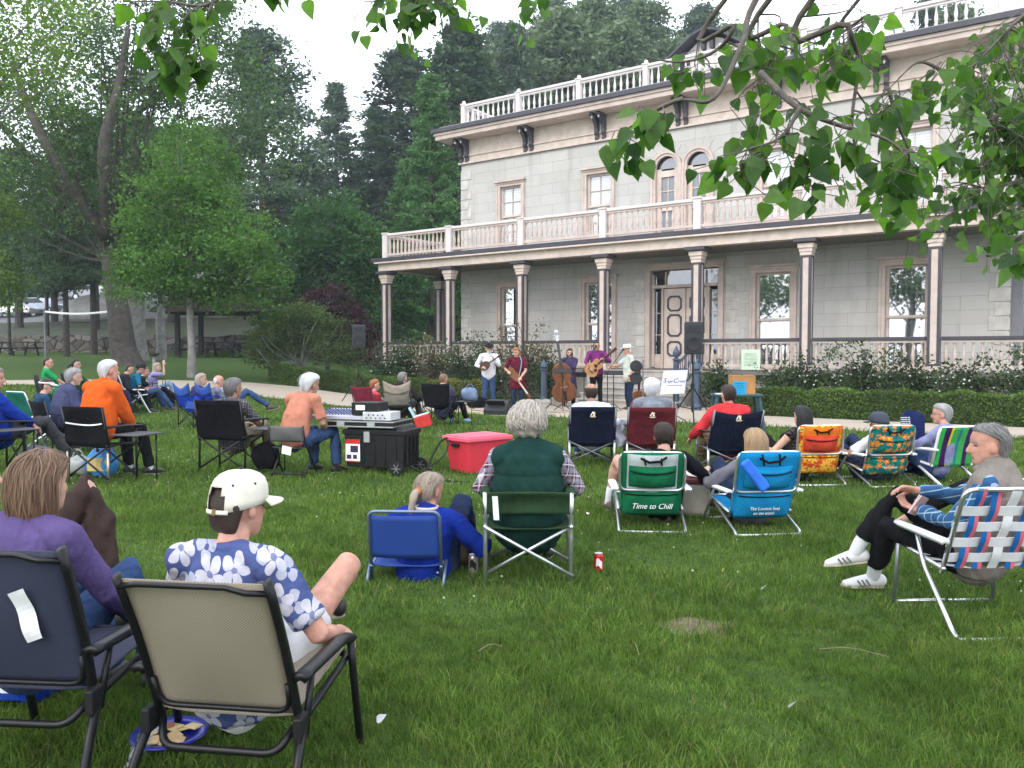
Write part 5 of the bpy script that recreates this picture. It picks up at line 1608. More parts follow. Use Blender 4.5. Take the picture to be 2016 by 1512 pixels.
quad_chair('dark camp chair holding the person with dark hair and dark shirt', G(243, 18.9), 55, BLACKCL, None, peaks=False, top=.72)

# sound man's low chair
t = thing('folding_stool', 'small grey folding chair of the sound man', 'folding chair', G(578, 9.65), 12, GC)
GRYM = meshfab('grey_sling_mesh', (.13, .125, .12), (.08, .08, .08), 200)
panel('backrest', GRYM, t, (-.22, -.17, .43), (.22, -.17, .43), (.22, -.21, .61), (-.22, -.21, .61), .03, .006, dirn=(0, -1, 0))
tubes('back_frame', DARKTUBE, t, [[(s * .225, .16, 0), (s * .225, -.17, .42), (s * .22, -.215, .62)] for s in (-1, 1)], .011, 8, .05)
tubes('rear_leg', DARKTUBE, t, [[(s * .205, -.2, 0), (s * .205, .15, .38)] for s in (-1, 1)] + [[(-.205, -.16, .05), (.205, -.16, .05)]], .011, 8)
panel('seat', cloth('dark_grey_canvas', (.05, .05, .05)), t, (-.2, -.16, .36), (.2, -.16, .36), (.2, .16, .37), (-.2, .16, .37), .03, .008, dirn=(0, 0, -1))
MB().box((.0, -.195, .33), (.12, .002, .1), (.1, .2, 0)).build('care_label', PAPER, t)

# --- backpack beach chairs on the right
GRN = cloth('bright_green_nylon', (.008, .13, .055)); GREYP = cloth('pale_grey_nylon', (.40, .44, .44))
beach_chair('green backpack beach chair with Time to Chill on its lower pouch', G(1277, 7.0), 4, GRN, ALU, w=.265, seat=.17, top=.655, rec=20, pouch=GRN, lower=GRN, panel_m=GREYP, words=[('Time to Chill', .062, .35)], wordm=M('white_print', (.72, .76, .74)))
def checks(name, c1, c2, s):
    m, nt, b, out = nodemat(name)
    ch = nd(nt, 'ShaderNodeTexChecker', None, Vector=coords(nt), Scale=s)
    ch.inputs[1].default_value = c4(c1); ch.inputs[2].default_value = c4(c2)
    _cloth_base(nt, b, ch.outputs[0], .1)
    return m
AQUA = checks('aqua_nylon', (.006, .20, .44), (.010, .25, .50), 70)
bc = beach_chair('aqua blue backpack beach chair with a blue case strapped on it', G(1478, 6.9), -6, AQUA, ALU, w=.265, seat=.17, top=.675, rec=22, pouch=AQUA, lower=AQUA, words=[('The Coolest Seat', .036, .3), ('on the Island', .034, .3)])
ORN = flowers('orange_palm_print', (.62, .16, .012), (.70, .42, .05), (.5, .10, .01), 7, (.42, .05, .02), 9, .5)
ORN2 = cloth('plain_orange_nylon', (.60, .15, .010)); REDN = cloth('red_nylon', (.50, .05, .025))
beach_chair('orange backpack beach chair printed with palm leaves', G(1592, 9.35), -4, ORN, ALU, w=.26, seat=.17, top=.66, rec=16, pouch=REDN, lower=ORN, panel_m=ORN2)
TEALF = flowers('teal_hibiscus_print', (.008, .16, .145), (.62, .20, .03), (.7, .5, .1), 11, (.012, .10, .08), 5, .40)
beach_chair('teal backpack beach chair printed with orange flowers', G(1722, 9.25), -8, TEALF, ALU, w=.265, seat=.17, top=.67, rec=18, pouch=TEALF, lower=TEALF, words=[('The Coolest', .036, .3)])
STR = stripes('green_purple_yellow_stripes', [(0, (.03, .30, .06)), (.14, (.04, .012, .07)), (.30, (.55, .48, .03)), (.36, (.05, .33, .08)), (.52, (.02, .16, .22)), (.58, (.05, .33, .08)), (.72, (.05, .014, .09)), (.82, (.04, .30, .07))], .50, 0, .5)
ST = beach_chair('green, purple and yellow striped beach chair with white arms', G(1850, 9.15), -12, STR, WHITEPL, w=.25, seat=.24, top=.66, rec=16, strap=False, stripe=True, thick=.016)

# --- webbed lawn chair of the man on the right
t = thing('webbed_lawn_chair', 'webbed lawn chair woven in white, blue and pink straps', 'lawn chair', world_spot(2.555, 4.53), -2, GC)
w = .265
def wb(x, z): return np.array((x, -.23 - (z - .38) * .42, z - .045))
tubes('back_frame', ALU, t, [[wb(-w, .34), wb(-w, .82), wb(w, .82), wb(w, .34)]], .0125, 8, .06)
WH = cloth('white_webbing', (.66, .66, .68), .1, .15); BL = cloth('blue_webbing', (.015, .12, .36), .1, .15); PK = cloth('pink_webbing', (.62, .13, .17), .1, .15)
for k, z in enumerate((.43, .52, .61, .70)):
    MB().sheet(lambda u, v: tuple(wb((u - .5) * 2 * (w + .016), z + .052 * (v - .5)) + np.array([0, -.005 * math.cos(u * PI * 6 + (PI if k % 2 else 0)), 0])), 36, 1, .003).build('strap', WH, t)
for k, x in enumerate((-.18, -.09, 0, .09, .18)):
    fn = lambda u, v, x=x, k=k, a=0., b=1.: tuple(wb(x + .05 * (a + (b - a) * v - .5), .365 + .462 * u) + np.array([0, -.006 + .007 * math.cos(u * PI * 5.2 + (PI if k % 2 else 0) + .6), 0]))
    if k == 2: MB().sheet(fn, 30, 1, .003).build('strap', WH, t)
    else:
        MB().sheet(lambda u, v: fn(u, v, a=0., b=.58), 30, 1, .003).build('strap', BL, t)
        MB().sheet(lambda u, v: fn(u, v, a=.6, b=1.), 30, 1, .003).build('strap', PK, t)
tubes('seat_frame', ALU, t, [fillet([(-w, -.24, .32), (-w, .24, .36), (w, .24, .36), (w, -.24, .32)], .05)], .0125, 8)
for k in range(5): MB().sheet(lambda u, v: ((u - .5) * 2 * (w + .014), -.17 + .09 * k + .055 * v, .332 + .007 * k - .03 * math.sin(PI * u)), 12, 1, .003).build('seat_strap', WH, t, smooth=True)
for sx in (-1, 1):
    x = sx * (w + .03)
    MB().sheet(lambda u, v: (x + (v - .5) * .05, -.30 + .50 * u, .475 + .0 * u + .012 * math.sin(PI * v)), 8, 4, .026).build('armrest', WHITEPL, t, smooth=True)
    tubes('front_leg', M('dull_aluminium', (.34, .36, .37), .45, .8, .1, 10), t, [[(x, .22, 0), (x, .17, .465)]], .0125, 8)
    tubes('rear_leg', ALU, t, [[(x, -.42, .012), (x, -.38, .03), (x, -.08, .32), (x, -.02, .46)]], .0125, 8, .06)
tubes('floor_bar', ALU, t, [[(-w - .03, -.43, .007), (w + .03, -.43, .007)], [(-w - .03, .225, .007), (w + .03, .225, .007)]], .011, 8)

# lime chair behind him
t = beach_chair('lime green folding chair just behind the man in the plaid shirt', world_spot(3.92, 5.9), -50, cloth('lime_sling', (.36, .45, .09)), ALU, w=.26, seat=.40, top=.90, rec=20, strap=False, stripe=True, name='lawn_chair')
# ------------------------------------------------------------------ people
def skinmat(name, col):
    m = M(name, col, .62, 0, .22, 22, .12, 120, spec=.25)
    m.node_tree.nodes['Principled BSDF'].inputs['Subsurface Weight'].default_value = .08
    m.node_tree.nodes['Principled BSDF'].inputs['Subsurface Radius'].default_value = (.02, .008, .005)
    return m
SK = dict(fair=skinmat('fair_skin', (.50, .30, .22)), rosy=skinmat('rosy_skin', (.50, .26, .19)), tan=skinmat('tanned_skin', (.36, .20, .13)))
EYEM = M('dark_eye', (.03, .025, .02), .3); LIPM = M('lips', (.38, .14, .12), .5)
HM = dict(white=hairmat('white_hair', (.42, .42, .43), (.74, .74, .75)), grey=hairmat('grey_hair', (.16, .155, .15), (.46, .45, .44)), dkgrey=hairmat('dark_grey_hair', (.05, .047, .045), (.23, .22, .215)), mixgrey=hairmat('salt_and_pepper_hair', (.045, .042, .040), (.34, .33, .32)),
          brown=hairmat('brown_hair', (.06, .032, .018), (.24, .145, .085)), dkbrown=hairmat('dark_brown_hair', (.014, .009, .007), (.055, .036, .026)), black=hairmat('black_hair', (.006, .006, .007), (.03, .028, .03)),
          blond=hairmat('blond_hair', (.20, .12, .055), (.48, .33, .19)), red=hairmat('red_hair', (.15, .045, .018), (.34, .13, .055)), sandy=hairmat('sandy_grey_hair', (.20, .165, .125), (.56, .51, .45)),
          ash=hairmat('ash_blond_hair', (.16, .12, .085), (.40, .33, .26)))
JEANS = cloth('blue_denim', (.035, .065, .15)); DKJEANS = cloth('dark_denim', (.018, .028, .06)); BLACKT = cloth('black_trousers', (.010, .010, .012)); GREYT = cloth('grey_trousers', (.10, .10, .105)); KHAKI = cloth('khaki_cotton', (.20, .165, .105))
SHOEB = M('dark_shoe_leather', (.025, .022, .02), .5); SHOEW = M('white_shoe', (.60, .60, .60), .6, 0, .06); SOLE = M('rubber_sole', (.30, .27, .22), .8); SOCK = cloth('white_sock', (.68, .68, .70), .05, .3)

HEADP = np.array([  # z, half width, back, front
    (-.118, .016, .028, .060), (-.110, .030, .012, .078), (-.098, .040, -.002, .086), (-.082, .049, -.022, .082), (-.066, .056, -.042, .087), (-.050, .061, -.058, .086), (-.034, .065, -.070, .086),
    (-.015, .068, -.082, .085), (.005, .071, -.091, .082), (.022, .073, -.097, .087), (.045, .0755, -.100, .088), (.070, .073, -.096, .080), (.090, .064, -.083, .064), (.106, .047, -.060, .040), (.115, .026, -.034, .014), (.118, .006, -.014, -.006)])

def head_verts(n=28):
    z = np.linspace(0, 1, 30); zz = np.interp(z, np.linspace(0, 1, len(HEADP)), HEADP[:, 0])
    w, b, f = (np.interp(zz, HEADP[:, 0], HEADP[:, k]) for k in (1, 2, 3))
    a = np.linspace(0, 2 * PI, n, endpoint=False)
    V = []
    for i in range(30):
        cy, ry = (f[i] + b[i]) / 2, (f[i] - b[i]) / 2
        for t in a:
            x = w[i] * math.copysign(abs(math.sin(t)) ** .92, math.sin(t)); y = cy + ry * math.copysign(abs(math.cos(t)) ** .92, math.cos(t))
            if y > 0:
                zc = zz[i]
                for sx in (-1, 1):
                    y -= .010 * math.exp(-((x - sx * .031) / .015) ** 2 - ((zc - .004) / .012) ** 2)
                    y += .004 * math.exp(-((x - sx * .034) / .016) ** 2 - ((zc + .035) / .018) ** 2)
                y += .004 * math.exp(-(x / .02) ** 2 - ((zc + .060) / .006) ** 2) + .004 * math.exp(-(x / .018) ** 2 - ((zc + .076) / .006) ** 2) - .004 * math.exp(-(x / .02) ** 2 - ((zc + .068) / .004) ** 2)
            V.append((x, y, zz[i]))
    Fc = [(i * n + j, (i * n + (j + 1) % n), (i + 1) * n + (j + 1) % n, (i + 1) * n + j) for i in range(29) for j in range(n)]
    Fc.append(tuple(range(n - 1, -1, -1))); Fc.append(tuple(29 * n + j for j in range(n)))
    return np.array(V), Fc
HV, HF = head_verts()

def rotm(yaw, pitch, roll=0.0):
    """yaw + turns right, pitch + looks down"""
    return np.array(Matrix.Rotation(-rad(yaw), 3, 'Z') @ Matrix.Rotation(-rad(pitch), 3, 'X') @ Matrix.Rotation(rad(roll), 3, 'Y'))

def ik(a, c, l1, l2, pole):
    a = np.asarray(a, float); c = np.asarray(c, float); d = c - a; L = np.linalg.norm(d)
    if L > (l1 + l2) * .995: c = a + d / L * (l1 + l2) * .995; d = c - a; L = np.linalg.norm(d)
    k = (l1 * l1 - l2 * l2 + L * L) / (2 * L); h = math.sqrt(max(l1 * l1 - k * k, 0))
    t = d / L; p = np.asarray(pole, float); p = unit(p - t * np.dot(p, t))
    return a + t * k + p * h, c

def hand(mb, w, d, nrm, side, curl=.5, s=1.0):
    """palm, four unequal bent fingers and a thumb from the side of the palm. w wrist, d pointing direction, nrm palm normal"""
    d = unit(d); nrm = unit(np.asarray(nrm, float) - d * np.dot(nrm, d)); x = np.cross(d, nrm) * side
    mb.loft([w - d * .01, w + d * .03 * s, w + d * .075 * s, w + d * .092 * s], [.024 * s, .036 * s, .041 * s, .038 * s], [.018 * s, .016 * s, .014 * s, .012 * s], ref=x, n=10)
    for k, (off, L) in enumerate(((-.029, .068), (-.010, .080), (.010, .074), (.028, .058))):
        p = w + d * .088 * s + x * off * s; ang = 0.0; P = [p - d * .02 * s]
        for j in range(3):
            ang += curl * (.55 + .25 * j) + .06 * (k - 1.5) * curl
            P.append(P[-1] + (d * math.cos(ang) + nrm * math.sin(ang)) * (L * s / 3 + (.02 * s if j == 0 else 0)))
        mb.loft(P, [.0098 * s, .0095 * s, .009 * s, .0078 * s], [.0098 * s, .0095 * s, .009 * s, .0078 * s], ref=x, n=7)
    b = w + d * .025 * s - x * .030 * s
    mb.loft([b, b + (-x * .75 + d * .6 + nrm * .25) * .034 * s, b + (-x * .75 + d * 1.25 + nrm * .7) * .050 * s], [.013 * s, .0115 * s, .0088 * s], [.013 * s, .0115 * s, .0088 * s], ref=d, n=7)

HAIRS = {   # z, half width, back, front  (head frame)
    'short': [(-.075, .050, -.070, -.050), (-.055, .062, -.090, -.045), (-.02, .071, -.103, -.030), (.01, .0765, -.112, -.018), (.04, .0815, -.115, .004), (.062, .082, -.114, .045), (.085, .075, -.105, .076), (.105, .060, -.082, .066), (.122, .038, -.05, .035), (.129, .010, -.02, .0)],
    'recede': [(-.075, .050, -.070, -.050), (-.055, .062, -.090, -.045), (-.02, .071, -.101, -.034), (.01, .0755, -.109, -.026), (.04, .0795, -.111, -.016), (.062, .0805, -.110, .030), (.085, .0745, -.101, .064), (.105, .060, -.080, .066), (.122, .038, -.05, .038), (.129, .010, -.02, .0)],
    'crop': [(-.07, .048, -.068, -.05), (-.05, .060, -.086, -.045), (-.02, .0695, -.098, -.03), (.01, .0745, -.105, -.016), (.04, .0785, -.107, .006), (.065, .078, -.105, .060), (.085, .070, -.095, .072), (.103, .055, -.072, .052), (.117, .03, -.04, .02), (.122, .008, -.015, -.003)],
    'ring': [(-.07, .050, -.070, -.05), (-.04, .066, -.096, -.035), (.0, .0755, -.108, -.02), (.03, .079, -.110, -.015), (.05, .077, -.104, -.03), (.058, .060, -.085, -.04)],
    'full': [(-.085, .056, -.082, -.05), (-.06, .072, -.105, -.04), (-.02, .085, -.122, -.022), (.02, .092, -.130, -.008), (.055, .093, -.130, .03), (.085, .086, -.118, .078), (.11, .070, -.092, .072), (.13, .045, -.055, .04), (.139, .012, -.02, .0)],
    'nape': [(-.098, .048, -.076, -.045), (-.075, .064, -.097, -.040), (-.035, .0735, -.107, -.030), (.0, .0775, -.111, -.020), (.025, .0755, -.108, -.022), (.045, .0735, -.1045, -.03), (.062, .066, -.099, -.04), (.075, .045, -.088, -.06)],
    'bob': [(-.150, .060, -.085, .005), (-.135, .082, -.112, .018), (-.10, .094, -.125, .030), (-.05, .0985, -.130, .022), (.0, .098, -.131, .014), (.04, .096, -.129, .026), (.07, .092, -.122, .070), (.095, .080, -.105, .083), (.118, .058, -.075, .06), (.134, .030, -.036, .025), (.138, .008, -.012, .0)],
    'long': [(-.27, .066, -.085, -.02), (-.23, .086, -.112, .004), (-.16, .094, -.122, .012), (-.10, .096, -.126, .022), (-.05, .096, -.126, .018), (.0, .094, -.126, .01), (.04, .093, -.125, .024), (.07, .088, -.120, .068), (.095, .076, -.102, .082), (.118, .055, -.072, .058), (.133, .028, -.034, .024), (.137, .008, -.012, .0)],
    'curly': [(-.085, .066, -.085, -.045), (-.06, .090, -.118, -.03), (-.02, .108, -.140, -.012), (.02, .115, -.148, .008), (.06, .113, -.145, .05), (.09, .103, -.130, .085), (.12, .083, -.102, .078), (.142, .055, -.062, .045), (.152, .016, -.02, .0)],
    'pulled': [(-.075, .050, -.075, -.040), (-.05, .064, -.095, -.03), (-.02, .0745, -.108, -.020), (.01, .079, -.115, -.008), (.04, .083, -.117, .010), (.062, .082, -.115, .050), (.085, .074, -.104, .078), (.105, .058, -.08, .065), (.12, .036, -.046, .032), (.126, .010, -.018, .0)],
}
def hair_surface(style):
    T = np.array(HAIRS[style])
    z0, z1 = T[0, 0], T[-1, 0]
    def f(a, s):
        """a angle from the front, s 0 bottom .. 1 crown"""
        i = s * (len(T) - 1); k = min(int(i), len(T) - 2); q = i - k
        z, w, b, fr = T[k] * (1 - q) + T[k + 1] * q
        return np.array((w * math.sin(a), (fr + b) / 2 + (fr - b) / 2 * math.cos(a), z))
    return f, len(T)

def build_hair(parent, style, mat, R, Hc, s, near, seed, capped=False):
    r = np.random.default_rng(seed)
    f, k = hair_surface(style)
    n = 30; rows = np.linspace(0, 1, 26)
    curly = style == 'curly'
    V = np.array([f(a, q) for q in rows for a in np.linspace(0, 2 * PI, n, endpoint=False)])
    wob = .0022 if not curly else .007
    ph = r.uniform(0, 6, 6)
    N = V - np.array([0, -.015, .02]); N /= np.linalg.norm(N, axis=1, keepdims=True)
    d = wob * (np.sin(V[:, 0] * (70 if not curly else 95) + ph[0] + 2 * np.sin(V[:, 2] * 30 + ph[3])) + np.sin(V[:, 1] * (60 if not curly else 90) + ph[1] + V[:, 2] * (10 if not curly else 80)))
    V = V + N * d[:, None]
    m = MB(); Fc = [(i * n + j, i * n + (j + 1) % n, (i + 1) * n + (j + 1) % n, (i + 1) * n + j) for i in range(25) for j in range(n)]
    Fc.append(tuple(range(n - 1, -1, -1))); Fc.append(tuple(25 * n + j for j in range(n)))
    m.add((V * s) @ R.T + Hc, Fc)
    if style == 'pulled':
        P = np.array([(0, -.115, -.02), (.0, -.150, -.045), (.004, -.160, -.10), (-.004, -.150, -.17)])
        m.loft((np.array(spline(P, 4)) * s) @ R.T + Hc, np.array([.026] * 3 + [.032] * 5 + [.024] * 5) * s, .022 * s, ref=R[:, 0])
    h = m.build('hair', mat, parent, smooth=True)
    ns = near
    if not ns: return h
    SV = []; SF = []; o = 0
    for i in range(ns):
        a = r.uniform(0, 2 * PI)
        if style not in ('curly',) and abs(a - PI) > PI * .88 and r.uniform() < .8: a = PI + r.normal() * 1.2
        s1 = r.uniform(.35, .98) if not capped else r.uniform(.25, .52); L = r.uniform(.25, .6)
        q = np.linspace(s1, max(s1 - L, 0.0), 7)
        a2 = a + np.linspace(0, r.normal() * .26, 7) + .05 * np.sin(np.linspace(0, r.uniform(2, 6), 7) + r.uniform(0, 6))
        P = np.array([f(aa, qq) for aa, qq in zip(a2, q)])
        Nn = P - np.array([0, -.015, .02 if s1 > .4 else P[0, 2]]); Nn /= np.linalg.norm(Nn, axis=1, keepdims=True)
        off = .003 + abs(r.normal()) * (.0035 if r.uniform() < .93 else .012)
        if curly:
            t = np.linspace(0, r.uniform(5, 9), 7); rr = .012
            off = .012
            P = P[0] + (P - P[0]) * .35
            e1 = np.cross(Nn, [0, 0, 1.0]); e1 /= np.linalg.norm(e1, axis=1, keepdims=True)
            P = P + e1 * (np.sin(t + i) * rr)[:, None] + np.array([0, 0, 1.]) * (np.cos(t + i) * rr)[:, None]
            P = P + Nn * (off * r.uniform(.2, 1.8) + .010 * np.sin(t * .7 + i))[:, None]
        else:
            P = P + Nn * (off * np.linspace(.4, 1.0, 7))[:, None]
            if q[-1] < .04 and style in ('bob', 'long', 'short', 'full', 'recede'): P[-1] += np.array([0, 0, -.012])
        T = np.gradient(P, axis=0); X = np.cross(T, Nn); X /= np.maximum(np.linalg.norm(X, axis=1, keepdims=True), 1e-9)
        w = (.0026 if not curly else .0034) * np.array([.7, 1, 1, 1, 1, .8, .25])[:, None]
        Q = np.stack([P - X * w, P + Nn * .0014, P + X * w], 1).reshape(-1, 3)
        SV.append(Q)
        for j in range(6):
            b = o + j * 3
            SF += [(b, b + 1, b + 4, b + 3), (b + 1, b + 2, b + 5, b + 4)]
        o += 21
    V = (np.vstack(SV) * s) @ R.T + Hc
    st = link('strands', fast_mesh('strands', V, np.array(SF), mat, True), h)
    return h

def remesh(mb, name, mats, vox, smooth=3, wrinkle=0.0, seed=0, paint=None, parent=None, wscale=1.0):
    me = mb.mesh('raw')
    r_ = bake(me, [('REMESH', dict(mode='VOXEL', voxel_size=vox, adaptivity=0.0)), ('SMOOTH', dict(factor=.5, iterations=smooth))])
    bpy.data.meshes.remove(me)
    n = len(r_.vertices)
    co = np.empty(n * 3, np.float32); r_.vertices.foreach_get('co', co); co = co.reshape(-1, 3).astype(float)
    if wrinkle:
        rr = np.random.default_rng(seed); nr = np.empty(n * 3, np.float32); r_.vertices.foreach_get('normal', nr); nr = nr.reshape(-1, 3)
        d = np.zeros(n)
        for k in range(7):
            kv = rr.normal(size=3) * (18 + 9 * k) * wscale * np.array([1, 1, .55]); d += np.sin(co @ kv + rr.uniform(0, 6) + 1.5 * np.sin(co @ (kv[[1, 2, 0]] * .4))) / (1 + .5 * k)
        co = co + nr * (d * wrinkle)[:, None]
        r_.vertices.foreach_set('co', co.astype(np.float32).ravel())
    r_.materials.clear()
    for m in mats: r_.materials.append(m)
    pc = np.empty(len(r_.polygons) * 3, np.float32); r_.polygons.foreach_get('center', pc); pc = pc.reshape(-1, 3)
    if paint is not None:
        r_.polygons.foreach_set('material_index', paint(pc).astype(np.int32))
    r_.polygons.foreach_set('use_smooth', np.ones(len(r_.polygons), bool))
    r_.update()
    return link(name, r_, parent)

_pc = [0]
def person(label, loc, heading, top=1.2, seat=None, stand=False, sc=1.0, rec=14, hunch=22, yaw=0, pitch=6, twist=0, fat=1.0, sh=.185, skin='fair', shirt=None, sleeve='long', trousers=JEANS, leg='long', shoe=SHOEB, sole=None,
           hair='short', hcol='grey', strands=0, hands=None, knees=None, feet=None, vox=.0095, curl=.5, extra=None, puff=0.0, group='people watching the concert', side_lean=0.0, shoes=True, footdir=None, hy=-.04, jacket=None, socks=False, collar=True, beard=None, pole=None, poles=None, palm=None, capped=False, quilt=.020):
    """top: height of the crown above the ground; everything else hangs from it"""
    _pc[0] += 1; seed = _pc[0]
    r = np.random.default_rng(seed + 100)
    s = sc
    def dirn(deg): return np.array((math.sin(rad(side_lean)), -math.sin(rad(deg)), math.cos(rad(deg))))
    if stand: rec, hunch = (rec if rec != 14 else -2), (hunch if hunch != 22 else 6)
    segs = [(.10, rec), (.14, rec - hunch * .15), (.13, rec - hunch * .5), (.09, rec - hunch * .8), (.05, rec - hunch), (.075, rec - hunch * 1.15)]
    pts = [np.zeros(3)]
    for L, a in segs: pts.append(pts[-1] + dirn(a) * L * s)
    rel = np.array(pts)
    R = rotm(yaw, pitch, -side_lean)
    hc_rel = rel[-1] + np.array([0, .022, .0]) * s + np.array((0, math.sin(rad(hunch * .35 + max(pitch, 0) * .25)), 1.0)) * .088 * s
    hz_ = (top - .121 * s) - hc_rel[2]
    hip = np.array([0, hy if not stand else 0, hz_])
    Pp = rel + hip; Hc = hc_rel + hip
    cw, sw = math.cos(rad(-twist)), math.sin(rad(-twist)); Tw = np.array([[cw, -sw, 0], [sw, cw, 0], [0, 0, 1]])
    neck = Pp[5]; spine = unit(Pp[4] - Pp[2])
    S_ = {q: Pp[4] + Tw @ np.array([q * sh * s, -.005, .012 * s]) for q in (-1, 1)}
    HJ = {q: hip + np.array([q * .088 * s, 0, -.02]) for q in (-1, 1)}
    sz = hz_ - .10 * s
    if stand:
        knees = knees or {q: hip + np.array([q * .10 * s, .03, -.44 * s]) for q in (-1, 1)}
        feet = feet or {q: np.array([q * .115 * s, -.02, .085 * s]) for q in (-1, 1)}
    else:
        knees = knees or {q: hip + np.array([q * .13 * s, .43 * s, .0 if sz > .3 else .20]) for q in (-1, 1)}
        feet = feet or {q: np.array([q * .12 * s, knees[q][1] + (.06 if sz > .3 else .18), .085 * s]) for q in (-1, 1)}
    knees = {q: np.asarray(knees[q], float) for q in knees}; feet = {q: np.asarray(feet[q], float) for q in feet}
    if hands is None:
        hands = {q: (hip + np.array([q * .12, .30 * s, .13 * s])) if not stand else hip + np.array([q * .26 * s, .05, -.08 * s]) for q in (-1, 1)}
    hands = {q: np.asarray(hands[q], float) for q in hands}
    AR = {}
    for q in (-1, 1):
        pl = (poles or {}).get(q, pole if pole is not None else (q * .7, -.6, -.55))
        e, w = ik(S_[q], hands[q], .285 * s, .255 * s, pl)
        AR[q] = (S_[q], e, w)
    # body: one continuous skin surface
    b = MB()
    f = fat; fs = .72 if shoes else 1.0; lg = .84 if leg != 'short' else 1.0
    RX = np.array([.135, .150, .142 * f, .150, .135, .062, .054]) * s; RY = np.array([.10, .105 * f, .105 * f, .108, .085, .058, .053]) * s
    b.loft(Pp, RX, RY, ref=Tw @ np.array([1., 0, 0]))
    for q in (-1, 1):
        a, e, w = AR[q]
        b.loft([Pp[5] - np.array([0, 0, .01]), (Pp[5] + a) / 2 + np.array([0, 0, .006]), a], np.array([.05, .048, .05]) * s, np.array([.05, .045, .05]) * s)
        b.loft([a, a + (e - a) * .4, e, e + (w - e) * .35, w], np.array([.052, .046, .038, .038, .025]) * s, np.array([.052, .046, .038, .036, .022]) * s)
        dd = unit(w - e); pn = (palm or {}).get(q, np.array([-q * .5, 0, -.85]))
        hand(b, w, dd, pn, q, curl, s)
        k, an = knees[q], feet[q]
        b.loft([HJ[q], HJ[q] + (k - HJ[q]) * .5, k, k + (an - k) * .3, k + (an - k) * .7, an], np.array([.082, .070, .052, .054, .038, .032]) * s * lg, np.array([.082, .070, .052, .056, .040, .034]) * s * lg)
        fd = unit((footdir or {}).get(q, np.array([q * .15, 1, -.05])))
        b.loft([an + np.array([0, 0, -.03]) * s, an + fd * .10 * s + np.array([0, 0, -.045]) * s, an + fd * .17 * s + np.array([0, 0, -.055]) * s], np.array([.03, .034, .032]) * s * fs, np.array([.030, .020, .012]) * s * fs)
    b.add((HV * s) @ R.T + Hc, HF)
    nose = np.array([(0, .082, .016), (0, .092, .0), (0, .104, -.020), (0, .107, -.029), (0, .096, -.038)]) * s
    b.loft(nose @ R.T + Hc, np.array([.008, .010, .014, .0155, .010]) * s, np.array([.008, .010, .012, .012, .008]) * s, ref=R[:, 0], n=8)
    for q in (-1, 1):
        b.ball(np.array([q * .077, -.012, -.012]) * s @ R.T + Hc, np.array([.011, .021, .033]) * s, 10, 8, R=R @ np.array(Matrix.Rotation(q * .25, 3, 'Z')))
    mats = [SK[skin], EYEM, LIPM, HM[hcol]]
    def paint(pc):
        L = (pc - Hc) @ R / s
        mi = np.zeros(len(pc), int); fr = L[:, 1] > .055
        ex = np.abs(np.abs(L[:, 0]) - .031)
        mi[fr & (ex < .012) & (np.abs(L[:, 2] - .004) < .0055)] = 1
        mi[fr & (ex < .017) & (np.abs(L[:, 2] - .026 + ex * .25) < .0045)] = 3
        mi[fr & (np.abs(L[:, 0]) < .022) & (np.abs(L[:, 2] + .068) < .0075)] = 2
        if beard: mi[(L[:, 1] > .0) & (L[:, 2] < -.045) & (L[:, 2] > -.14) & (np.abs(L[:, 0]) < .07) & ~((np.abs(L[:, 0]) < .02) & (np.abs(L[:, 2] + .068) < .006))] = 3
        return mi
    o = remesh(b, 'person', mats, vox, 3, paint=paint)
    o.location = loc; o.rotation_euler = (0, 0, -rad(heading))
    tag(o, label, 'person', group)
    # clothes
    if shirt is not None:
        g = MB(); e_ = .016 + puff
        lift = 0 if not stand else -.03
        Q = Pp.copy()[:6]; Q[0] = Q[0] + np.array([0, 0, lift])
        g.loft(Q[:6], np.array([.158 * f, .160 * f, .150 * f, .158, .138, .058]) * s + e_, np.array([.118 * f, .118 * f, .116 * f, .114, .088, .050]) * s + e_, ref=Tw @ np.array([1., 0, 0]))
        for q in (-1, 1):
            a, e, w = AR[q]
            g.loft([Pp[5] - np.array([0, 0, .016]), (Pp[5] + a) / 2 + np.array([0, 0, .006]), a], np.array([.062, .064, .068]) * s + puff * .5, np.array([.060, .062, .068]) * s + puff * .5)
            if sleeve == 'short':
                t_ = a + (e - a) * .78
                g.loft([a, a + (e - a) * .4, t_], np.array([.064, .064, .070]) * s, np.array([.062, .062, .066]) * s, capf=.25)
            elif sleeve == 'long':
                t_ = e + (w - e) * .93
                g.loft([a, a + (e - a) * .4, e, e + (w - e) * .4, t_], np.array([.066, .060, .054, .050, .040]) * s + puff * .6, np.array([.064, .060, .054, .050, .038]) * s + puff * .6, capf=.3)
            elif sleeve == 'three':
                t_ = e + (w - e) * .45
                g.loft([a, a + (e - a) * .4, e, t_], np.array([.066, .060, .054, .052]) * s, np.array([.064, .060, .054, .052]) * s, capf=.3)
        if collar:
            c = neck + unit(Pp[6] - Pp[5]) * .018 * s
            g.tube([c + (Tw @ np.array([math.cos(t) * .066, math.sin(t) * .064 + .004, .012 * math.cos(t) ** 2 - .012 * math.sin(t)])) * s for t in np.linspace(0, 2 * PI, 17)[:-1]], .017 * s, 7, closed=True)
        remesh(g, 'shirt', [shirt], vox * 1.05, 4, .0042 if vox < .011 else .003, seed, parent=o)
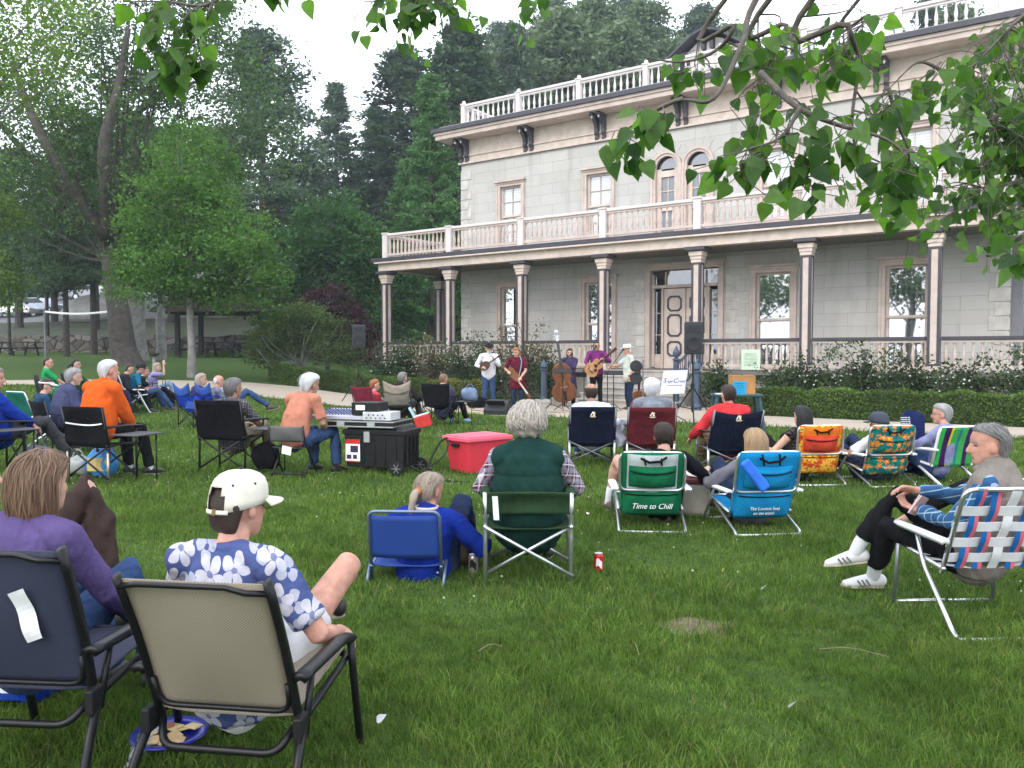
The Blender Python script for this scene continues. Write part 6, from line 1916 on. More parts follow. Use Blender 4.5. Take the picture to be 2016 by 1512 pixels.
    if jacket is not None:
        g = MB(); mat_, kind = jacket
        e_ = .052
        g.loft(Pp[:6], np.array([.150 * f, .158 * f, .154 * f, .172, .168, .075]) * s + e_, np.array([.115 * f, .118 * f, .114 * f, .116, .092, .060]) * s + e_, ref=Tw @ np.array([1., 0, 0]))
        c = neck + unit(Pp[6] - Pp[5]) * .03 * s
        g.tube([c + (Tw @ np.array([math.cos(t) * .082, math.sin(t) * .080 + .004, .006 * math.cos(t) - .006 * math.sin(t)])) * s for t in np.linspace(0, 2 * PI, 17)[:-1]], .034 * s, 7, closed=True)
        for q in (-1, 1): g.loft([Pp[5] - np.array([0, 0, .03]), (Pp[5] + S_[q]) / 2, S_[q] - np.array([q * .03, 0, .008])], np.array([.090, .092, .090]) * s, np.array([.092, .098, .098]) * s)
        v_ = remesh(g, 'vest', [mat_], vox * 1.05, 4, .003, seed + 7, parent=o)
        me = v_.data; n = len(me.vertices); co = np.empty(n * 3, np.float32); me.vertices.foreach_get('co', co); co = co.reshape(-1, 3); nr = np.empty(n * 3, np.float32); me.vertices.foreach_get('normal', nr); nr = nr.reshape(-1, 3)
        hgt = (co - Pp[0]) @ spine / s
        q_ = np.abs(np.sin(hgt / .115 * PI)) ** .45
        co = co + nr * ((q_ - .7) * quilt)[:, None] * (hgt < .40)[:, None]; me.vertices.foreach_set('co', co.ravel()); me.update()
    if trousers is not None:
        g = MB()
        g.loft([Pp[0] - np.array([0, 0, .06]) * s, Pp[0], Pp[1]], np.array([.13, .158 * f, .155 * f]) * s, np.array([.10, .118 * f, .112 * f]) * s)
        for q in (-1, 1):
            k, an, h = knees[q], feet[q], HJ[q]
            if leg == 'long':
                P = [h, h + (k - h) * .5, k, k + (an - k) * .35, k + (an - k) * .7, k + (an - k) * .95]; rr = np.array([.100, .088, .070, .069, .060, .060]) * s
            elif leg == 'ankle':
                P = [h, h + (k - h) * .5, k, k + (an - k) * .35, k + (an - k) * .74]; rr = np.array([.100, .088, .070, .070, .064]) * s
            elif leg == 'crop':
                P = [h, h + (k - h) * .5, k, k + (an - k) * .35, k + (an - k) * .65]; rr = np.array([.100, .088, .068, .066, .058]) * s
            else:
                P = [h, h + (k - h) * .45, h + (k - h) * .58]; rr = np.array([.104, .098, .092]) * s
            g.loft(P, rr, rr, capf=.25)
        remesh(g, 'trousers' if leg != 'short' else 'shorts', [trousers], vox * 1.1, 3, .0040, seed + 3, parent=o)
    if shoes:
        for q in (-1, 1):
            an = feet[q]; fd = unit((footdir or {}).get(q, np.array([q * .15, 1, -.05]))); up = unit(np.cross(np.cross(fd, [0, 0, 1.]), fd))
            g = MB(); P = [an - fd * .05 * s - up * .035 * s, an + fd * .0 - up * .032 * s, an + fd * .09 * s - up * .048 * s, an + fd * .17 * s - up * .060 * s]
            g.loft(P, np.array([.037, .041, .048, .038]) * s, np.array([.043, .048, .037, .024]) * s)
            so = g.build('shoe', shoe, o, smooth=True)
            g = MB(); P = [an - fd * .055 * s - up * .078 * s, an + fd * .05 * s - up * .078 * s, an + fd * .12 * s - up * .078 * s, an + fd * .19 * s - up * .073 * s]
            g.loft(P, np.array([.032, .034, .046, .032]) * s, .012 * s)
            g.build('sole', sole or SOLE, so, smooth=True)
            if socks:
                k = knees[q]
                MB().loft([an - up * .02 * s, an + (k - an) * .14, an + (k - an) * .30], np.array([.042, .043, .046]) * s, np.array([.042, .043, .046]) * s).build('sock', SOCK, o, smooth=True)
    if hair: build_hair(o, hair, HM[hcol], R, Hc, s, strands, seed, capped)
    info = dict(o=o, R=R, Hc=Hc, s=s, P=Pp, AR=AR, hip=hip, neck=neck, Tw=Tw)
    return info

def hw(p, x, y, z):
    """head frame -> person frame"""
    return np.array([x, y, z]) * p['s'] @ p['R'].T + p['Hc']

def headpart(p, mb, name, mat, smooth=True, parent=None):
    V = [ (v * p['s']) @ p['R'].T + p['Hc'] for v in mb.v]; mb.v = V
    return mb.build(name, mat, parent or p['o'], smooth=smooth)

def cap(p, mat, brim=None, back_open=True, dark=None):
    n, k = 36, 10
    V = []; prof = [(1.0, .030), (1.02, .050), (1.0, .072), (.945, .093), (.84, .110), (.67, .123), (.42, .132), (.12, .135)]
    for q, z in prof:
        for a in np.linspace(0, 2 * PI, n, endpoint=False):
            V.append((.089 * q * math.sin(a), -.014 + .114 * q * math.cos(a), z - .050 * (.5 - .5 * math.cos(a)) * max(0, 1 - (z - .03) / .11)))
    Fc = []
    for i in range(len(prof) - 1):
        for j in range(n):
            a = 2 * PI * (j + .5) / n
            if back_open and abs(a - PI) < .56 and i < 2: continue
            if back_open and abs(a - PI) < .40 and i < 3: continue
            Fc.append((i * n + j, i * n + (j + 1) % n, (i + 1) * n + (j + 1) % n, (i + 1) * n + j))
    Fc.append(tuple((len(prof) - 1) * n + j for j in range(n)))
    m = MB().add(V, Fc)
    c = headpart(p, m, 'cap', mat)
    so = c.modifiers.new('thickness', 'SOLIDIFY'); so.thickness = .003; so.offset = 1
    if back_open:
        m = MB(); P = [(.0895 * 1.02 * math.sin(a), -.014 + .1155 * math.cos(a), -.014 - .003 * math.cos(a - PI)) for a in np.linspace(PI - .66, PI + .66, 12)]
        m.tube(P, .0085, 6, flat=.35, ref=(0, 0, 1)); headpart(p, m, 'strap', mat, parent=c)
        m = MB(); m.box((.012, -.131, -.016), (.016, .006, .022)); headpart(p, m, 'buckle', M('dull_brass', (.3, .22, .09), .4, .8), False, parent=c)
    m = MB()
    def br(u, v):
        a = (u - .5) * 2 * 1.12
        r0, ext = .110, .090 * v * math.cos(a * .95) ** .7
        return ((.084 + ext * .25) * math.sin(a), -.012 + (r0 + ext * 1.0) * math.cos(a) ** .9, .034 - .012 * v - .018 * (math.sin(a) ** 2) * (v + .3))
    m.sheet(br, 16, 6, .004); headpart(p, m, 'brim', brim or mat, parent=c)
    m = MB(); m.ball((0, -.012, .137), (.009, .009, .005), 8, 6); headpart(p, m, 'button', dark or mat, parent=c)
    if dark:
        for a in (PI - .75, PI + .75, PI * .5, PI * 1.5, PI * .22, PI * 1.78):
            m = MB(); m.ball((.083 * math.sin(a), -.014 + .107 * math.cos(a), .098 - .05 * (.5 - .5 * math.cos(a)) * .38), (.0045, .0045, .0045), 6, 5); headpart(p, m, 'eyelet', dark, parent=c)
    return c

def round_hat(p, mat, crown_h=.10, brim_w=.065, band=None, z0=.045, dip=.012, pinch=0.0, curl_=.015, name='hat'):
    n = 32
    prof = []
    rows = [(1.0 + brim_w / .095, -curl_ * -1), (1.0 + brim_w / .095 * .98, curl_ - .004), (1.0 + brim_w / .095 * .5, -.002), (1.02, 0), (1.0, .01), (.97, crown_h * .7), (.90, crown_h * .95), (.7, crown_h), (.3, crown_h - dip), (.05, crown_h - dip)]
    V = []
    for q, z in rows:
        for a in np.linspace(0, 2 * PI, n, endpoint=False):
            zz = z - (.010 * math.cos(a) if q > 1.1 else 0) + (.012 * math.sin(a) ** 2 * (q - 1) / .7 if q > 1.1 else 0)
            V.append((.088 * q * math.sin(a), -.012 + .108 * q * math.cos(a), z0 + zz))
    Fc = [(i * n + j, i * n + (j + 1) % n, (i + 1) * n + (j + 1) % n, (i + 1) * n + j) for i in range(len(rows) - 1) for j in range(n)] + [tuple((len(rows) - 1) * n + j for j in range(n))]
    h = headpart(p, MB().add(V, Fc), name, mat)
    so = h.modifiers.new('thickness', 'SOLIDIFY'); so.thickness = .003
    if band:
        m = MB(); m.tube([(.0895 * math.sin(a), -.012 + .1095 * math.cos(a), z0 + .016) for a in np.linspace(0, 2 * PI, 28)[:-1]], .012, 6, closed=True, flat=.3, ref=(0, 0, 1))
        headpart(p, m, 'hat_band', band, parent=h)
    return h

def glasses(p, mat=None):
    m = MB(); mat = mat or M('dark_glasses_frame', (.02, .018, .018), .3)
    for q in (-1, 1):
        m.tube([(q * .033 + .024 * math.cos(t), .100 - .004 * abs(math.cos(t)), .004 + .018 * math.sin(t)) for t in np.linspace(0, 2 * PI, 13)[:-1]], .0016, 5, closed=True)
        m.tube([(q * .057, .098, .008), (q * .078, .04, .010), (q * .079, -.02, .004)], .0018, 5)
    m.tube([(-.009, .102, .008), (.009, .102, .008)], .0016, 5)
    return headpart(p, m, 'glasses', mat, False)
def P_(px, D, dx=0, dy=0):
    g = G(px, D); return g
def topz(py, D, px=None):
    z = CAM_H - (py - 694) * D / F_PX
    return z - (float(ground_z((px - 1008) / F_PX * D, D)) if px is not None else 0)
# ------------------------------------------------------------------ audience, near to far
HAWAII = flowers('hibiscus_shirt_cloth', (.060, .082, .20), (.44, .43, .49), (.16, .17, .29), 7.0, (.34, .35, .43), 5, .42)
PURP = cloth('purple_fleece', (.085, .060, .155), .2, .6)
p = person('woman with a brown bob in a purple fleece seen from behind', Vector((-1.80, 3.02, 0)), 14, topz(903, 2.95), rec=6, hunch=26, yaw=4, pitch=4, sc=.94, hair='bob', hcol='brown', strands=3200, shirt=PURP, trousers=JEANS, vox=.0075, puff=.010,
           hands={-1: (-.18, .26, .44), 1: (.22, .28, .42)}, poles={-1: (-.6, -.6, -.5), 1: (.75, -.5, -.5)})
p = person('man in a white baseball cap and blue hibiscus shirt, bare knee raised', Vector((-.985, 2.92, 0)), 18, topz(938, 2.85), rec=12, hunch=26, yaw=13, pitch=6, hair='nape', hcol='dkbrown', strands=0, capped=True, skin='rosy', shirt=HAWAII, sleeve='short', trousers=M('white_shorts', (.62, .62, .62), .9), leg='short', vox=.0075, sh=.20, fat=1.06,
           knees={-1: (-.14, .42, .42), 1: (.20, .44, .62)}, feet={-1: (-.15, .55, .085), 1: (.0, .66, .40)}, footdir={-1: (0, 1, 0), 1: (-.7, .6, .1)}, hands={-1: (-.20, .28, .47), 1: (.30, .18, .43)}, sc=.98)
cap(p, M('cream_cap_cotton', (.66, .62, .52), .85, 0, .08, 20, .1, 120), dark=M('dark_cap_dot', (.03, .015, .02), .8)); glasses(p)
person('person beyond the left edge, brown trouser knee raised', Vector((-2.56, 3.92, 0)), 60, 1.0, rec=14, hair='bob', hcol='blond', shirt=cloth('lavender_knit', (.28, .26, .48)), trousers=cloth('brown_corduroy', (.045, .03, .026)), vox=.0095,
       knees={-1: (-.1, .42, .55), 1: (.22, .46, .82)}, feet={-1: (-.1, .6, .085), 1: (.30, .52, .34)})
# low blue chair, green vest
p = person('ponytailed woman in a royal blue fleece on the low blue chair', G(838, 5.36), 10, topz(935, 5.4), rec=8, hunch=38, yaw=28, pitch=16, hair='pulled', hcol='ash', strands=1100, shirt=cloth('royal_blue_fleece', (.006, .022, .20), .2, .6), puff=.018, trousers=DKJEANS, vox=.0085, sc=.97, skin='rosy',
           knees={-1: (-.16, .38, .42), 1: (.16, .38, .42)}, feet={-1: (-.16, .62, .085), 1: (.16, .62, .085)}, hands={-1: (-.16, .34, .34), 1: (.34, .26, .17)})
m = MB(); m.lathe([(.030, -.010), (.034, 0), (.030, .010)], n=12, R=np.array(Matrix.Rotation(rad(100), 3, 'X'))); m.v = [v + np.array([0, -.126, -.028]) for v in m.v]
headpart(p, m, 'hair_tie', M('orange_leather', (.42, .12, .03), .6))
m = MB(); c = p['neck'] + np.array([0, -.01, .035]); m.tube([c + np.array([math.cos(t) * .074, math.sin(t) * .072, .01]) for t in np.linspace(0, 2 * PI, 16)[:-1]], .013, 6, closed=True)
m.build('pale_collar', cloth('pale_fleece', (.5, .44, .40)), p['o'], smooth=True)
PLAIDM = plaid('maroon_plaid', (.10, .028, .050), (.30, .29, .36), (.60, .58, .62), 15)
person('curly haired woman in a dark green quilted vest and maroon plaid shirt', G(1040, 5.36), 2, topz(806, 5.25), rec=13, hunch=25, yaw=4, pitch=10, hair='curly', hcol='sandy', strands=4200, shirt=PLAIDM, jacket=(cloth('dark_green_quilting', (.009, .034, .028), .15, .35), 'vest'), quilt=.011, trousers=cloth('dark_green_trousers', (.015, .03, .024)), vox=.0085, fat=1.32, sh=.20, sc=.97,
       hands={-1: (-.20, .20, .46), 1: (.20, .20, .46)}, poles={-1: (-.95, -.2, -.5), 1: (.95, -.2, -.5)}, knees={-1: (-.14, .36, .38), 1: (.14, .36, .38)}, feet={-1: (-.14, .42, .085), 1: (.14, .42, .085)})
# man on the right in profile, legs crossed
PLAIDB = plaid('blue_green_plaid', (.016, .10, .15), (.04, .08, .22), (.36, .46, .60), 19)
def wl(x, y, z, loc, h):      # world point -> person frame
    dx, dy = x - loc[0], y - loc[1]; c, s = math.cos(rad(h)), math.sin(rad(h))
    return np.array([dx * c - dy * s, dx * s + dy * c, z])
ml = Vector((2.58, 4.55, 0)); mh = -46
W_ = lambda x, y, z: wl(x, y, z, ml, mh)
p = person('grey haired man in taupe vest and blue plaid shirt, legs crossed, in webbed chair', ml, mh, topz(836, 4.5), rec=20, hunch=24, yaw=-30, pitch=4, hair='recede', hcol='mixgrey', strands=2200, sc=.95, leg='ankle', skin='rosy', shirt=PLAIDB, jacket=(cloth('taupe_quilting', (.20, .175, .15), .12, .3), 'vest'), quilt=.014, trousers=BLACKT, vox=.0065, sh=.20,
           knees={1: W_(2.28, 4.80, .62), -1: W_(2.22, 4.76, .44)}, feet={1: W_(2.09, 4.92, .26), -1: W_(2.25, 5.02, .085)}, footdir={1: W_(1.85, 5.0, .15) - W_(2.09, 4.92, .2), -1: W_(2.02, 5.05, .08) - W_(2.25, 5.02, .085)},
           hands={-1: W_(2.30, 4.58, .58), 1: W_(2.33, 4.66, .68)}, poles={-1: (-.6, -.2, -.8), 1: (.6, -.5, -.7)}, shoe=SHOEW, sole=M('gum_sole', (.46, .40, .28), .7), socks=True, palm={-1: np.array([.3, .5, .6]), 1: np.array([-.6, .1, -.6])})
for sh_ in [c for c in p['o'].children if c.name.startswith('shoe')]:
    me = sh_.data; co = np.array([v.co[:] for v in me.vertices]); c0, ax = co.mean(0), None
    u, s_, vt = np.linalg.svd(co - c0); f_ = vt[0]; n_ = unit(np.cross(f_, [0, 0, 1.])); up = np.cross(n_, f_)
    m = MB()
    for k in (-.02, .005, .03):
        for sd in (-1, 1): m.bar(c0 + f_ * k + n_ * sd * .050 - up * .012, c0 + f_ * (k + .018) + n_ * sd * .042 + up * .026, .010, .008, up=n_)
    m.build('stripe', M('grey_shoe_stripe', (.12, .11, .12), .6), sh_)
bk = thing('paper_booklet', 'small pink folded booklet in the hands of the man with the plaid shirt', 'booklet', Vector((2.315, 4.60, .60)), -40)
MB().box((0, 0, 0), (.10, .006, .12), (.5, .3, 0)).build('page', M('pink_paper', (.62, .45, .45), .8, 0, .04), bk)
MB().box((.004, .009, 0), (.10, .006, .12), (.42, .3, .05)).build('page', M('pink_paper', (.62, .45, .45), .8, 0, .04), bk)
m = MB(); w_ = p['AR'][-1]; a_, b_ = w_[2], w_[1]; t_ = unit(b_ - a_)
m.tube([a_ + t_ * .03, a_ + t_ * .05], .031, 12); m.build('wrist_watch', M('watch_steel', (.5, .5, .5), .3, .9), p['o'], smooth=True)
person('dark haired person in the lime chair behind the man in the plaid shirt', Vector((3.86, 5.95, 0)), -45, topz(843, 6.0), rec=16, yaw=-10, hair='short', hcol='black', shirt=cloth('grey_knit', (.12, .12, .13)), trousers=BLACKT, leg='crop', vox=.0095, shoe=cloth('slate_sneaker', (.09, .11, .14)), sole=SHOEW,
       knees={-1: (-.16, .42, .46), 1: (.16, .42, .46)}, feet={-1: (-.12, .95, .085), 1: (.2, .6, .085)}, footdir={-1: (-.6, .5, 0), 1: (0, 1, 0)})
# backpack chair row
p = person('short haired man in a black shirt on the green backpack chair', G(1303, 7.1), 2, topz(832, 6.95), rec=30, hunch=36, sc=.97, yaw=2, pitch=4, hair='crop', hcol='dkbrown', strands=500, shirt=BLACKCL, sleeve='three', trousers=KHAKI, leg='short', vox=.0095, fat=1.05, shoe=M('brown_sneaker', (.10, .07, .05), .7), socks=True,
           knees={-1: (-.36, .30, .50), 1: (.16, .42, .46)}, feet={-1: (-.42, .42, .085), 1: (.16, .62, .085)}, hands={-1: (-.26, .30, .36), 1: (.34, .16, .40)})
person('woman with straight blond hair in a grey top on the aqua chair', G(1477, 7.05), -4, topz(848, 6.85), rec=30, hunch=36, sc=.97, yaw=0, pitch=4, hair='bob', hcol='blond', strands=900, shirt=cloth('grey_sweatshirt', (.145, .14, .16)), trousers=DKJEANS, vox=.0095, hands={-1: (-.34, .12, .42), 1: (.22, .24, .42)}, fat=1.05,
       knees={-1: (-.14, .42, .46), 1: (.14, .42, .46)}, feet={-1: (-.14, .62, .085), 1: (.14, .62, .085)})
LACE = flowers('black_lace', (.010, .010, .012), (.12, .09, .08), (.01, .01, .01), 45, None, 5, .35)
person('woman with long black hair and a black lace top on the orange chair', G(1568, 9.4), -14, topz(800, 9.3), rec=30, hunch=36, sc=.97, yaw=-6, hair='long', hcol='black', strands=350, shirt=LACE, sleeve='none', collar=False, trousers=BLACKT, vox=.0105, hands={-1: (-.30, .12, .36), 1: (.2, .2, .36)},
       knees={-1: (-.14, .42, .45), 1: (.14, .42, .45)}, feet={-1: (-.14, .66, .085), 1: (.14, .66, .085)})
p = person('man in a dark cap and white tee with navy vest on the teal chair', G(1716, 9.3), -22, topz(812, 9.2), rec=30, hunch=36, sc=.97, yaw=-12, hair='short', hcol='grey', shirt=cloth('white_tee', (.62, .62, .64)), sleeve='short', jacket=(cloth('navy_fleece', (.03, .034, .055)), 'vest'), skin='tan', trousers=DKJEANS, vox=.0105, hands={-1: (-.28, .22, .36), 1: (.2, .2, .36)},
           knees={-1: (-.16, .42, .45), 1: (.14, .42, .45)}, feet={-1: (-.16, .66, .085), 1: (.14, .66, .085)})
cap(p, M('slate_cap', (.035, .042, .06), .8), back_open=False)
p = person('grey bobbed woman in a lavender sweatshirt on the striped chair', G(1843, 9.1), -38, topz(797, 9.0), rec=22, hunch=32, sc=.9, yaw=-34, pitch=2, hair='full', hcol='grey', strands=700, skin='rosy', shirt=cloth('lavender_sweatshirt', (.22, .22, .38)), trousers=JEANS, vox=.0105, hands={-1: (-.14, .30, .42), 1: (.16, .30, .42)},
           knees={-1: (-.14, .42, .45), 1: (.14, .42, .45)}, feet={-1: (-.14, .60, .085), 1: (.14, .60, .085)})
glasses(p)
# navy / maroon / navy
WHSH = cloth('pale_blue_white_shirt', (.52, .58, .64))
person('bald man in a pale shirt on the left navy camp chair', G(1163, 10.75), 0, topz(755, 10.6), rec=22, hunch=30, yaw=4, hair='ring', hcol='dkbrown', skin='tan', shirt=WHSH, trousers=JEANS, vox=.0115, sh=.20, fat=1.1, shoe=SHOEB, socks=True, strands=300)
person('white haired woman in a grey hooded top on the maroon camp chair', G(1283, 10.65), 4, topz(746, 10.5), rec=20, hunch=30, yaw=10, hair='full', hcol='white', strands=900, shirt=cloth('grey_hoodie', (.17, .185, .215)), puff=.02, trousers=cloth('patterned_skirt', (.18, .12, .13)), vox=.0115)
p = person('dark haired person in a red hoodie on the right navy camp chair', G(1430, 10.05), -4, topz(758, 9.95), rec=22, hunch=32, yaw=-4, hair='short', hcol='dkbrown', strands=400, shirt=cloth('red_hoodie', (.52, .035, .04)), puff=.018, trousers=flowers('leopard_print', (.20, .13, .07), (.02, .015, .01), (.1, .06, .03), 22, None, 3, .4), vox=.0115, hands={-1: (-.40, .10, .42), 1: (.2, .3, .5)})
# left middle
ORANGE = cloth('orange_fleece', (.60, .095, .012), .15, .6)
p = person('white haired man in an orange fleece and black trousers', G(198, 9.45), 28, topz(709, 9.3), rec=2, hunch=26, yaw=16, pitch=4, hair='short', hcol='white', strands=700, skin='rosy', shirt=ORANGE, puff=.028, trousers=BLACKT, vox=.0105, sh=.205, fat=1.15, socks=True, hands={-1: (-.1, .3, .62), 1: (.14, .30, .58)},
           knees={-1: (-.13, .40, .56), 1: (.15, .42, .56)}, feet={-1: (-.12, .44, .085), 1: (.18, .50, .085)}, sc=1.04)
p = person('short haired blond woman in a royal blue jacket at the left edge, in profile', G(2, 10.0), 48, topz(724, 9.95), rec=16, hunch=20, yaw=18, pitch=6, hair='full', hcol='ash', strands=600, skin='rosy', shirt=cloth('royal_blue_jacket', (.008, .03, .24), .15, .6), puff=.03, trousers=cloth('grey_slacks', (.045, .045, .05)), vox=.0095, fat=1.15, hands={-1: (-.12, .34, .52), 1: (.18, .34, .54)},
           knees={-1: (-.10, .44, .60), 1: (.12, .46, .62)}, feet={-1: (-.08, .70, .3), 1: (.10, .72, .085)}, sc=1.04)
DKPL = plaid('dark_grey_plaid', (.030, .030, .034), (.09, .085, .10), (.20, .19, .20), 14)
p = person('curly grey haired man in a dark plaid shirt on the large black chair', G(462, 10.1), 20, topz(746, 10.0), rec=12, hunch=22, yaw=14, hair='full', hcol='dkgrey', strands=700, skin='tan', shirt=DKPL, sleeve='short', trousers=KHAKI, vox=.0105, fat=1.1, sh=.20, hands={-1: (-.1, .3, .56), 1: (.20, .30, .54)})
glasses(p)
SALMON = cloth('salmon_tee', (.43, .175, .115), .15, .6)
p = person('white haired sound man in a salmon tee shirt and jeans leaning to the mixer', G(582, 9.7), 30, topz(738, 9.55), rec=-10, hunch=30, yaw=14, pitch=14, hair='full', hcol='white', strands=900, skin='tan', shirt=SALMON, sleeve='short', trousers=JEANS, vox=.0095, fat=1.08, sh=.20, hands={-1: (-.10, .40, .50), 1: (.14, .36, .52)},
           knees={-1: (-.12, .42, .50), 1: (.20, .44, .50)}, feet={-1: (-.1, .40, .085), 1: (.26, .42, .085)}, sc=1.04)
# far left
def far(label, px, D, py, heading, **k):
    k.setdefault('vox', .014); return person(label, G(px, D), heading, topz(py, D, px), **k)
p = far('grey haired person in a dark blue fleece before the teal chair', 130, 11.7, 726, 44, rec=4, hunch=30, yaw=14, pitch=8, hair='full', hcol='grey', strands=400, shirt=cloth('slate_blue_fleece', (.055, .06, .12), .2, .6), puff=.02, trousers=GREYT, fat=1.1, vox=.012)
p = far('woman in a white sun visor on the teal chair', 88, 13.1, 745, 44, rec=10, hunch=26, yaw=22, hair='short', hcol='dkbrown', shirt=cloth('teal_navy_knit', (.02, .05, .10)), trousers=DKJEANS, vox=.012)
m = MB(); m.tube([(.088 * math.sin(a), -.012 + .112 * math.cos(a), .05) for a in np.linspace(0, 2 * PI, 24)[:-1]], .014, 6, closed=True, flat=.35, ref=(0, 0, 1))
m.sheet(lambda u, v: ((.086 + .03 * v) * math.sin((u - .5) * 2.2), -.012 + (.110 + .08 * v) * math.cos((u - .5) * 2.2), .045 - .02 * v), 12, 4, .004)
headpart(p, m, 'visor', M('white_visor', (.62, .62, .64), .7))
far('heavy man with short dark hair in a bright green tee shirt', 110, 18.3, 703, 58, rec=24, hunch=20, yaw=14, hair='crop', hcol='dkbrown', skin='rosy', shirt=cloth('bright_green_tee', (.015, .27, .09)), sleeve='short', trousers=JEANS, fat=1.25, sh=.21, sc=1.04)
far('dark haired woman in a dark green top', 162, 18.8, 707, 58, rec=22, hunch=20, yaw=14, hair='pulled', hcol='black', shirt=cloth('dark_green_knit', (.015, .06, .022)), trousers=JEANS)
far('boy in a red and white top between the orange man and the teal shirt', 218, 18.4, 714, 60, sc=.86, rec=14, hair='short', hcol='brown', skin='rosy', shirt=cloth('red_white_top', (.52, .36, .38)), trousers=cloth('navy_shorts', (.02, .025, .07)))
far('person with dark hair and a dark shirt, head bowed', 243, 19.0, 716, 55, rec=4, hunch=32, pitch=24, hair='short', hcol='dkbrown', shirt=cloth('charcoal_tee', (.022, .022, .026)), trousers=BLACKT)
p = far('man in a black cap, teal tee shirt and jeans on the white framed chair', 268, 19.3, 714, 62, rec=4, hunch=30, yaw=10, pitch=12, hair='crop', hcol='dkbrown', skin='rosy', shirt=cloth('teal_blue_tee', (.012, .13, .22)), sleeve='short', trousers=JEANS, fat=1.08, knees={-1: (-.14, .44, .5), 1: (.14, .46, .52)}, feet={-1: (-.2, .62, .085), 1: (.1, .78, .085)})
cap(p, M('black_cap', (.012, .012, .014), .8), back_open=False)
far('bald man in a black tee shirt and black trousers', 281, 20.0, 721, 70, rec=8, hunch=26, yaw=16, hair='ring', hcol='dkgrey', skin='rosy', shirt=cloth('black_tee', (.012, .012, .014)), sleeve='short', trousers=BLACKT, hands={-1: (-.1, .3, .5), 1: (.12, .34, .48)}, knees={-1: (-.14, .44, .46), 1: (.14, .5, .46)}, feet={-1: (-.2, .7, .085), 1: (.1, .95, .085)})
far('long haired woman in a lavender tee and pale jeans, hands at her mouth', 303, 21.3, 714, 70, sc=.95, rec=4, hunch=26, yaw=10, hair='long', hcol='ash', shirt=cloth('lavender_tee', (.25, .23, .40)), sleeve='short', trousers=cloth('pale_denim', (.17, .25, .38)), hands={-1: (-.04, .24, .96), 1: (.05, .24, .96)}, pole=(0, .3, -1), shoe=SHOEW)
far('woman with a fair bob in a purple top on the left blue chair', 396, 16.4, 735, 46, rec=10, hunch=22, yaw=28, hair='bob', hcol='ash', shirt=cloth('dark_purple_top', (.035, .03, .10)), trousers=DKJEANS)
far('bald man in jeans and sandals, leg stretched out, on the right blue chair', 434, 16.5, 738, 56, rec=14, hunch=22, yaw=10, hair='ring', hcol='white', skin='rosy', shirt=cloth('grey_blue_tee', (.14, .16, .22)), sleeve='short', trousers=JEANS, shoe=M('brown_sandal', (.06, .045, .035), .7), knees={-1: (-.1, .44, .5), 1: (.10, .5, .68)}, feet={-1: (-.1, .6, .085), 1: (.22, .92, .36)}, footdir={-1: (0, 1, 0), 1: (.3, 1, .25)})
far('red haired woman in a coral red jacket on the dark red chair', 738, 17.0, 747, 48, rec=12, hunch=26, yaw=20, hair='full', hcol='red', shirt=cloth('coral_jacket', (.52, .06, .075)), trousers=DKJEANS)
far('person with slate grey hair in a dark brown jacket on the tan chair', 790, 16.8, 733, 24, rec=6, hunch=26, yaw=10, hair='full', hcol='dkgrey', shirt=cloth('dark_brown_jacket', (.022, .017, .016)), puff=.025, trousers=cloth('grey_brown_trousers', (.085, .08, .078)), hands={-1: (-.1, .3, .5), 1: (.3, .3, .5)})
far('person with short brown hair in a navy spotted shirt on the black camp chair', 872, 16.5, 735, 22, rec=8, hunch=22, yaw=6, hair='crop', hcol='brown', skin='rosy', shirt=flowers('navy_spotted_cloth', (.02, .025, .07), (.3, .3, .4), (.3, .3, .4), 40, None, 5, .25), trousers=BLACKT, shoe=M('pale_blue_shoe', (.25, .4, .5), .7), knees={-1: (-.14, .46, .5), 1: (.14, .5, .5)}, feet={-1: (-.1, .6, .085), 1: (.2, .7, .085)})

# ------------------------------------------------------------------ the band
BG = 'band members playing on the path'
def face_to(px, D, heading): return G(px, D), heading
WHT = cloth('white_linen_shirt', (.66, .66, .68), .08, .5)
p = person('man in a black hat, white shirt and jeans playing a mandolin', G(962, 21.6), 172, 1.70, stand=True, hair='short', hcol='white', skin='rosy', shirt=WHT, trousers=JEANS, yaw=-6, pitch=8, vox=.012, beard=True, group=BG, fat=1.1, sh=.2,
           hands={-1: (-.10, .24, 1.32), 1: (.20, .26, 1.10)}, feet={-1: (-.15, 0, .085), 1: (.15, .02, .085)}, curl=.9)
round_hat(p, M('black_felt', (.012, .012, .014), .9), .10, .045, name='hat'); glasses(p)
m = MB(); m.tube([p['hip'] + np.array([math.cos(t) * .178, math.sin(t) * .135, .05]) for t in np.linspace(0, 2 * PI, 20)[:-1]], .018, 6, closed=True, flat=.35, ref=(0, 0, 1)); m.build('belt', M('brown_belt', (.10, .045, .025), .6), p['o'])
mand = thing('mandolin', 'small dark mandolin held against the white shirt', 'mandolin', G(962, 21.6), 172)
WOODD = M('dark_varnish', (.055, .022, .012), .3, 0, .2, 8); WOODM = M('red_brown_varnish', (.16, .058, .022), .3, 0, .25, 6); WOODL = M('spruce_top', (.42, .22, .085), .35, 0, .2, 9); EBON = M('ebony', (.015, .012, .011), .4)
def teardrop(L, w): return [(w * math.sin(t) * (1 + .0 * t), -L / 2 * math.cos(t) * (1 if math.cos(t) > 0 else 1.25)) for t in np.linspace(0, 2 * PI, 24, endpoint=False)]
ax = unit((-.62, .05, .42)); ay = unit(np.cross((0, 1, .1), ax)); c = np.array([.14, .26, 1.12])
MB().prism([(b, a) for a, b in teardrop(.26, .115)][::-1], c, ax, ay, .055).build('body', WOODD, mand, bevel=.008)
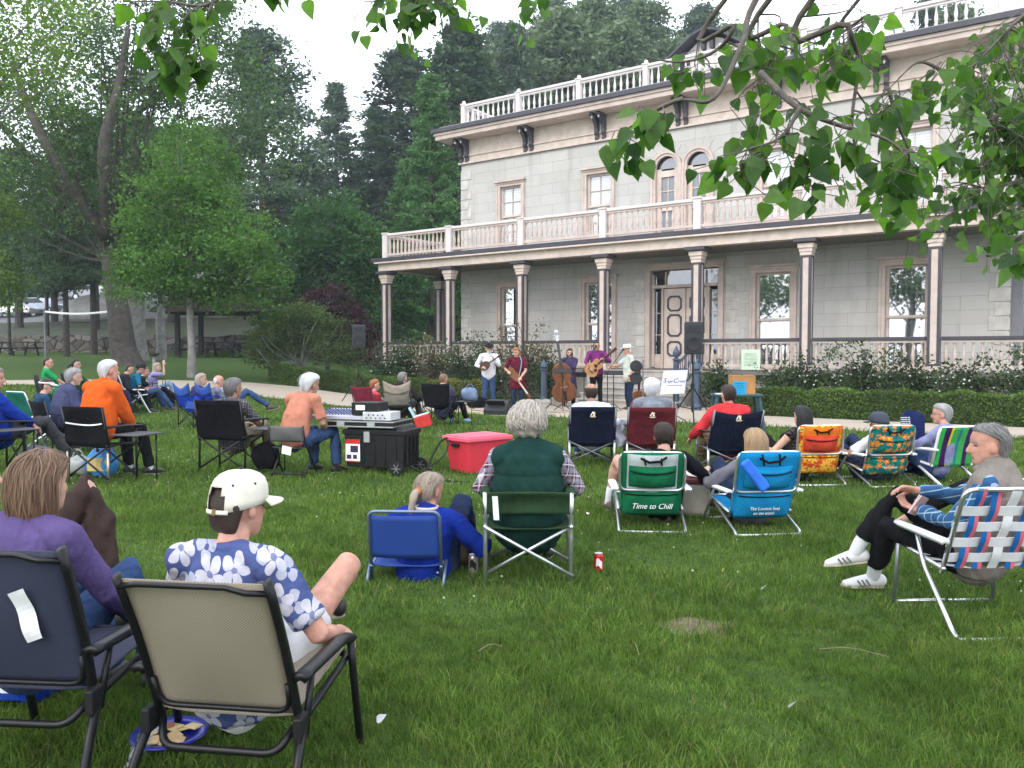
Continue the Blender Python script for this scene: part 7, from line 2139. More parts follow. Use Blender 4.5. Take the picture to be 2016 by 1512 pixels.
MB().bar(c + ax * .12, c + ax * .42, .032, .022, up=(0, 1, 0)).build('neck', EBON, mand); MB().bar(c + ax * .42, c + ax * .54, .055, .016, up=(0, 1, 0)).build('headstock', EBON, mand)

p = person('woman with long red hair in a maroon tunic playing a slung dulcimer', G(1019, 20.7), 196, 1.60, stand=True, hair='long', hcol='red', shirt=cloth('maroon_tunic', (.115, .012, .026)), sleeve='short', trousers=DKJEANS, yaw=14, pitch=22, rec=-6, hunch=10, vox=.012, group=BG, sc=.97,
           hands={-1: (-.16, .26, .86), 1: (.18, .24, 1.00)}, curl=.8)
m = MB(); m.loft([p['hip'] + np.array([0, 0, .05]), p['hip'] + np.array([0, -.01, -.12]), p['hip'] + np.array([0, -.02, -.26])], [.17, .20, .235], [.14, .16, .18], capf=.15)
m.build('tunic_skirt', cloth('maroon_tunic', (.115, .012, .026)), p['o'], smooth=True)
gt = thing('dulcimer_guitar', 'slim stringed instrument hanging from the long haired woman', 'guitar', G(1019, 20.7), 196)
ax = unit((-.42, .03, -.55)); ay = unit(np.cross((0, 1, 0), ax)); c = np.array([.04, .25, .94])
MB().prism([(b, a) for a, b in teardrop(.38, .095)][::-1], c, ax, ay, .06).build('body', WOODM, gt, bevel=.008)
MB().bar(c + ax * .18, c + ax * .62, .04, .024, up=(0, 1, 0)).build('neck', M('pale_neck', (.5, .42, .34), .5), gt); MB().bar(c + ax * .62, c + ax * .74, .06, .018, up=(0, 1, 0)).build('headstock', WOODM, gt)
MB().tube(spline([c + ax * .2, (-.16, .2, 1.22), (-.06, .10, 1.40), (.10, -.12, 1.3), c - ax * .2], 4), .012, 5, flat=.3).build('strap', M('pale_blue_strap', (.15, .35, .45), .7), gt)

p = person('long haired woman in a purple cardigan playing the double bass', G(1121, 22.3), 178, 1.58, stand=True, hair='long', hcol='dkbrown', shirt=cloth('purple_cardigan', (.055, .04, .095)), trousers=BLACKT, yaw=4, vox=.012, group=BG, sc=.96, hands={-1: (.06, .34, 1.08), 1: (.24, .30, 1.16)}, curl=.8)
m = MB(); m.loft([p['hip'] + np.array([0, 0, .06]), p['hip'] + np.array([0, -.01, -.14]), p['hip'] + np.array([0, -.02, -.34])], [.17, .19, .22], [.14, .15, .17], capf=.15)
m.build('cardigan_skirt', cloth('purple_cardigan', (.055, .04, .095)), p['o'], smooth=True)
bass = thing('double_bass', 'tall red brown double bass with a white scroll', 'double bass', G(1112, 21.75), 176)
out_ = [(.0, 0), (.16, .02), (.29, .10), (.335, .26), (.29, .42), (.215, .50), (.20, .56), (.225, .64), (.255, .76), (.235, .90), (.16, 1.01), (.06, 1.07)]
out_ = out_ + [(-a, b) for a, b in out_[::-1] if a > 0]
tilt = np.array(Matrix.Rotation(rad(9), 3, 'Y') @ Matrix.Rotation(rad(-8), 3, 'X'))
bx, bz = tilt[:, 0], tilt[:, 2]; bo = np.array([-.02, .0, .16])
MB().prism(out_, bo, bx, bz, .19).build('body', WOODM, bass, bevel=.025)
nf = unit(np.cross(bx, bz)) * -1
MB().bar(bo + bz * .98 + nf * .10, bo + bz * 1.66 + nf * .05, .055, .05, up=nf).build('neck', EBON, bass)
MB().bar(bo + bz * .62 + nf * .115, bo + bz * 1.64 + nf * .085, .06, .02, up=nf).build('fingerboard', EBON, bass)
m = MB(); m.bar(bo + bz * 1.66 + nf * .04, bo + bz * 1.86 + nf * .02, .07, .06, up=nf); m.ball(bo + bz * 1.90 + nf * .04, (.06, .06, .06), 10, 8)
sc_ = m.build('scroll', M('pale_cloth_wrap', (.55, .55, .58), .8), bass, smooth=False)
for k in range(4):
    MB().bar(bo + bz * (1.70 + .04 * k) + bx * (.09 if k % 2 else -.09), bo + bz * (1.70 + .04 * k), .02, .02).build('tuning_peg', ALU, sc_)
MB().bar(bo + bz * .42 + nf * .10 + bx * .09, bo + bz * .42 + nf * .10 - bx * .09, .02, .09, up=nf).build('bridge', WOODL, bass)
MB().bar(bo + bz * .06 + nf * .115, bo + bz * .34 + nf * .125, .07, .015, up=nf).build('tailpiece', EBON, bass)
MB().tube([bo + bz * .02, bo - bz * .17], .009, 6).build('endpin', ALU, bass)
m = MB()
for k in range(4): m.tube([bo + bz * .32 + nf * .135 + bx * (k - 1.5) * .015, bo + bz * .43 + nf * .155 + bx * (k - 1.5) * .018, bo + bz * 1.64 + nf * .10 + bx * (k - 1.5) * .008], .002, 4)
m.build('strings', ALU, bass)
for sx in (-1, 1):
    MB().tube(spline([bo + nf * .098 + bx * sx * .13 + bz * .34, bo + nf * .098 + bx * sx * .11 + bz * .40, bo + nf * .098 + bx * sx * .12 + bz * .47, bo + nf * .098 + bx * sx * .10 + bz * .54], 4), .006, 4).build('sound_hole', EBON, bass)

p = person('man in a magenta shirt and black trousers playing the acoustic guitar', G(1174, 22.2), 178, 1.775, stand=True, hair='short', hcol='black', skin='tan', shirt=cloth('magenta_shirt', (.17, .024, .135)), trousers=BLACKT, yaw=2, pitch=2, vox=.012, group=BG, fat=1.08, sh=.2, hands={-1: (-.16, .32, 1.30), 1: (.20, .30, 1.06)}, curl=.8,
           poles={-1: (-.8, -.2, -.6), 1: (.9, -.4, -.3)})
gt = thing('acoustic_guitar', 'blond acoustic guitar of the man in the magenta shirt', 'guitar', G(1174, 22.2), 178)
gout = [(0, 0), (.13, .02), (.20, .10), (.205, .18), (.16, .26), (.125, .30), (.135, .36), (.15, .42), (.12, .49), (.04, .52)]
gout = gout + [(-a, b) for a, b in gout[::-1] if a > 0]
gz = unit((-.70, .10, .62)); gx = unit(np.cross(gz, (0, 1, 0))); go = np.array([.30, .235, .90])
MB().prism(gout, go, gx, gz, .10).build('body', WOODL, gt, bevel=.008)
gn = unit(np.cross(gx, gz)); gn = gn if gn[1] > 0 else -gn
m = MB(); m.prism([(.05 * math.cos(t), .33 + .05 * math.sin(t)) for t in np.linspace(0, 2 * PI, 20, endpoint=False)], go + gn * .052, gx, gz, .004); m.build('sound_hole', EBON, gt)
m = MB(); m.prism([(.03, .22), (.13, .20), (.12, .28), (.06, .31)], go + gn * .053, gx, gz, .004); m.build('pickguard', WOODD, gt)
MB().bar(go + gz * .14 + gx * .09 + gn * .055, go + gz * .14 - gx * .09 + gn * .055, .03, .012, up=gn).build('bridge', EBON, gt)
MB().bar(go + gz * .40 + gn * .05, go + gz * .90 + gn * .05, .052, .022, up=gn).build('neck', WOODD, gt); MB().bar(go + gz * .90 + gn * .05, go + gz * 1.06 + gn * .04, .075, .016, up=gn).build('headstock', WOODD, gt)
for k in range(6): MB().ball(go + gz * (.93 + .045 * (k // 2)) + gx * (.045 if k % 2 else -.045) + gn * .045, .012, 6, 5).build('tuning_peg', M('gold_peg', (.5, .36, .12), .3, .8), gt)
MB().tube(spline([go + gz * .02, (.16, -.13, 1.32), (-.02, .02, 1.50), (-.12, .12, 1.3), go + gz * .5], 4), .014, 5, flat=.25).build('strap', BLACKCL, gt)
ALOHA = flowers('pale_blue_aloha_cloth', (.36, .46, .54), (.58, .55, .32), (.6, .6, .5), 8, (.52, .56, .56), 5, .44)
p = person('man in a white straw hat and pale blue flowered shirt facing left', G(1240, 20.9), 258, 1.66, stand=True, hair='short', hcol='white', skin='rosy', shirt=ALOHA, sleeve='short', trousers=DKJEANS, yaw=6, pitch=6, vox=.012, group=BG, fat=1.28, sh=.2, hands={-1: (-.20, .10, .86), 1: (.12, .46, 1.12)}, curl=.7, hy=0)
round_hat(p, M('white_straw', (.68, .66, .60), .85, 0, .06, 30, .2, 200), .105, .06, BLACKCL, name='hat')
m = MB(); m.loft([p['hip'] + np.array([0, .01, .08]), p['hip'] + np.array([0, .01, -.02]), p['hip'] + np.array([0, .01, -.13])], [.21, .215, .22], [.17, .175, .18], capf=.1)
m.build('shirt_tail', ALOHA, p['o'], smooth=True)
m = MB(); w_ = p['AR'][-1]; t_ = unit(w_[1] - w_[2]); m.tube([w_[2] + t_ * .02, w_[2] + t_ * .045], .033, 10); m.build('wrist_watch', BLACKPL, p['o'])
# ------------------------------------------------------------------ sound gear, coolers, bags and small things
GRILLE = M('speaker_grille', (.012, .012, .014), .6, 0, .2, 60, .4, 500); CASEPL = M('charcoal_cabinet', (.02, .023, .028), .55, 0, .1, 10)
def tripod_speaker(label, px, D, zb, heading):
    g = G(px, D)
    t = thing('tripod_speaker', label, 'loudspeaker', g, heading, 'loudspeakers on tripods')
    b = MB(); pl = [(-.19, -.16), (.19, -.16), (.16, .17), (-.16, .17)]
    b.prism(pl, (0, 0, zb + .33), (1, 0, 0), (0, 1, 0), .66)
    cab = b.build('cabinet', CASEPL, t, bevel=.03)
    MB().lathe([(.155, 0), (.16, .012), (.13, .016), (.05, .005)], (0, -.163, zb + .21), 24, R=np.array(Matrix.Rotation(rad(90), 3, 'X'))).build('woofer', GRILLE, cab, smooth=False)
    m = MB(); m.box((0, -.165, zb + .53), (.30, .012, .16)); hr = m.build('horn', CASEPL, cab, bevel=.005)
    MB().box((0, -.172, zb + .53), (.22, .006, .09)).build('horn_throat', GRILLE, hr)
    MB().tube([(.0, 0, .25), (0, 0, zb + .02)], .019, 8).build('pole', BLACKPL, t)
    for k in range(3):
        a = k * 2 * PI / 3 + .5; d = np.array((math.cos(a), math.sin(a), 0))
        MB().tube([(0, 0, .78), d * .55 + (0, 0, .01)], .014, 6).build('leg', BLACKPL, t)
        MB().tube([(0, 0, .32), d * .30 + (0, 0, .36)], .010, 5).build('brace', BLACKPL, t)
    MB().lathe([(.035, .74), (.04, .76), (.04, .84), (.03, .86)], n=10).build('collar', BLACKPL, t)
    return t
tripod_speaker('black loudspeaker on a tripod at the hedge, far side of the lawn', 706, 23.2, 1.56, -16)
tripod_speaker('black loudspeaker on a tripod beside the band sign', 1364, 16.6, 1.44, 8)

# mixing desk on road cases, tool chest
t = thing('tool_chest', 'black wheeled plastic tool chest with a red and white product label', 'tool chest', G(752, 9.95), 16)
m = MB(); m.box((0, 0, .29), (.74, .46, .40), taper=1.06); m.box((0, 0, .515), (.82, .52, .06)); m.box((0, 0, .56), (.76, .46, .05), taper=.9)
for k in range(5): m.box((-.28 + .14 * k, -.242, .30), (.03, .02, .34))
for k in range(4): m.box((.40, -.16 + .11 * k, .30), (.02, .03, .34))
bd = m.build('body', BLACKPL, t, bevel=.012)
lb = MB().box((-.27, -.257, .29), (.19, .004, .27)).build('product_label', PAPER, t)
MB().box((-.27, -.2605, .40), (.19, .003, .055)).build('red_band', M('label_red', (.5, .02, .015), .5), lb); MB().box((-.27, -.2605, .16), (.19, .003, .015)).build('red_band', M('label_red', (.5, .02, .015), .5), lb)
m = MB(); m.box((-.25, -.2605, .31), (.10, .003, .08)); m.box((-.32, -.2605, .215), (.06, .003, .05)); m.box((-.24, -.2605, .215), (.05, .003, .05)); m.build('product_picture', INK, lb)
MB().box((-.08, -.262, .46), (.075, .03, .13)).build('latch', M('grey_latch', (.34, .34, .32), .5), t, bevel=.006)
for x, y in ((.30, -.25), (.42, .2), (-.3, .25)):
    R_ = np.array(Matrix.Rotation(rad(90), 3, 'X'))
    w = MB().lathe([(.05, -.02), (.085, -.022), (.09, -.012), (.09, .018), (.05, .02)], (x, y, .09), 20, R=R_).build('wheel', BLACKPL, t)
    m = MB()
    for k in range(6): m.bar((x, y - .023, .09), (x + .06 * math.cos(k * PI / 3), y - .023, .09 + .06 * math.sin(k * PI / 3)), .009, .006, up=(0, 1, 0))
    m.build('spokes', M('grey_spokes', (.25, .25, .26), .4, .5), w)
t = thing('road_case', 'flat silver edged flight case tray holding the mixer on the tool chest', 'flight case', G(728, 9.98, .58), 16)
MB().box((0, 0, .035), (.86, .56, .07)).build('tray', BLACKPL, t, bevel=.006)
m = MB()
for z in (.006, .066): m.box((0, -.283, z), (.88, .012, .014)); m.box((.433, 0, z), (.012, .57, .014)); m.box((-.433, 0, z), (.012, .57, .014))
m.build('edge_rail', ALU, t)
for x in (-.25, .15): MB().box((x, -.287, .035), (.10, .012, .045)).build('latch', ALU, t)
t = thing('mixing_desk', 'pale mixing desk with rows of knobs in front of the sound man', 'mixing desk', G(690, 10.1, .66), 16)
m = MB(); m.prism([(-.26, 0), (.26, 0), (.26, .10), (-.26, .045)], (0, 0, 0), (0, 1, 0), (0, 0, 1), .80)
m.build('console', M('pale_grey_console', (.46, .47, .52), .45, 0, .06), t, bevel=.005)
m = MB()
for i in range(20):
    for j in range(9): m.lathe([(.008, 0), (.006, .018)], (-.37 + .039 * i, -.21 + .045 * j, .052 + .005 * j), 5, mi=(i + j) % 2)
kn = m.build('knobs', [M('knob_dark', (.03, .03, .06), .5), M('knob_blue', (.06, .10, .30), .5)], t)
kn['kind'] = 'stuff'
t = thing('rack_amplifier', 'silver fronted amplifier under the black box on the mixer case', 'amplifier', G(742, 9.85, .66), 16)
MB().box((.06, 0, .05), (.36, .30, .10)).build('case', M('silver_front', (.56, .57, .58), .4, .3), t, bevel=.005)
m = MB()
for k in range(9): m.lathe([(.008, 0), (.008, .012)], (-.07 + .03 * k, -.148, .03 + .035 * (k % 2)), 8, R=np.array(Matrix.Rotation(rad(90), 3, 'X')))
m.build('dial', BLACKPL, t)
t = thing('effects_unit', 'black box with a torn label lying on the amplifier', 'amplifier', G(728, 9.92, .72), 16)
MB().box((0, .0, .075), (.34, .32, .15)).build('case', BLACKPL, t, bevel=.006); MB().box((-.05, -.163, .09), (.12, .003, .06)).build('label', PAPER, t)

# red tote and its cables
t = thing('storage_tote', 'coral red plastic tote with a pink lid standing on the lawn', 'storage box', G(940, 10.12), 50)
RED = M('coral_red_plastic', (.60, .035, .055), .45, 0, .05, 4); PINK = M('pink_lid_plastic', (.74, .10, .15), .5, 0, .05, 4)
MB().box((0, 0, .20), (.40, .56, .40), taper=1.18).build('tub', RED, t, bevel=.02)
m = MB(); m.box((0, 0, .415), (.53, .72, .05)); m.box((0, 0, .445), (.47, .65, .02)); m.build('lid', PINK, t, bevel=.012)
MB().box((-.0, -.347, .345), (.14, .03, .04)).build('handle', BLACKPL, t, bevel=.008)
MB().box((-.252, -.05, .345), (.03, .14, .04)).build('handle', BLACKPL, t, bevel=.008)
MB().box((-.245, -.25, .30), (.004, .06, .03)).build('sticker', PAPER, t)
def cable(label, pts, r, mat, name='cable', lift=True):
    o = MB().tube(spline(pts, 7), r, 6).build(name, mat, None, smooth=True)
    return tag(o, label, 'cable')
gz_ = lambda px, D, z=.012: np.array(G(px, D, z))
cable('thick black cable arching from the tool chest into the tote lid', [gz_(806, 9.75, .10), gz_(835, 9.8, .03), gz_(850, 9.9, .20), gz_(868, 10.0, .38), gz_(885, 10.0, .42), gz_(905, 10.0, .41)], .014, BLACKPL)
cable('second black cable dropping from the tote to the grass', [gz_(884, 9.95, .40), gz_(876, 9.8, .25), gz_(850, 9.7, .12), gz_(826, 9.6, .05), gz_(830, 9.4), gz_(845, 9.5), gz_(850, 9.8, .05), gz_(838, 9.7, .06), gz_(845, 9.4), gz_(880, 9.2), gz_(925, 9.15)], .010, BLACKPL)
YEL = M('yellow_cable', (.50, .38, .04), .6)
cable('yellow extension cable lying along the edge of the path', [gz_(880, 20), gz_(920, 19.6), gz_(955, 19.9), gz_(985, 19.3), gz_(1010, 19.8), gz_(1040, 19.5)], .016, YEL)
for k, (pp, lb) in enumerate(((((930, 20.6), (975, 20.0), (1020, 20.6), (1075, 19.9), (1110, 20.4), (1160, 20.0)), 'black cable snaking past the feet of the band'), (((1005, 19.6), (1050, 20.2), (1100, 19.7), (1135, 20.5)), 'short black cable in front of the double bass'))):
    cable(lb, [gz_(a, b) for a, b in pp], .012, BLACKPL)

# tables
t = thing('garden_table', 'dark green plastic garden table behind the red hoodie', 'table', G(1450, 14.9), 8)
TG = M('dark_green_resin', (.022, .062, .075), .4, 0, .08)
MB().prism([(.46 * math.copysign(abs(math.cos(a)) ** .45, math.cos(a)), .36 * math.copysign(abs(math.sin(a)) ** .45, math.sin(a))) for a in np.linspace(0, 2 * PI, 32, endpoint=False)], (0, 0, .70), (1, 0, 0), (0, 1, 0), .04).build('top', TG, t, bevel=.012)
for sx in (-1, 1):
    for sy in (-1, 1): MB().bar((sx * .36, sy * .26, .69), (sx * .46, sy * .33, 0), .07, .05).build('leg', TG, t, bevel=.01)
t = thing('ballot_box', 'wooden box with a bright blue notice on its front, on the green table', 'box', G(1456, 14.8, .72), 4)
MB().box((.04, 0, .165), (.42, .34, .33)).build('box', M('golden_plywood', (.40, .19, .06), .5, 0, .2, 5), t, bevel=.006); MB().box((.04, 0, .337), (.43, .35, .012)).build('lid', M('golden_plywood', (.40, .19, .06), .5), t)
MB().box((.04, 0, .35), (.05, .05, .012)).build('knob', WOODD, t)
nt_ = MB().box((-.04, -.20, .12), (.24, .004, .24), (.18, 0, 0)).build('notice', M('bright_blue_card', (.02, .34, .62), .7, 0, .04), t)
m = MB()
for k in range(5): m.box((-.04, -.218 + .008 * k, .20 - .04 * k), (.15, .003, .006))
m.build('printed_line', INK, nt_)
tag(MB().box((0, 0, .0), (.25, .18, .01)).build('paper_stack', PAPER, None, loc=G(1424, 14.7, .728)), 'white papers at the left end of the green table', 'paper')

# sign on an easel
t = thing('band_sign', 'white band name sign tilted on a music stand', 'sign', G(1328, 17.0), 6)
MB().prism([(-.30, 0), (.20, .02), (.28, .52), (-.22, .50)], (0, -.02, .60), (1, 0, 0), (0, .18, 1), .012).build('board', M('pale_lilac_card', (.62, .60, .74), .6, 0, .04), t)
SI = M('violet_ink', (.07, .04, .20), .7)
for wd, sz, x, z in (('S', .14, -.205, .885), ('age', .085, -.095, .875), ('C', .14, .015, .885), ('reek', .085, .145, .875)):
    text(wd, sz, SI, t, (x, .02, z), (PI / 2 - .17, 0, 0), shear=.35)
for z, a in ((.79, .16), (.745, .11)):
    MB().box((0, .004, z), (2 * a, .003, .012)).build('printed_line', M('lilac_ink', (.25, .22, .42), .7), t)
m = MB(); m.tube([(0, .06, 0), (0, .04, .66)], .012, 6); m.build('stand_pole', BLACKPL, t)
for k in range(3): MB().tube([(0, .06, .18), (.3 * math.cos(k * 2.1 + .4), .06 + .3 * math.sin(k * 2.1 + .4), .01)], .009, 5).build('leg', BLACKPL, t)

# microphones and stands
def mic_stand(label, px, D, h, boom, heading=0, mic=True, name='microphone_stand'):
    t = thing(name, label, 'microphone stand', G(px, D), heading, 'stands in front of the band')
    MB().tube([(0, 0, .12), (0, 0, h)], .011, 6).build('pole', BLACKPL, t)
    for k in range(3): MB().tube([(0, 0, .16), (.30 * math.cos(k * 2.094), .30 * math.sin(k * 2.094), .01)], .009, 5).build('leg', BLACKPL, t)
    if boom is not None:
        b = np.array(boom, float); MB().tube([-b * .35 + (0, 0, h), b + (0, 0, h)], .008, 5).build('boom', BLACKPL, t)
        e = b + np.array((0, 0, h)); d = unit(b)
        if mic:
            q = MB().tube([e - d * .02, e + d * .14], [.012, .017], 8).build('microphone', BLACKPL, t); MB().ball(e + d * .165, .028, 10, 8).build('mic_head', GRILLE, q)
    return t
mic_stand('boom microphone stand left of the man in the black hat', 912, 21.0, 1.05, (.30, .05, .50))
mic_stand('boom microphone stand between the man in the black hat and the red haired woman', 995, 20.9, 1.0, (.24, .0, .50))
mic_stand('boom microphone stand right of the red haired woman', 1042, 21.2, 1.15, (-.1, .0, .30))
mic_stand('boom microphone stand with a long arm towards the double bass', 1085, 21.0, 1.0, (.42, .05, .34))
mic_stand('microphone stand in front of the guitarist in magenta', 1150, 21.4, 1.05, (.24, .05, .45))
mic_stand('boom microphone stand with its mic at the mouth of the straw hat man', 1196, 20.2, 1.0, (.30, .05, .42))
def music_stand(label, px, D, h):
    t = thing('music_stand', label, 'music stand', G(px, D), 0, 'stands in front of the band')
    MB().tube([(0, 0, .1), (0, 0, h)], .012, 6).build('pole', BLACKPL, t)
    for k in range(3): MB().tube([(0, 0, .2), (.26 * math.cos(k * 2.094 + .5), .26 * math.sin(k * 2.094 + .5), .01)], .010, 5).build('leg', BLACKPL, t)
    MB().box((0, 0, h + .05), (.48, .02, .18), (-1.0, 0, 0)).build('desk', BLACKPL, t, bevel=.005)
music_stand('black music stand before the double bass', 1108, 20.4, .96); music_stand('black music stand between the guitarist and the straw hat man', 1208, 20.4, .92)
t = thing('monitor_stand', 'stand carrying two round black monitor pads beside the straw hat man', 'stand', G(1266, 17.4), 0)
MB().tube([(0, 0, 0), (0, 0, 1.32)], .014, 6).build('pole', M('grey_pole', (.2, .2, .21), .4, .6), t)
for z in (1.18, .92):
    q = MB().lathe([(.02, -.05), (.11, -.03), (.135, 0), (.13, .012), (.03, .02)], (-.15, 0, z), 20, R=np.array(Matrix.Rotation(rad(75), 3, 'X') @ Matrix.Rotation(0, 3, 'Z'))).build('round_pad', BLACKPL, t)
    MB().tube([(-.12, .02, z), (0, 0, z - .02)], .012, 5).build('arm', BLACKPL, q)
for k in range(3): MB().tube([(0, 0, .2), (.28 * math.cos(k * 2.1), .28 * math.sin(k * 2.1), .01)], .010, 5).build('leg', BLACKPL, t)
t = thing('wedge_monitor', 'black wedge floor monitor at the feet of the man in the black hat', 'loudspeaker', G(980, 19.3), 200)
MB().prism([(-.20, 0), (.22, 0), (.24, .12), (-.06, .36), (-.20, .30)], (0, 0, 0), (0, 1, 0), (0, 0, 1), .56).build('cabinet', M('black_cabinet', (.02, .02, .022), .6), t, bevel=.015)
MB().box((.0, .10, .25), (.46, .012, .30), (-.9, 0, 0)).build('grille', GRILLE, t)
MB().box((0, -.205, .18), (.16, .01, .05)).build('handle', BLACKPL, t)
t = thing('guitar_on_stand', 'red brown guitar resting on a floor stand behind the white haired woman', 'guitar', G(1258, 17.9), 178)
MB().prism(gout, (0, .02, .12), (1, 0, .04), (0, .1, 1), .10).build('body', WOODM, t, bevel=.008); MB().bar((0, -.02, .55), (0, .06, 1.10), .05, .022, up=(0, 1, 0)).build('neck', WOODD, t); MB().bar((0, .06, 1.10), (0, .08, 1.24), .07, .018, up=(0, 1, 0)).build('headstock', WOODD, t)
m = MB(); m.tube([(-.18, .10, .0), (0, -.05, .15), (.18, .10, .0)], .012, 5); m.build('stand', BLACKPL, t)
for i, px in enumerate((1042, 1058, 1075, 1092, 1105, 1128)):
    q = MB().ball((0, 0, .05), (.14 + .03 * (i % 3), .12, .10), 9, 7)
    tag(q.build('border_stone', M('pale_boulder', (.36, .34, .30), .9, 0, .25, 6, .5, 15), None, smooth=True, loc=G(px, 23.2)), 'pale rounded stone edging the flower bed behind the band', 'stone', 'stones edging the flower bed')
tag(MB().box((0, 0, .12), (.34, .3, .24)).build('concrete_block', STEPS, None, bevel=.02, loc=G(1096, 22.3)), 'square concrete block left of the double bass', 'block')

# coolers, cans, plate, bottle
t = thing('red_cooler', 'small red cooler with its pale blue lid standing open', 'cooler', G(833, 15.9), 0)
MB().box((0, 0, .13), (.30, .24, .24), (0, -.3, 0), taper=1.06).build('tub', M('cooler_red', (.55, .03, .025), .45), t, bevel=.02); MB().box((-.20, 0, .27), (.03, .24, .30), (0, -.5, 0)).build('lid', M('pale_blue_liner', (.40, .58, .70), .5), t, bevel=.01); MB().box((-.035, 0, .26), (.31, .25, .02), (0, -.3, 0)).build('rim', WHITEPL, t)
t = thing('jug_cooler', 'beige cooler with a maroon lid and papers on it, between the two backpack chairs', 'cooler', G(1370, 7.35), 10)
MB().box((0, 0, .15), (.25, .25, .30), taper=1.04).build('tub', M('beige_plastic', (.40, .36, .30), .55), t, bevel=.03); MB().box((0, 0, .32), (.27, .27, .05)).build('lid', M('maroon_plastic', (.13, .02, .028), .45), t, bevel=.012)
MB().box((.02, 0, .36), (.22, .16, .003), (.15, .2, .3)).build('papers', PAPER, t)
def can(label, loc, mat, band):
    t = thing('drink_can', label, 'drink can', loc)
    b = MB().lathe([(.026, 0), (.033, .008), (.033, .105), (.027, .119), (.025, .12)], n=20).build('body', mat, t, smooth=False)
    MB().lathe([(.026, .119), (.028, .1235), (.024, .122)], n=20).build('rim', ALU, b)
    MB().sheet(lambda u, v: (.0337 * math.cos(-2.2 + 1.3 * u), .0337 * math.sin(-2.2 + 1.3 * u), .035 + .05 * v + .012 * math.sin(u * 5)), 10, 2, .0005).build('label_mark', band, b)
can('red drink can standing alone on the grass', G(1180, 5.42), M('can_red', (.52, .018, .012), .3, .3), WHITEPL)
can('silver and black drink can beside the leg of the director chair', G(931, 5.38), M('can_silver', (.42, .36, .35), .3, .6), BLACKPL)
t = thing('party_plate', 'blue plastic plate of crackers, cheese and salami in the grass', 'plate', G(322, 2.97, .035), 0)
MB().lathe([(.03, 0), (.095, .002), (.105, .016), (.135, .022), (.138, .026), (.100, .021), (.09, .008), (.0, .006)], n=36).build('plate', M('cobalt_plastic', (.012, .018, .26), .3), t, smooth=True)
CR = M('cracker_crust', (.56, .40, .20), .8, 0, .15, 30); CH = M('pale_cheese', (.62, .50, .24), .5); SA = M('salami', (.30, .085, .07), .5, 0, .35, 60)
for x, y, a, mt_, nm in ((-.07, .0, .3, CR, 'cracker'), (-.03, -.05, -.2, CR, 'cracker'), (.01, -.06, .5, CR, 'cracker'), (.05, -.05, .1, CR, 'cracker'), (.02, -.01, .9, CR, 'cracker'), (.03, .05, .4, CH, 'cheese_slice'), (.07, .05, -.3, CH, 'cheese_slice'), (.0, .045, 1.1, CH, 'cheese_slice'), (-.06, .045, .2, SA, 'salami_slice'), (-.03, .05, .6, SA, 'salami_slice'), (-.045, .03, 1.2, SA, 'salami_slice')):
    (MB().box((0, 0, 0), (.05, .048, .006)) if mt_ is not SA else MB().lathe([(.028, 0), (.028, .004)], n=14)).build(nm, mt_, t, loc=(x, y, .016 + random.uniform(0, .012)), rot=(random.uniform(-.25, .25), random.uniform(-.25, .25), a))
t = thing('water_bottle', 'clear plastic water bottle lying by the blue plate', 'bottle', G(270, 2.93, .033), 0)
MB().lathe([(.02, -.1), (.032, -.09), (.032, .03), (.03, .04), (.032, .05), (.012, .1), (.012, .12)], n=18, R=np.array(Matrix.Rotation(rad(100), 3, 'X'))).build('bottle', M('pale_clear_plastic', (.45, .52, .58), .1, 0, .1, 30, .3, 60), t, smooth=True)
MB().lathe([(.0145, .115), (.0145, .135)], n=14, R=np.array(Matrix.Rotation(rad(100), 3, 'X'))).build('bottle_cap', WHITEPL, t)

def bag(label, loc, size, mat, name='bag', heading=0, handles=True, seed=0, extra=None):
    r = np.random.default_rng(seed); t = thing(name, label, 'bag', loc, heading)
    sx, sy, sz = size
    V = MB().ball((0, 0, sz / 2), (sx / 2, sy / 2, sz / 2), 20, 14); v = V.v[0]
    v[:, 0] = sx / 2 * np.sign(v[:, 0]) * (np.abs(v[:, 0]) / (sx / 2)) ** .6; v[:, 1] = sy / 2 * np.sign(v[:, 1]) * (np.abs(v[:, 1]) / (sy / 2)) ** .6
    v += (np.sin(v @ r.normal(size=(3, 3)) * 22 + r.uniform(0, 6, 3)) * .06 * min(size)); v[:, 2] = np.maximum(v[:, 2], .002)
    b = V.build('sack', mat, t, smooth=True)
    if handles:
        MB().tube(spline([(-sx * .25, 0, sz * .9), (-sx * .1, .02, sz * 1.25), (sx * .12, .0, sz * 1.22), (sx * .25, 0, sz * .9)], 5), .007, 5).build('handle', mat, t, smooth=True)
    if extra: MB().sheet(lambda u, v_: ((u - .5) * sx * .7, -sy * .5 - .012 + .05 * abs(u - .5), sz * (.25 + .45 * v_)), 6, 4, .004).build('printed_panel', extra, t)
    return t
BLB = cloth('shiny_blue_bag_cloth', (.006, .03, .26), .3, .7, .35)
bag('shiny blue bag with white stripes on the grass under the navy mesh chair', G(40, 3.4), (.30, .24, .20), BLB, heading=10, seed=1, extra=stripes('blue_white_bag_stripes', [(0, (.01, .04, .25)), (.6, (.6, .6, .62))], .05, 2))
bag('blue bag slung on the side of the left blue camp chair', G(378, 15.9, .30), (.42, .16, .32), BLUECL, 'chair_bag', heading=30, seed=2, extra=BLUE2)
bag('blue and yellow shopping bag under the director chair of the man in orange', G(198, 9.6), (.34, .26, .34), M('sky_blue_bag', (.05, .26, .62), .5), 'shopping_bag', seed=3, extra=M('yellow_bag_print', (.62, .46, .16), .6))
bag('pale clear plastic bag beside the blue and yellow shopping bag', G(150, 9.7), (.30, .22, .24), M('milky_plastic', (.34, .36, .34), .3), 'plastic_bag', seed=4)
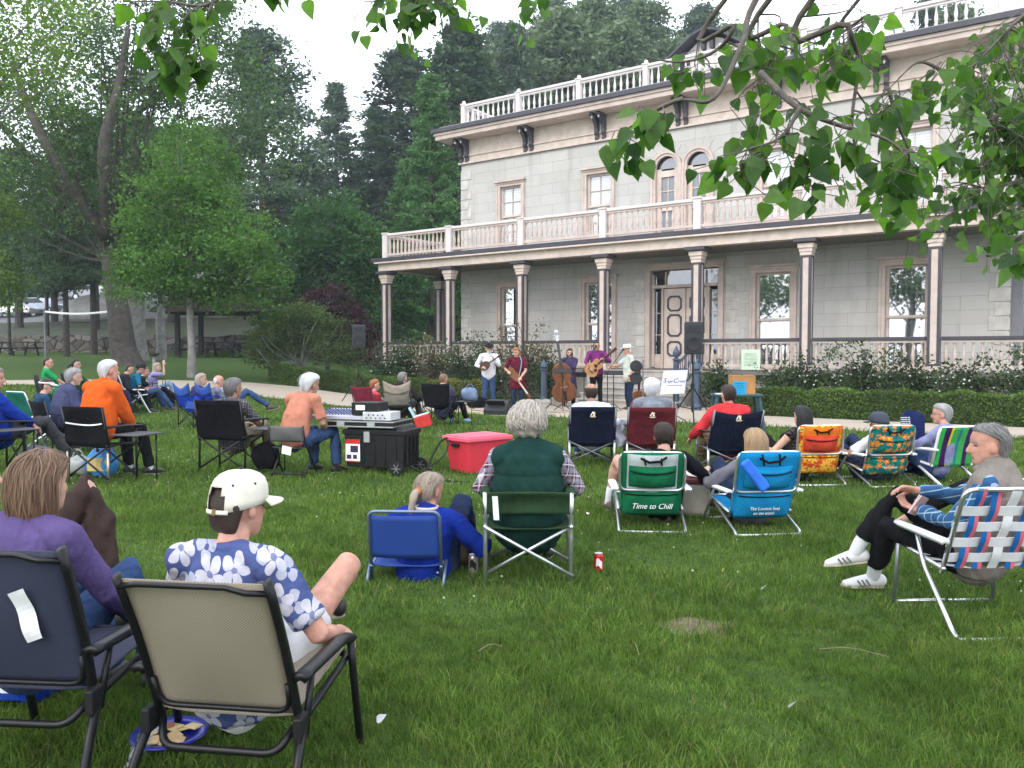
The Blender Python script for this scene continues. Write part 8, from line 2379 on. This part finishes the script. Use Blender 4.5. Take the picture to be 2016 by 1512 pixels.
bag('grey and blue bag under the side table at the left edge', G(70, 10.2), (.40, .28, .30), M('grey_bag_cloth', (.18, .19, .22), .8), seed=5, extra=M('bag_blue_print', (.03, .08, .3), .7))
bag('faded denim bag on the side table of the black camp chair', G(925, 16.2, .51), (.34, .26, .26), cloth('faded_denim', (.15, .20, .30)), 'denim_bag', seed=6)
bag('dark brown handbag in the grass beside the blue fleece', G(905, 5.55), (.24, .20, .26), M('brown_leather', (.045, .022, .012), .5, 0, .3, 12), 'handbag', seed=7)
bag('black carry bag hanging beside the large black director chair', G(522, 9.9, .04), (.34, .20, .34), BLACKCL, 'carry_bag', seed=8, handles=False)
bag('black equipment bag on the path behind the black camp chair', G(938, 21.5), (.55, .3, .3), BLACKCL, 'equipment_bag', seed=9)
bag('floral bag under the maroon camp chair', G(1262, 10.4), (.34, .2, .26), flowers('floral_bag_print', (.30, .24, .28), (.5, .2, .18), (.1, .2, .3), 18, (.2, .25, .4), 5, .4), 'floral_bag', seed=10)
def drape(label, name, mat, loc, fn, heading=0, cat='jacket'):
    t = thing(name, label, cat, loc, heading); MB().sheet(fn, 14, 14, .014).build('cloth', mat, t, smooth=True); return t
drape('crumpled white jacket hanging on the arm of the left navy camp chair', 'white_jacket', cloth('white_jacket_cloth', (.52, .54, .60), .15, .8), G(1213, 10.6), lambda u, v: ((u - .5) * .22 + .03 * math.sin(9 * v), -.22 + .12 * u + .05 * math.sin(7 * u + 4 * v), .26 + .36 * v))
nj = drape('navy blanket with white lettering over the seat beside the striped chair', 'navy_blanket', cloth('navy_blanket_cloth', (.012, .018, .075), .15, .5), G(1790, 9.3), lambda u, v: (-.10 + .34 * u * (1 - .2 * v) + .14 * v, .05 + .10 * math.sin(3 * u) + .18 * v, .02 + .72 * v ** .8 + .05 * math.sin(PI * u)), cat='blanket')
m = MB()
for k in range(4):
    for j in range(6): m.box((.02 + .035 * k, -.012 + .10 * math.sin(3 * (.2 + .1 * k)) + .18 * (.7 + .035 * j) - .0, .60 + .022 * j), (.024, .004, .008))
m.build('lettering', M('white_print', (.72, .76, .74)), nj)
t = thing('rolled_case', 'bright blue long case strapped slantwise to the aqua chair back', 'case', G(1488, 6.36, .40), -6)
MB().bar((-.09, 0, .22), (.075, -.05, .0), .085, .05, up=(0, 1, 0)).build('case', M('bright_blue_nylon', (.01, .12, .55), .6), t, bevel=.018)
# paper scraps, fallen leaves, twigs in the grass
for px, py, mt_, nm, lb, cat in ((1562, 1424, PAPER, 'fallen_leaf', 'pale curled leaf lying in the foreground grass', 'leaf'), (737, 1455, PAPER, 'fallen_leaf', 'pale leaf in the grass beside the tan chair', 'leaf'), (1504, 1178, PAPER, 'paper_scrap', 'white scrap of paper on the lawn right of the red can', 'paper'), (1156, 1025, PAPER, 'paper_scrap', 'white scrap of paper left of the green chair', 'paper'), (1425, 1142, M('yellow_green_leaf', (.45, .50, .08), .7), 'fallen_leaf', 'small yellow green leaf on the lawn', 'leaf')):
    g_ = G(px, 2352 / (py - 694), .055)
    V, Fq = heart_leaves(np.array([[0, 0, 0.]]), np.array([[.8, .4, .05]]), .042, np.random.default_rng(px))
    o = link(nm, fast_mesh(nm, V, Fq, mt_)); o.location = g_; tag(o, lb, cat)
for k, (x0, y0, x1, y1, lb) in enumerate(((1620, 1305, 1760, 1322, 'long dry twig lying in the grass at the lower right'), (1250, 1290, 1262, 1318, 'short dry straw in the grass'), (940, 1310, 990, 1300, 'thin dry straw on the lawn below the director chair'))):
    a, b = G(x0, 2352 / (y0 - 694), .05), G(x1, 2352 / (y1 - 694), .05)
    tag(MB().tube(spline([a, (a + b) / 2 + Vector((0, .03, .012)), b], 4), .0018, 5).build('dry_twig', M('dry_straw', (.20, .17, .10), .8), None), lb, 'twig')

# ------------------------------------------------------------------ far side of the park
t = thing('stone_wall', 'low rubble stone wall across the far side of the park', 'wall', (0, 0, 0))
def rubble():
    m, nt, b, out = nodemat('rubble_stone')
    vo = nd(nt, 'ShaderNodeTexVoronoi', None, Vector=nd(nt, 'ShaderNodeMapping', None, Vector=coords(nt), Scale=(1.7, 1.7, 2.6)).outputs[0], Scale=1.0)
    ve = nd(nt, 'ShaderNodeTexVoronoi', {'feature': 'DISTANCE_TO_EDGE'}, Vector=nd(nt, 'ShaderNodeMapping', None, Vector=coords(nt), Scale=(1.7, 1.7, 2.6)).outputs[0], Scale=1.0)
    sc_ = nd(nt, 'ShaderNodeSeparateColor', None, Color=vo.outputs['Color']).outputs[0]
    c = mixc(nt, sc_, (.075, .065, .055), (.20, .175, .15)); c = mixc(nt, math_n(nt, 'LESS_THAN', ve.outputs[0], .05), c, (.03, .027, .023))
    nt.links.new(c, b.inputs['Base Color']); b.inputs['Roughness'].default_value = .95; bump(nt, b, ve.outputs[0], .8, .1)
    return m
m = MB(); ring = []
xs_ = np.linspace(-46, -6, 50)
for i, x in enumerate(xs_):
    z0 = float(ground_z(x, 47.4)) - .3; zt = float(ground_z(x, 48.8)) + .12 + .06 * math.sin(i * 2.1) + .05 * math.sin(i * 5.3)
    zt = max(zt, z0 + .9)
    ring += [(x, 47.55 + .04 * math.sin(i * 3.7), z0), (x, 47.7 + .04 * math.sin(i * 2.9), zt), (x, 48.25, zt + .02), (x, 48.3, z0)]
m.add(ring, [(i * 4 + j, (i + 1) * 4 + j, (i + 1) * 4 + j + 1, i * 4 + j + 1) for i in range(49) for j in range(3)])
m.build('masonry', rubble(), t)
def car(label, px, D, col, heading, sc=1.0):
    t = thing('parked_car', label, 'car', G(px, D), heading, 'cars in the car park behind the trees')
    P = M('car_paint_' + str(col[0]), col, .25, .1, .03); GL = M('car_glass', (.02, .025, .03), .08)
    prof = [(-2.2, .35), (2.2, .35), (2.25, .75), (1.95, .88), (1.0, .95), (-1.7, .98), (-2.2, .92)]
    m = MB(); m.prism([(a, b) for a, b in prof], (0, 0, 0), (1, 0, 0), (0, 0, 1), 1.75); b = m.build('body', P, t, bevel=.08)
    MB().prism([(-1.65, .95), (1.05, .93), (.35, 1.42), (-1.05, 1.42)], (0, 0, 0), (1, 0, 0), (0, 0, 1), 1.5).build('cabin', P, t, bevel=.08)
    MB().prism([(-1.45, .98), (.85, .98), (.30, 1.36), (-1.0, 1.36)], (0, 0, 0), (1, 0, 0), (0, 0, 1), 1.54).build('window', GL, t)
    for x in (-1.35, 1.38):
        for y in (-.8, .8):
            w = MB().lathe([(.32, -.1), (.34, -.08), (.34, .08), (.32, .1)], (x, y, .33), 18, R=np.array(Matrix.Rotation(rad(90), 3, 'X'))).build('wheel', BLACKPL, t)
            MB().lathe([(.2, -.115), (.2, .115)], (x, y, .33), 12, R=np.array(Matrix.Rotation(rad(90), 3, 'X'))).build('hub', ALU, w)
    for y in (-.6, .6): MB().box((2.22, y, .72), (.08, .32, .12)).build('headlight', M('lamp_glass', (.6, .62, .64), .1), t)
    return t
car('white saloon car at the far left of the car park', 28, 70, (.74, .75, .77), 8); car('silver blue car second from the left in the car park', 84, 71, (.38, .43, .50), 10); car('pale car in the car park behind the dark pines', 190, 77, (.55, .56, .58), 5)
car('white car in the car park seen through the maple', 345, 76, (.71, .73, .75), 6); car('grey car half hidden behind the big trunk', 145, 80, (.2, .21, .22), 10)
BLKW = M('dark_weathered_wood', (.018, .016, .015), .8, 0, .2, 6)
def picnic(label, px, D, n=1):
    t = thing('picnic_table', label, 'picnic table', G(px, D), 2, 'dark picnic tables')
    MB().box((0, 0, .74), (2.0, .75, .05)).build('top', BLKW, t)
    for y in (-.75, .75): MB().box((0, y, .44), (2.0, .28, .05)).build('bench', BLKW, t)
    for x in (-.7, .7):
        m = MB(); m.bar((x, -.3, .72), (x, -.62, 0), .08, .06); m.bar((x, .3, .72), (x, .62, 0), .08, .06); m.bar((x, -.85, .40), (x, .85, .40), .08, .06); m.build('trestle', BLKW, t)
picnic('dark picnic table alone at the left before the stone wall', 38, 44)
for px, D, w in ((392, 41.5, 'left end, beside the maple trunk'), (442, 42, 'second in the row under the shelter'), (492, 41.5, 'third in the row under the shelter'), (540, 42, 'right end, half behind the shrub')): picnic('dark picnic table, ' + w, px, D)
t = thing('picnic_shelter', 'dark open picnic shelter with a low pitched roof behind the maple', 'shelter', G(455, 45), 2)
for x in (-2.3, 2.3):
    for y in (-1.5, 1.5): MB().box((x, y, 1.2), (.22, .22, 2.4)).build('post', BLKW, t)
MB().prism([(-3.4, 2.3), (3.4, 2.3), (3.2, 2.5), (0, 3.9), (-3.2, 2.5)], (0, 0, 0), (1, 0, 0), (0, 0, 1), 5.0).build('roof', M('brown_shingles', (.045, .032, .028), .9, 0, .2, 4), t)
t = thing('volleyball_net', 'volleyball net with a white top band between grey poles', 'net', (0, 0, 0))
a, b = G(90, 40), G(225, 38.5); hN = 2.35
for q in (a, b): MB().tube([q, q + Vector((0, 0, hN + .1))], .04, 8).build('pole', M('grey_pole', (.2, .2, .21), .4, .6), t)
P = lambda u, z: np.array(a) * (1 - u) + np.array(b) * u + np.array([0, 0, z - .12 * math.sin(PI * u)])
MB().sheet(lambda u, v: tuple(P(u, hN - .1 + .09 * v)), 12, 1, .02).build('top_band', WHITEPL, t)
m = MB()
for k in range(7): m.tube([P(u, hN - .22 - .13 * k) for u in np.linspace(0, 1, 10)], .004, 4)
m.build('netting', M('dark_cord', (.03, .03, .03), .9), t)
t = thing('drinking_fountain', 'small grey drinking fountain post on the lawn beside the big trunk', 'drinking fountain', G(304, 27))
MB().lathe([(.12, 0), (.07, .06), (.06, .7), (.09, .76)], n=10).build('pedestal', M('grey_pole', (.2, .2, .21), .4, .6), t); MB().lathe([(.05, .74), (.16, .80), (.17, .86), (.12, .86)], n=12).build('bowl', M('dark_iron', (.03, .03, .03), .5, .5), t)
t = thing('grey_snag', 'pale bare tree trunk standing before the stone wall', 'tree trunk', G(318, 38))
m = MB(); m.tube(spline([(0, 0, -.2), (.02, 0, .8), (-.03, 0, 1.7), (.05, 0, 2.6)], 4), [.26, .22, .2, .17], 10); m.build('trunk', BARKP, t, smooth=True)
for k, (px, D, s_) in enumerate(((175, 66, 1.0), (205, 68, 1.3), (440, 66, 1.0))):
    tag(MB().ball((0, 0, .6 * s_), (2.2 * s_, 1.2 * s_, .9 * s_), 14, 9).build('boulder', M('pale_granite', (.40, .38, .35), .9, 0, .25, .8, .6, 3), None, smooth=True, loc=G(px, D)), ('pale boulder bank left of the big trunk', 'larger pale boulder beside the big trunk', 'pale boulder behind the maple')[k], 'boulder')
for _s in list(bpy.data.scenes):
    if _s.name.startswith('scratch'): bpy.data.scenes.remove(_s)
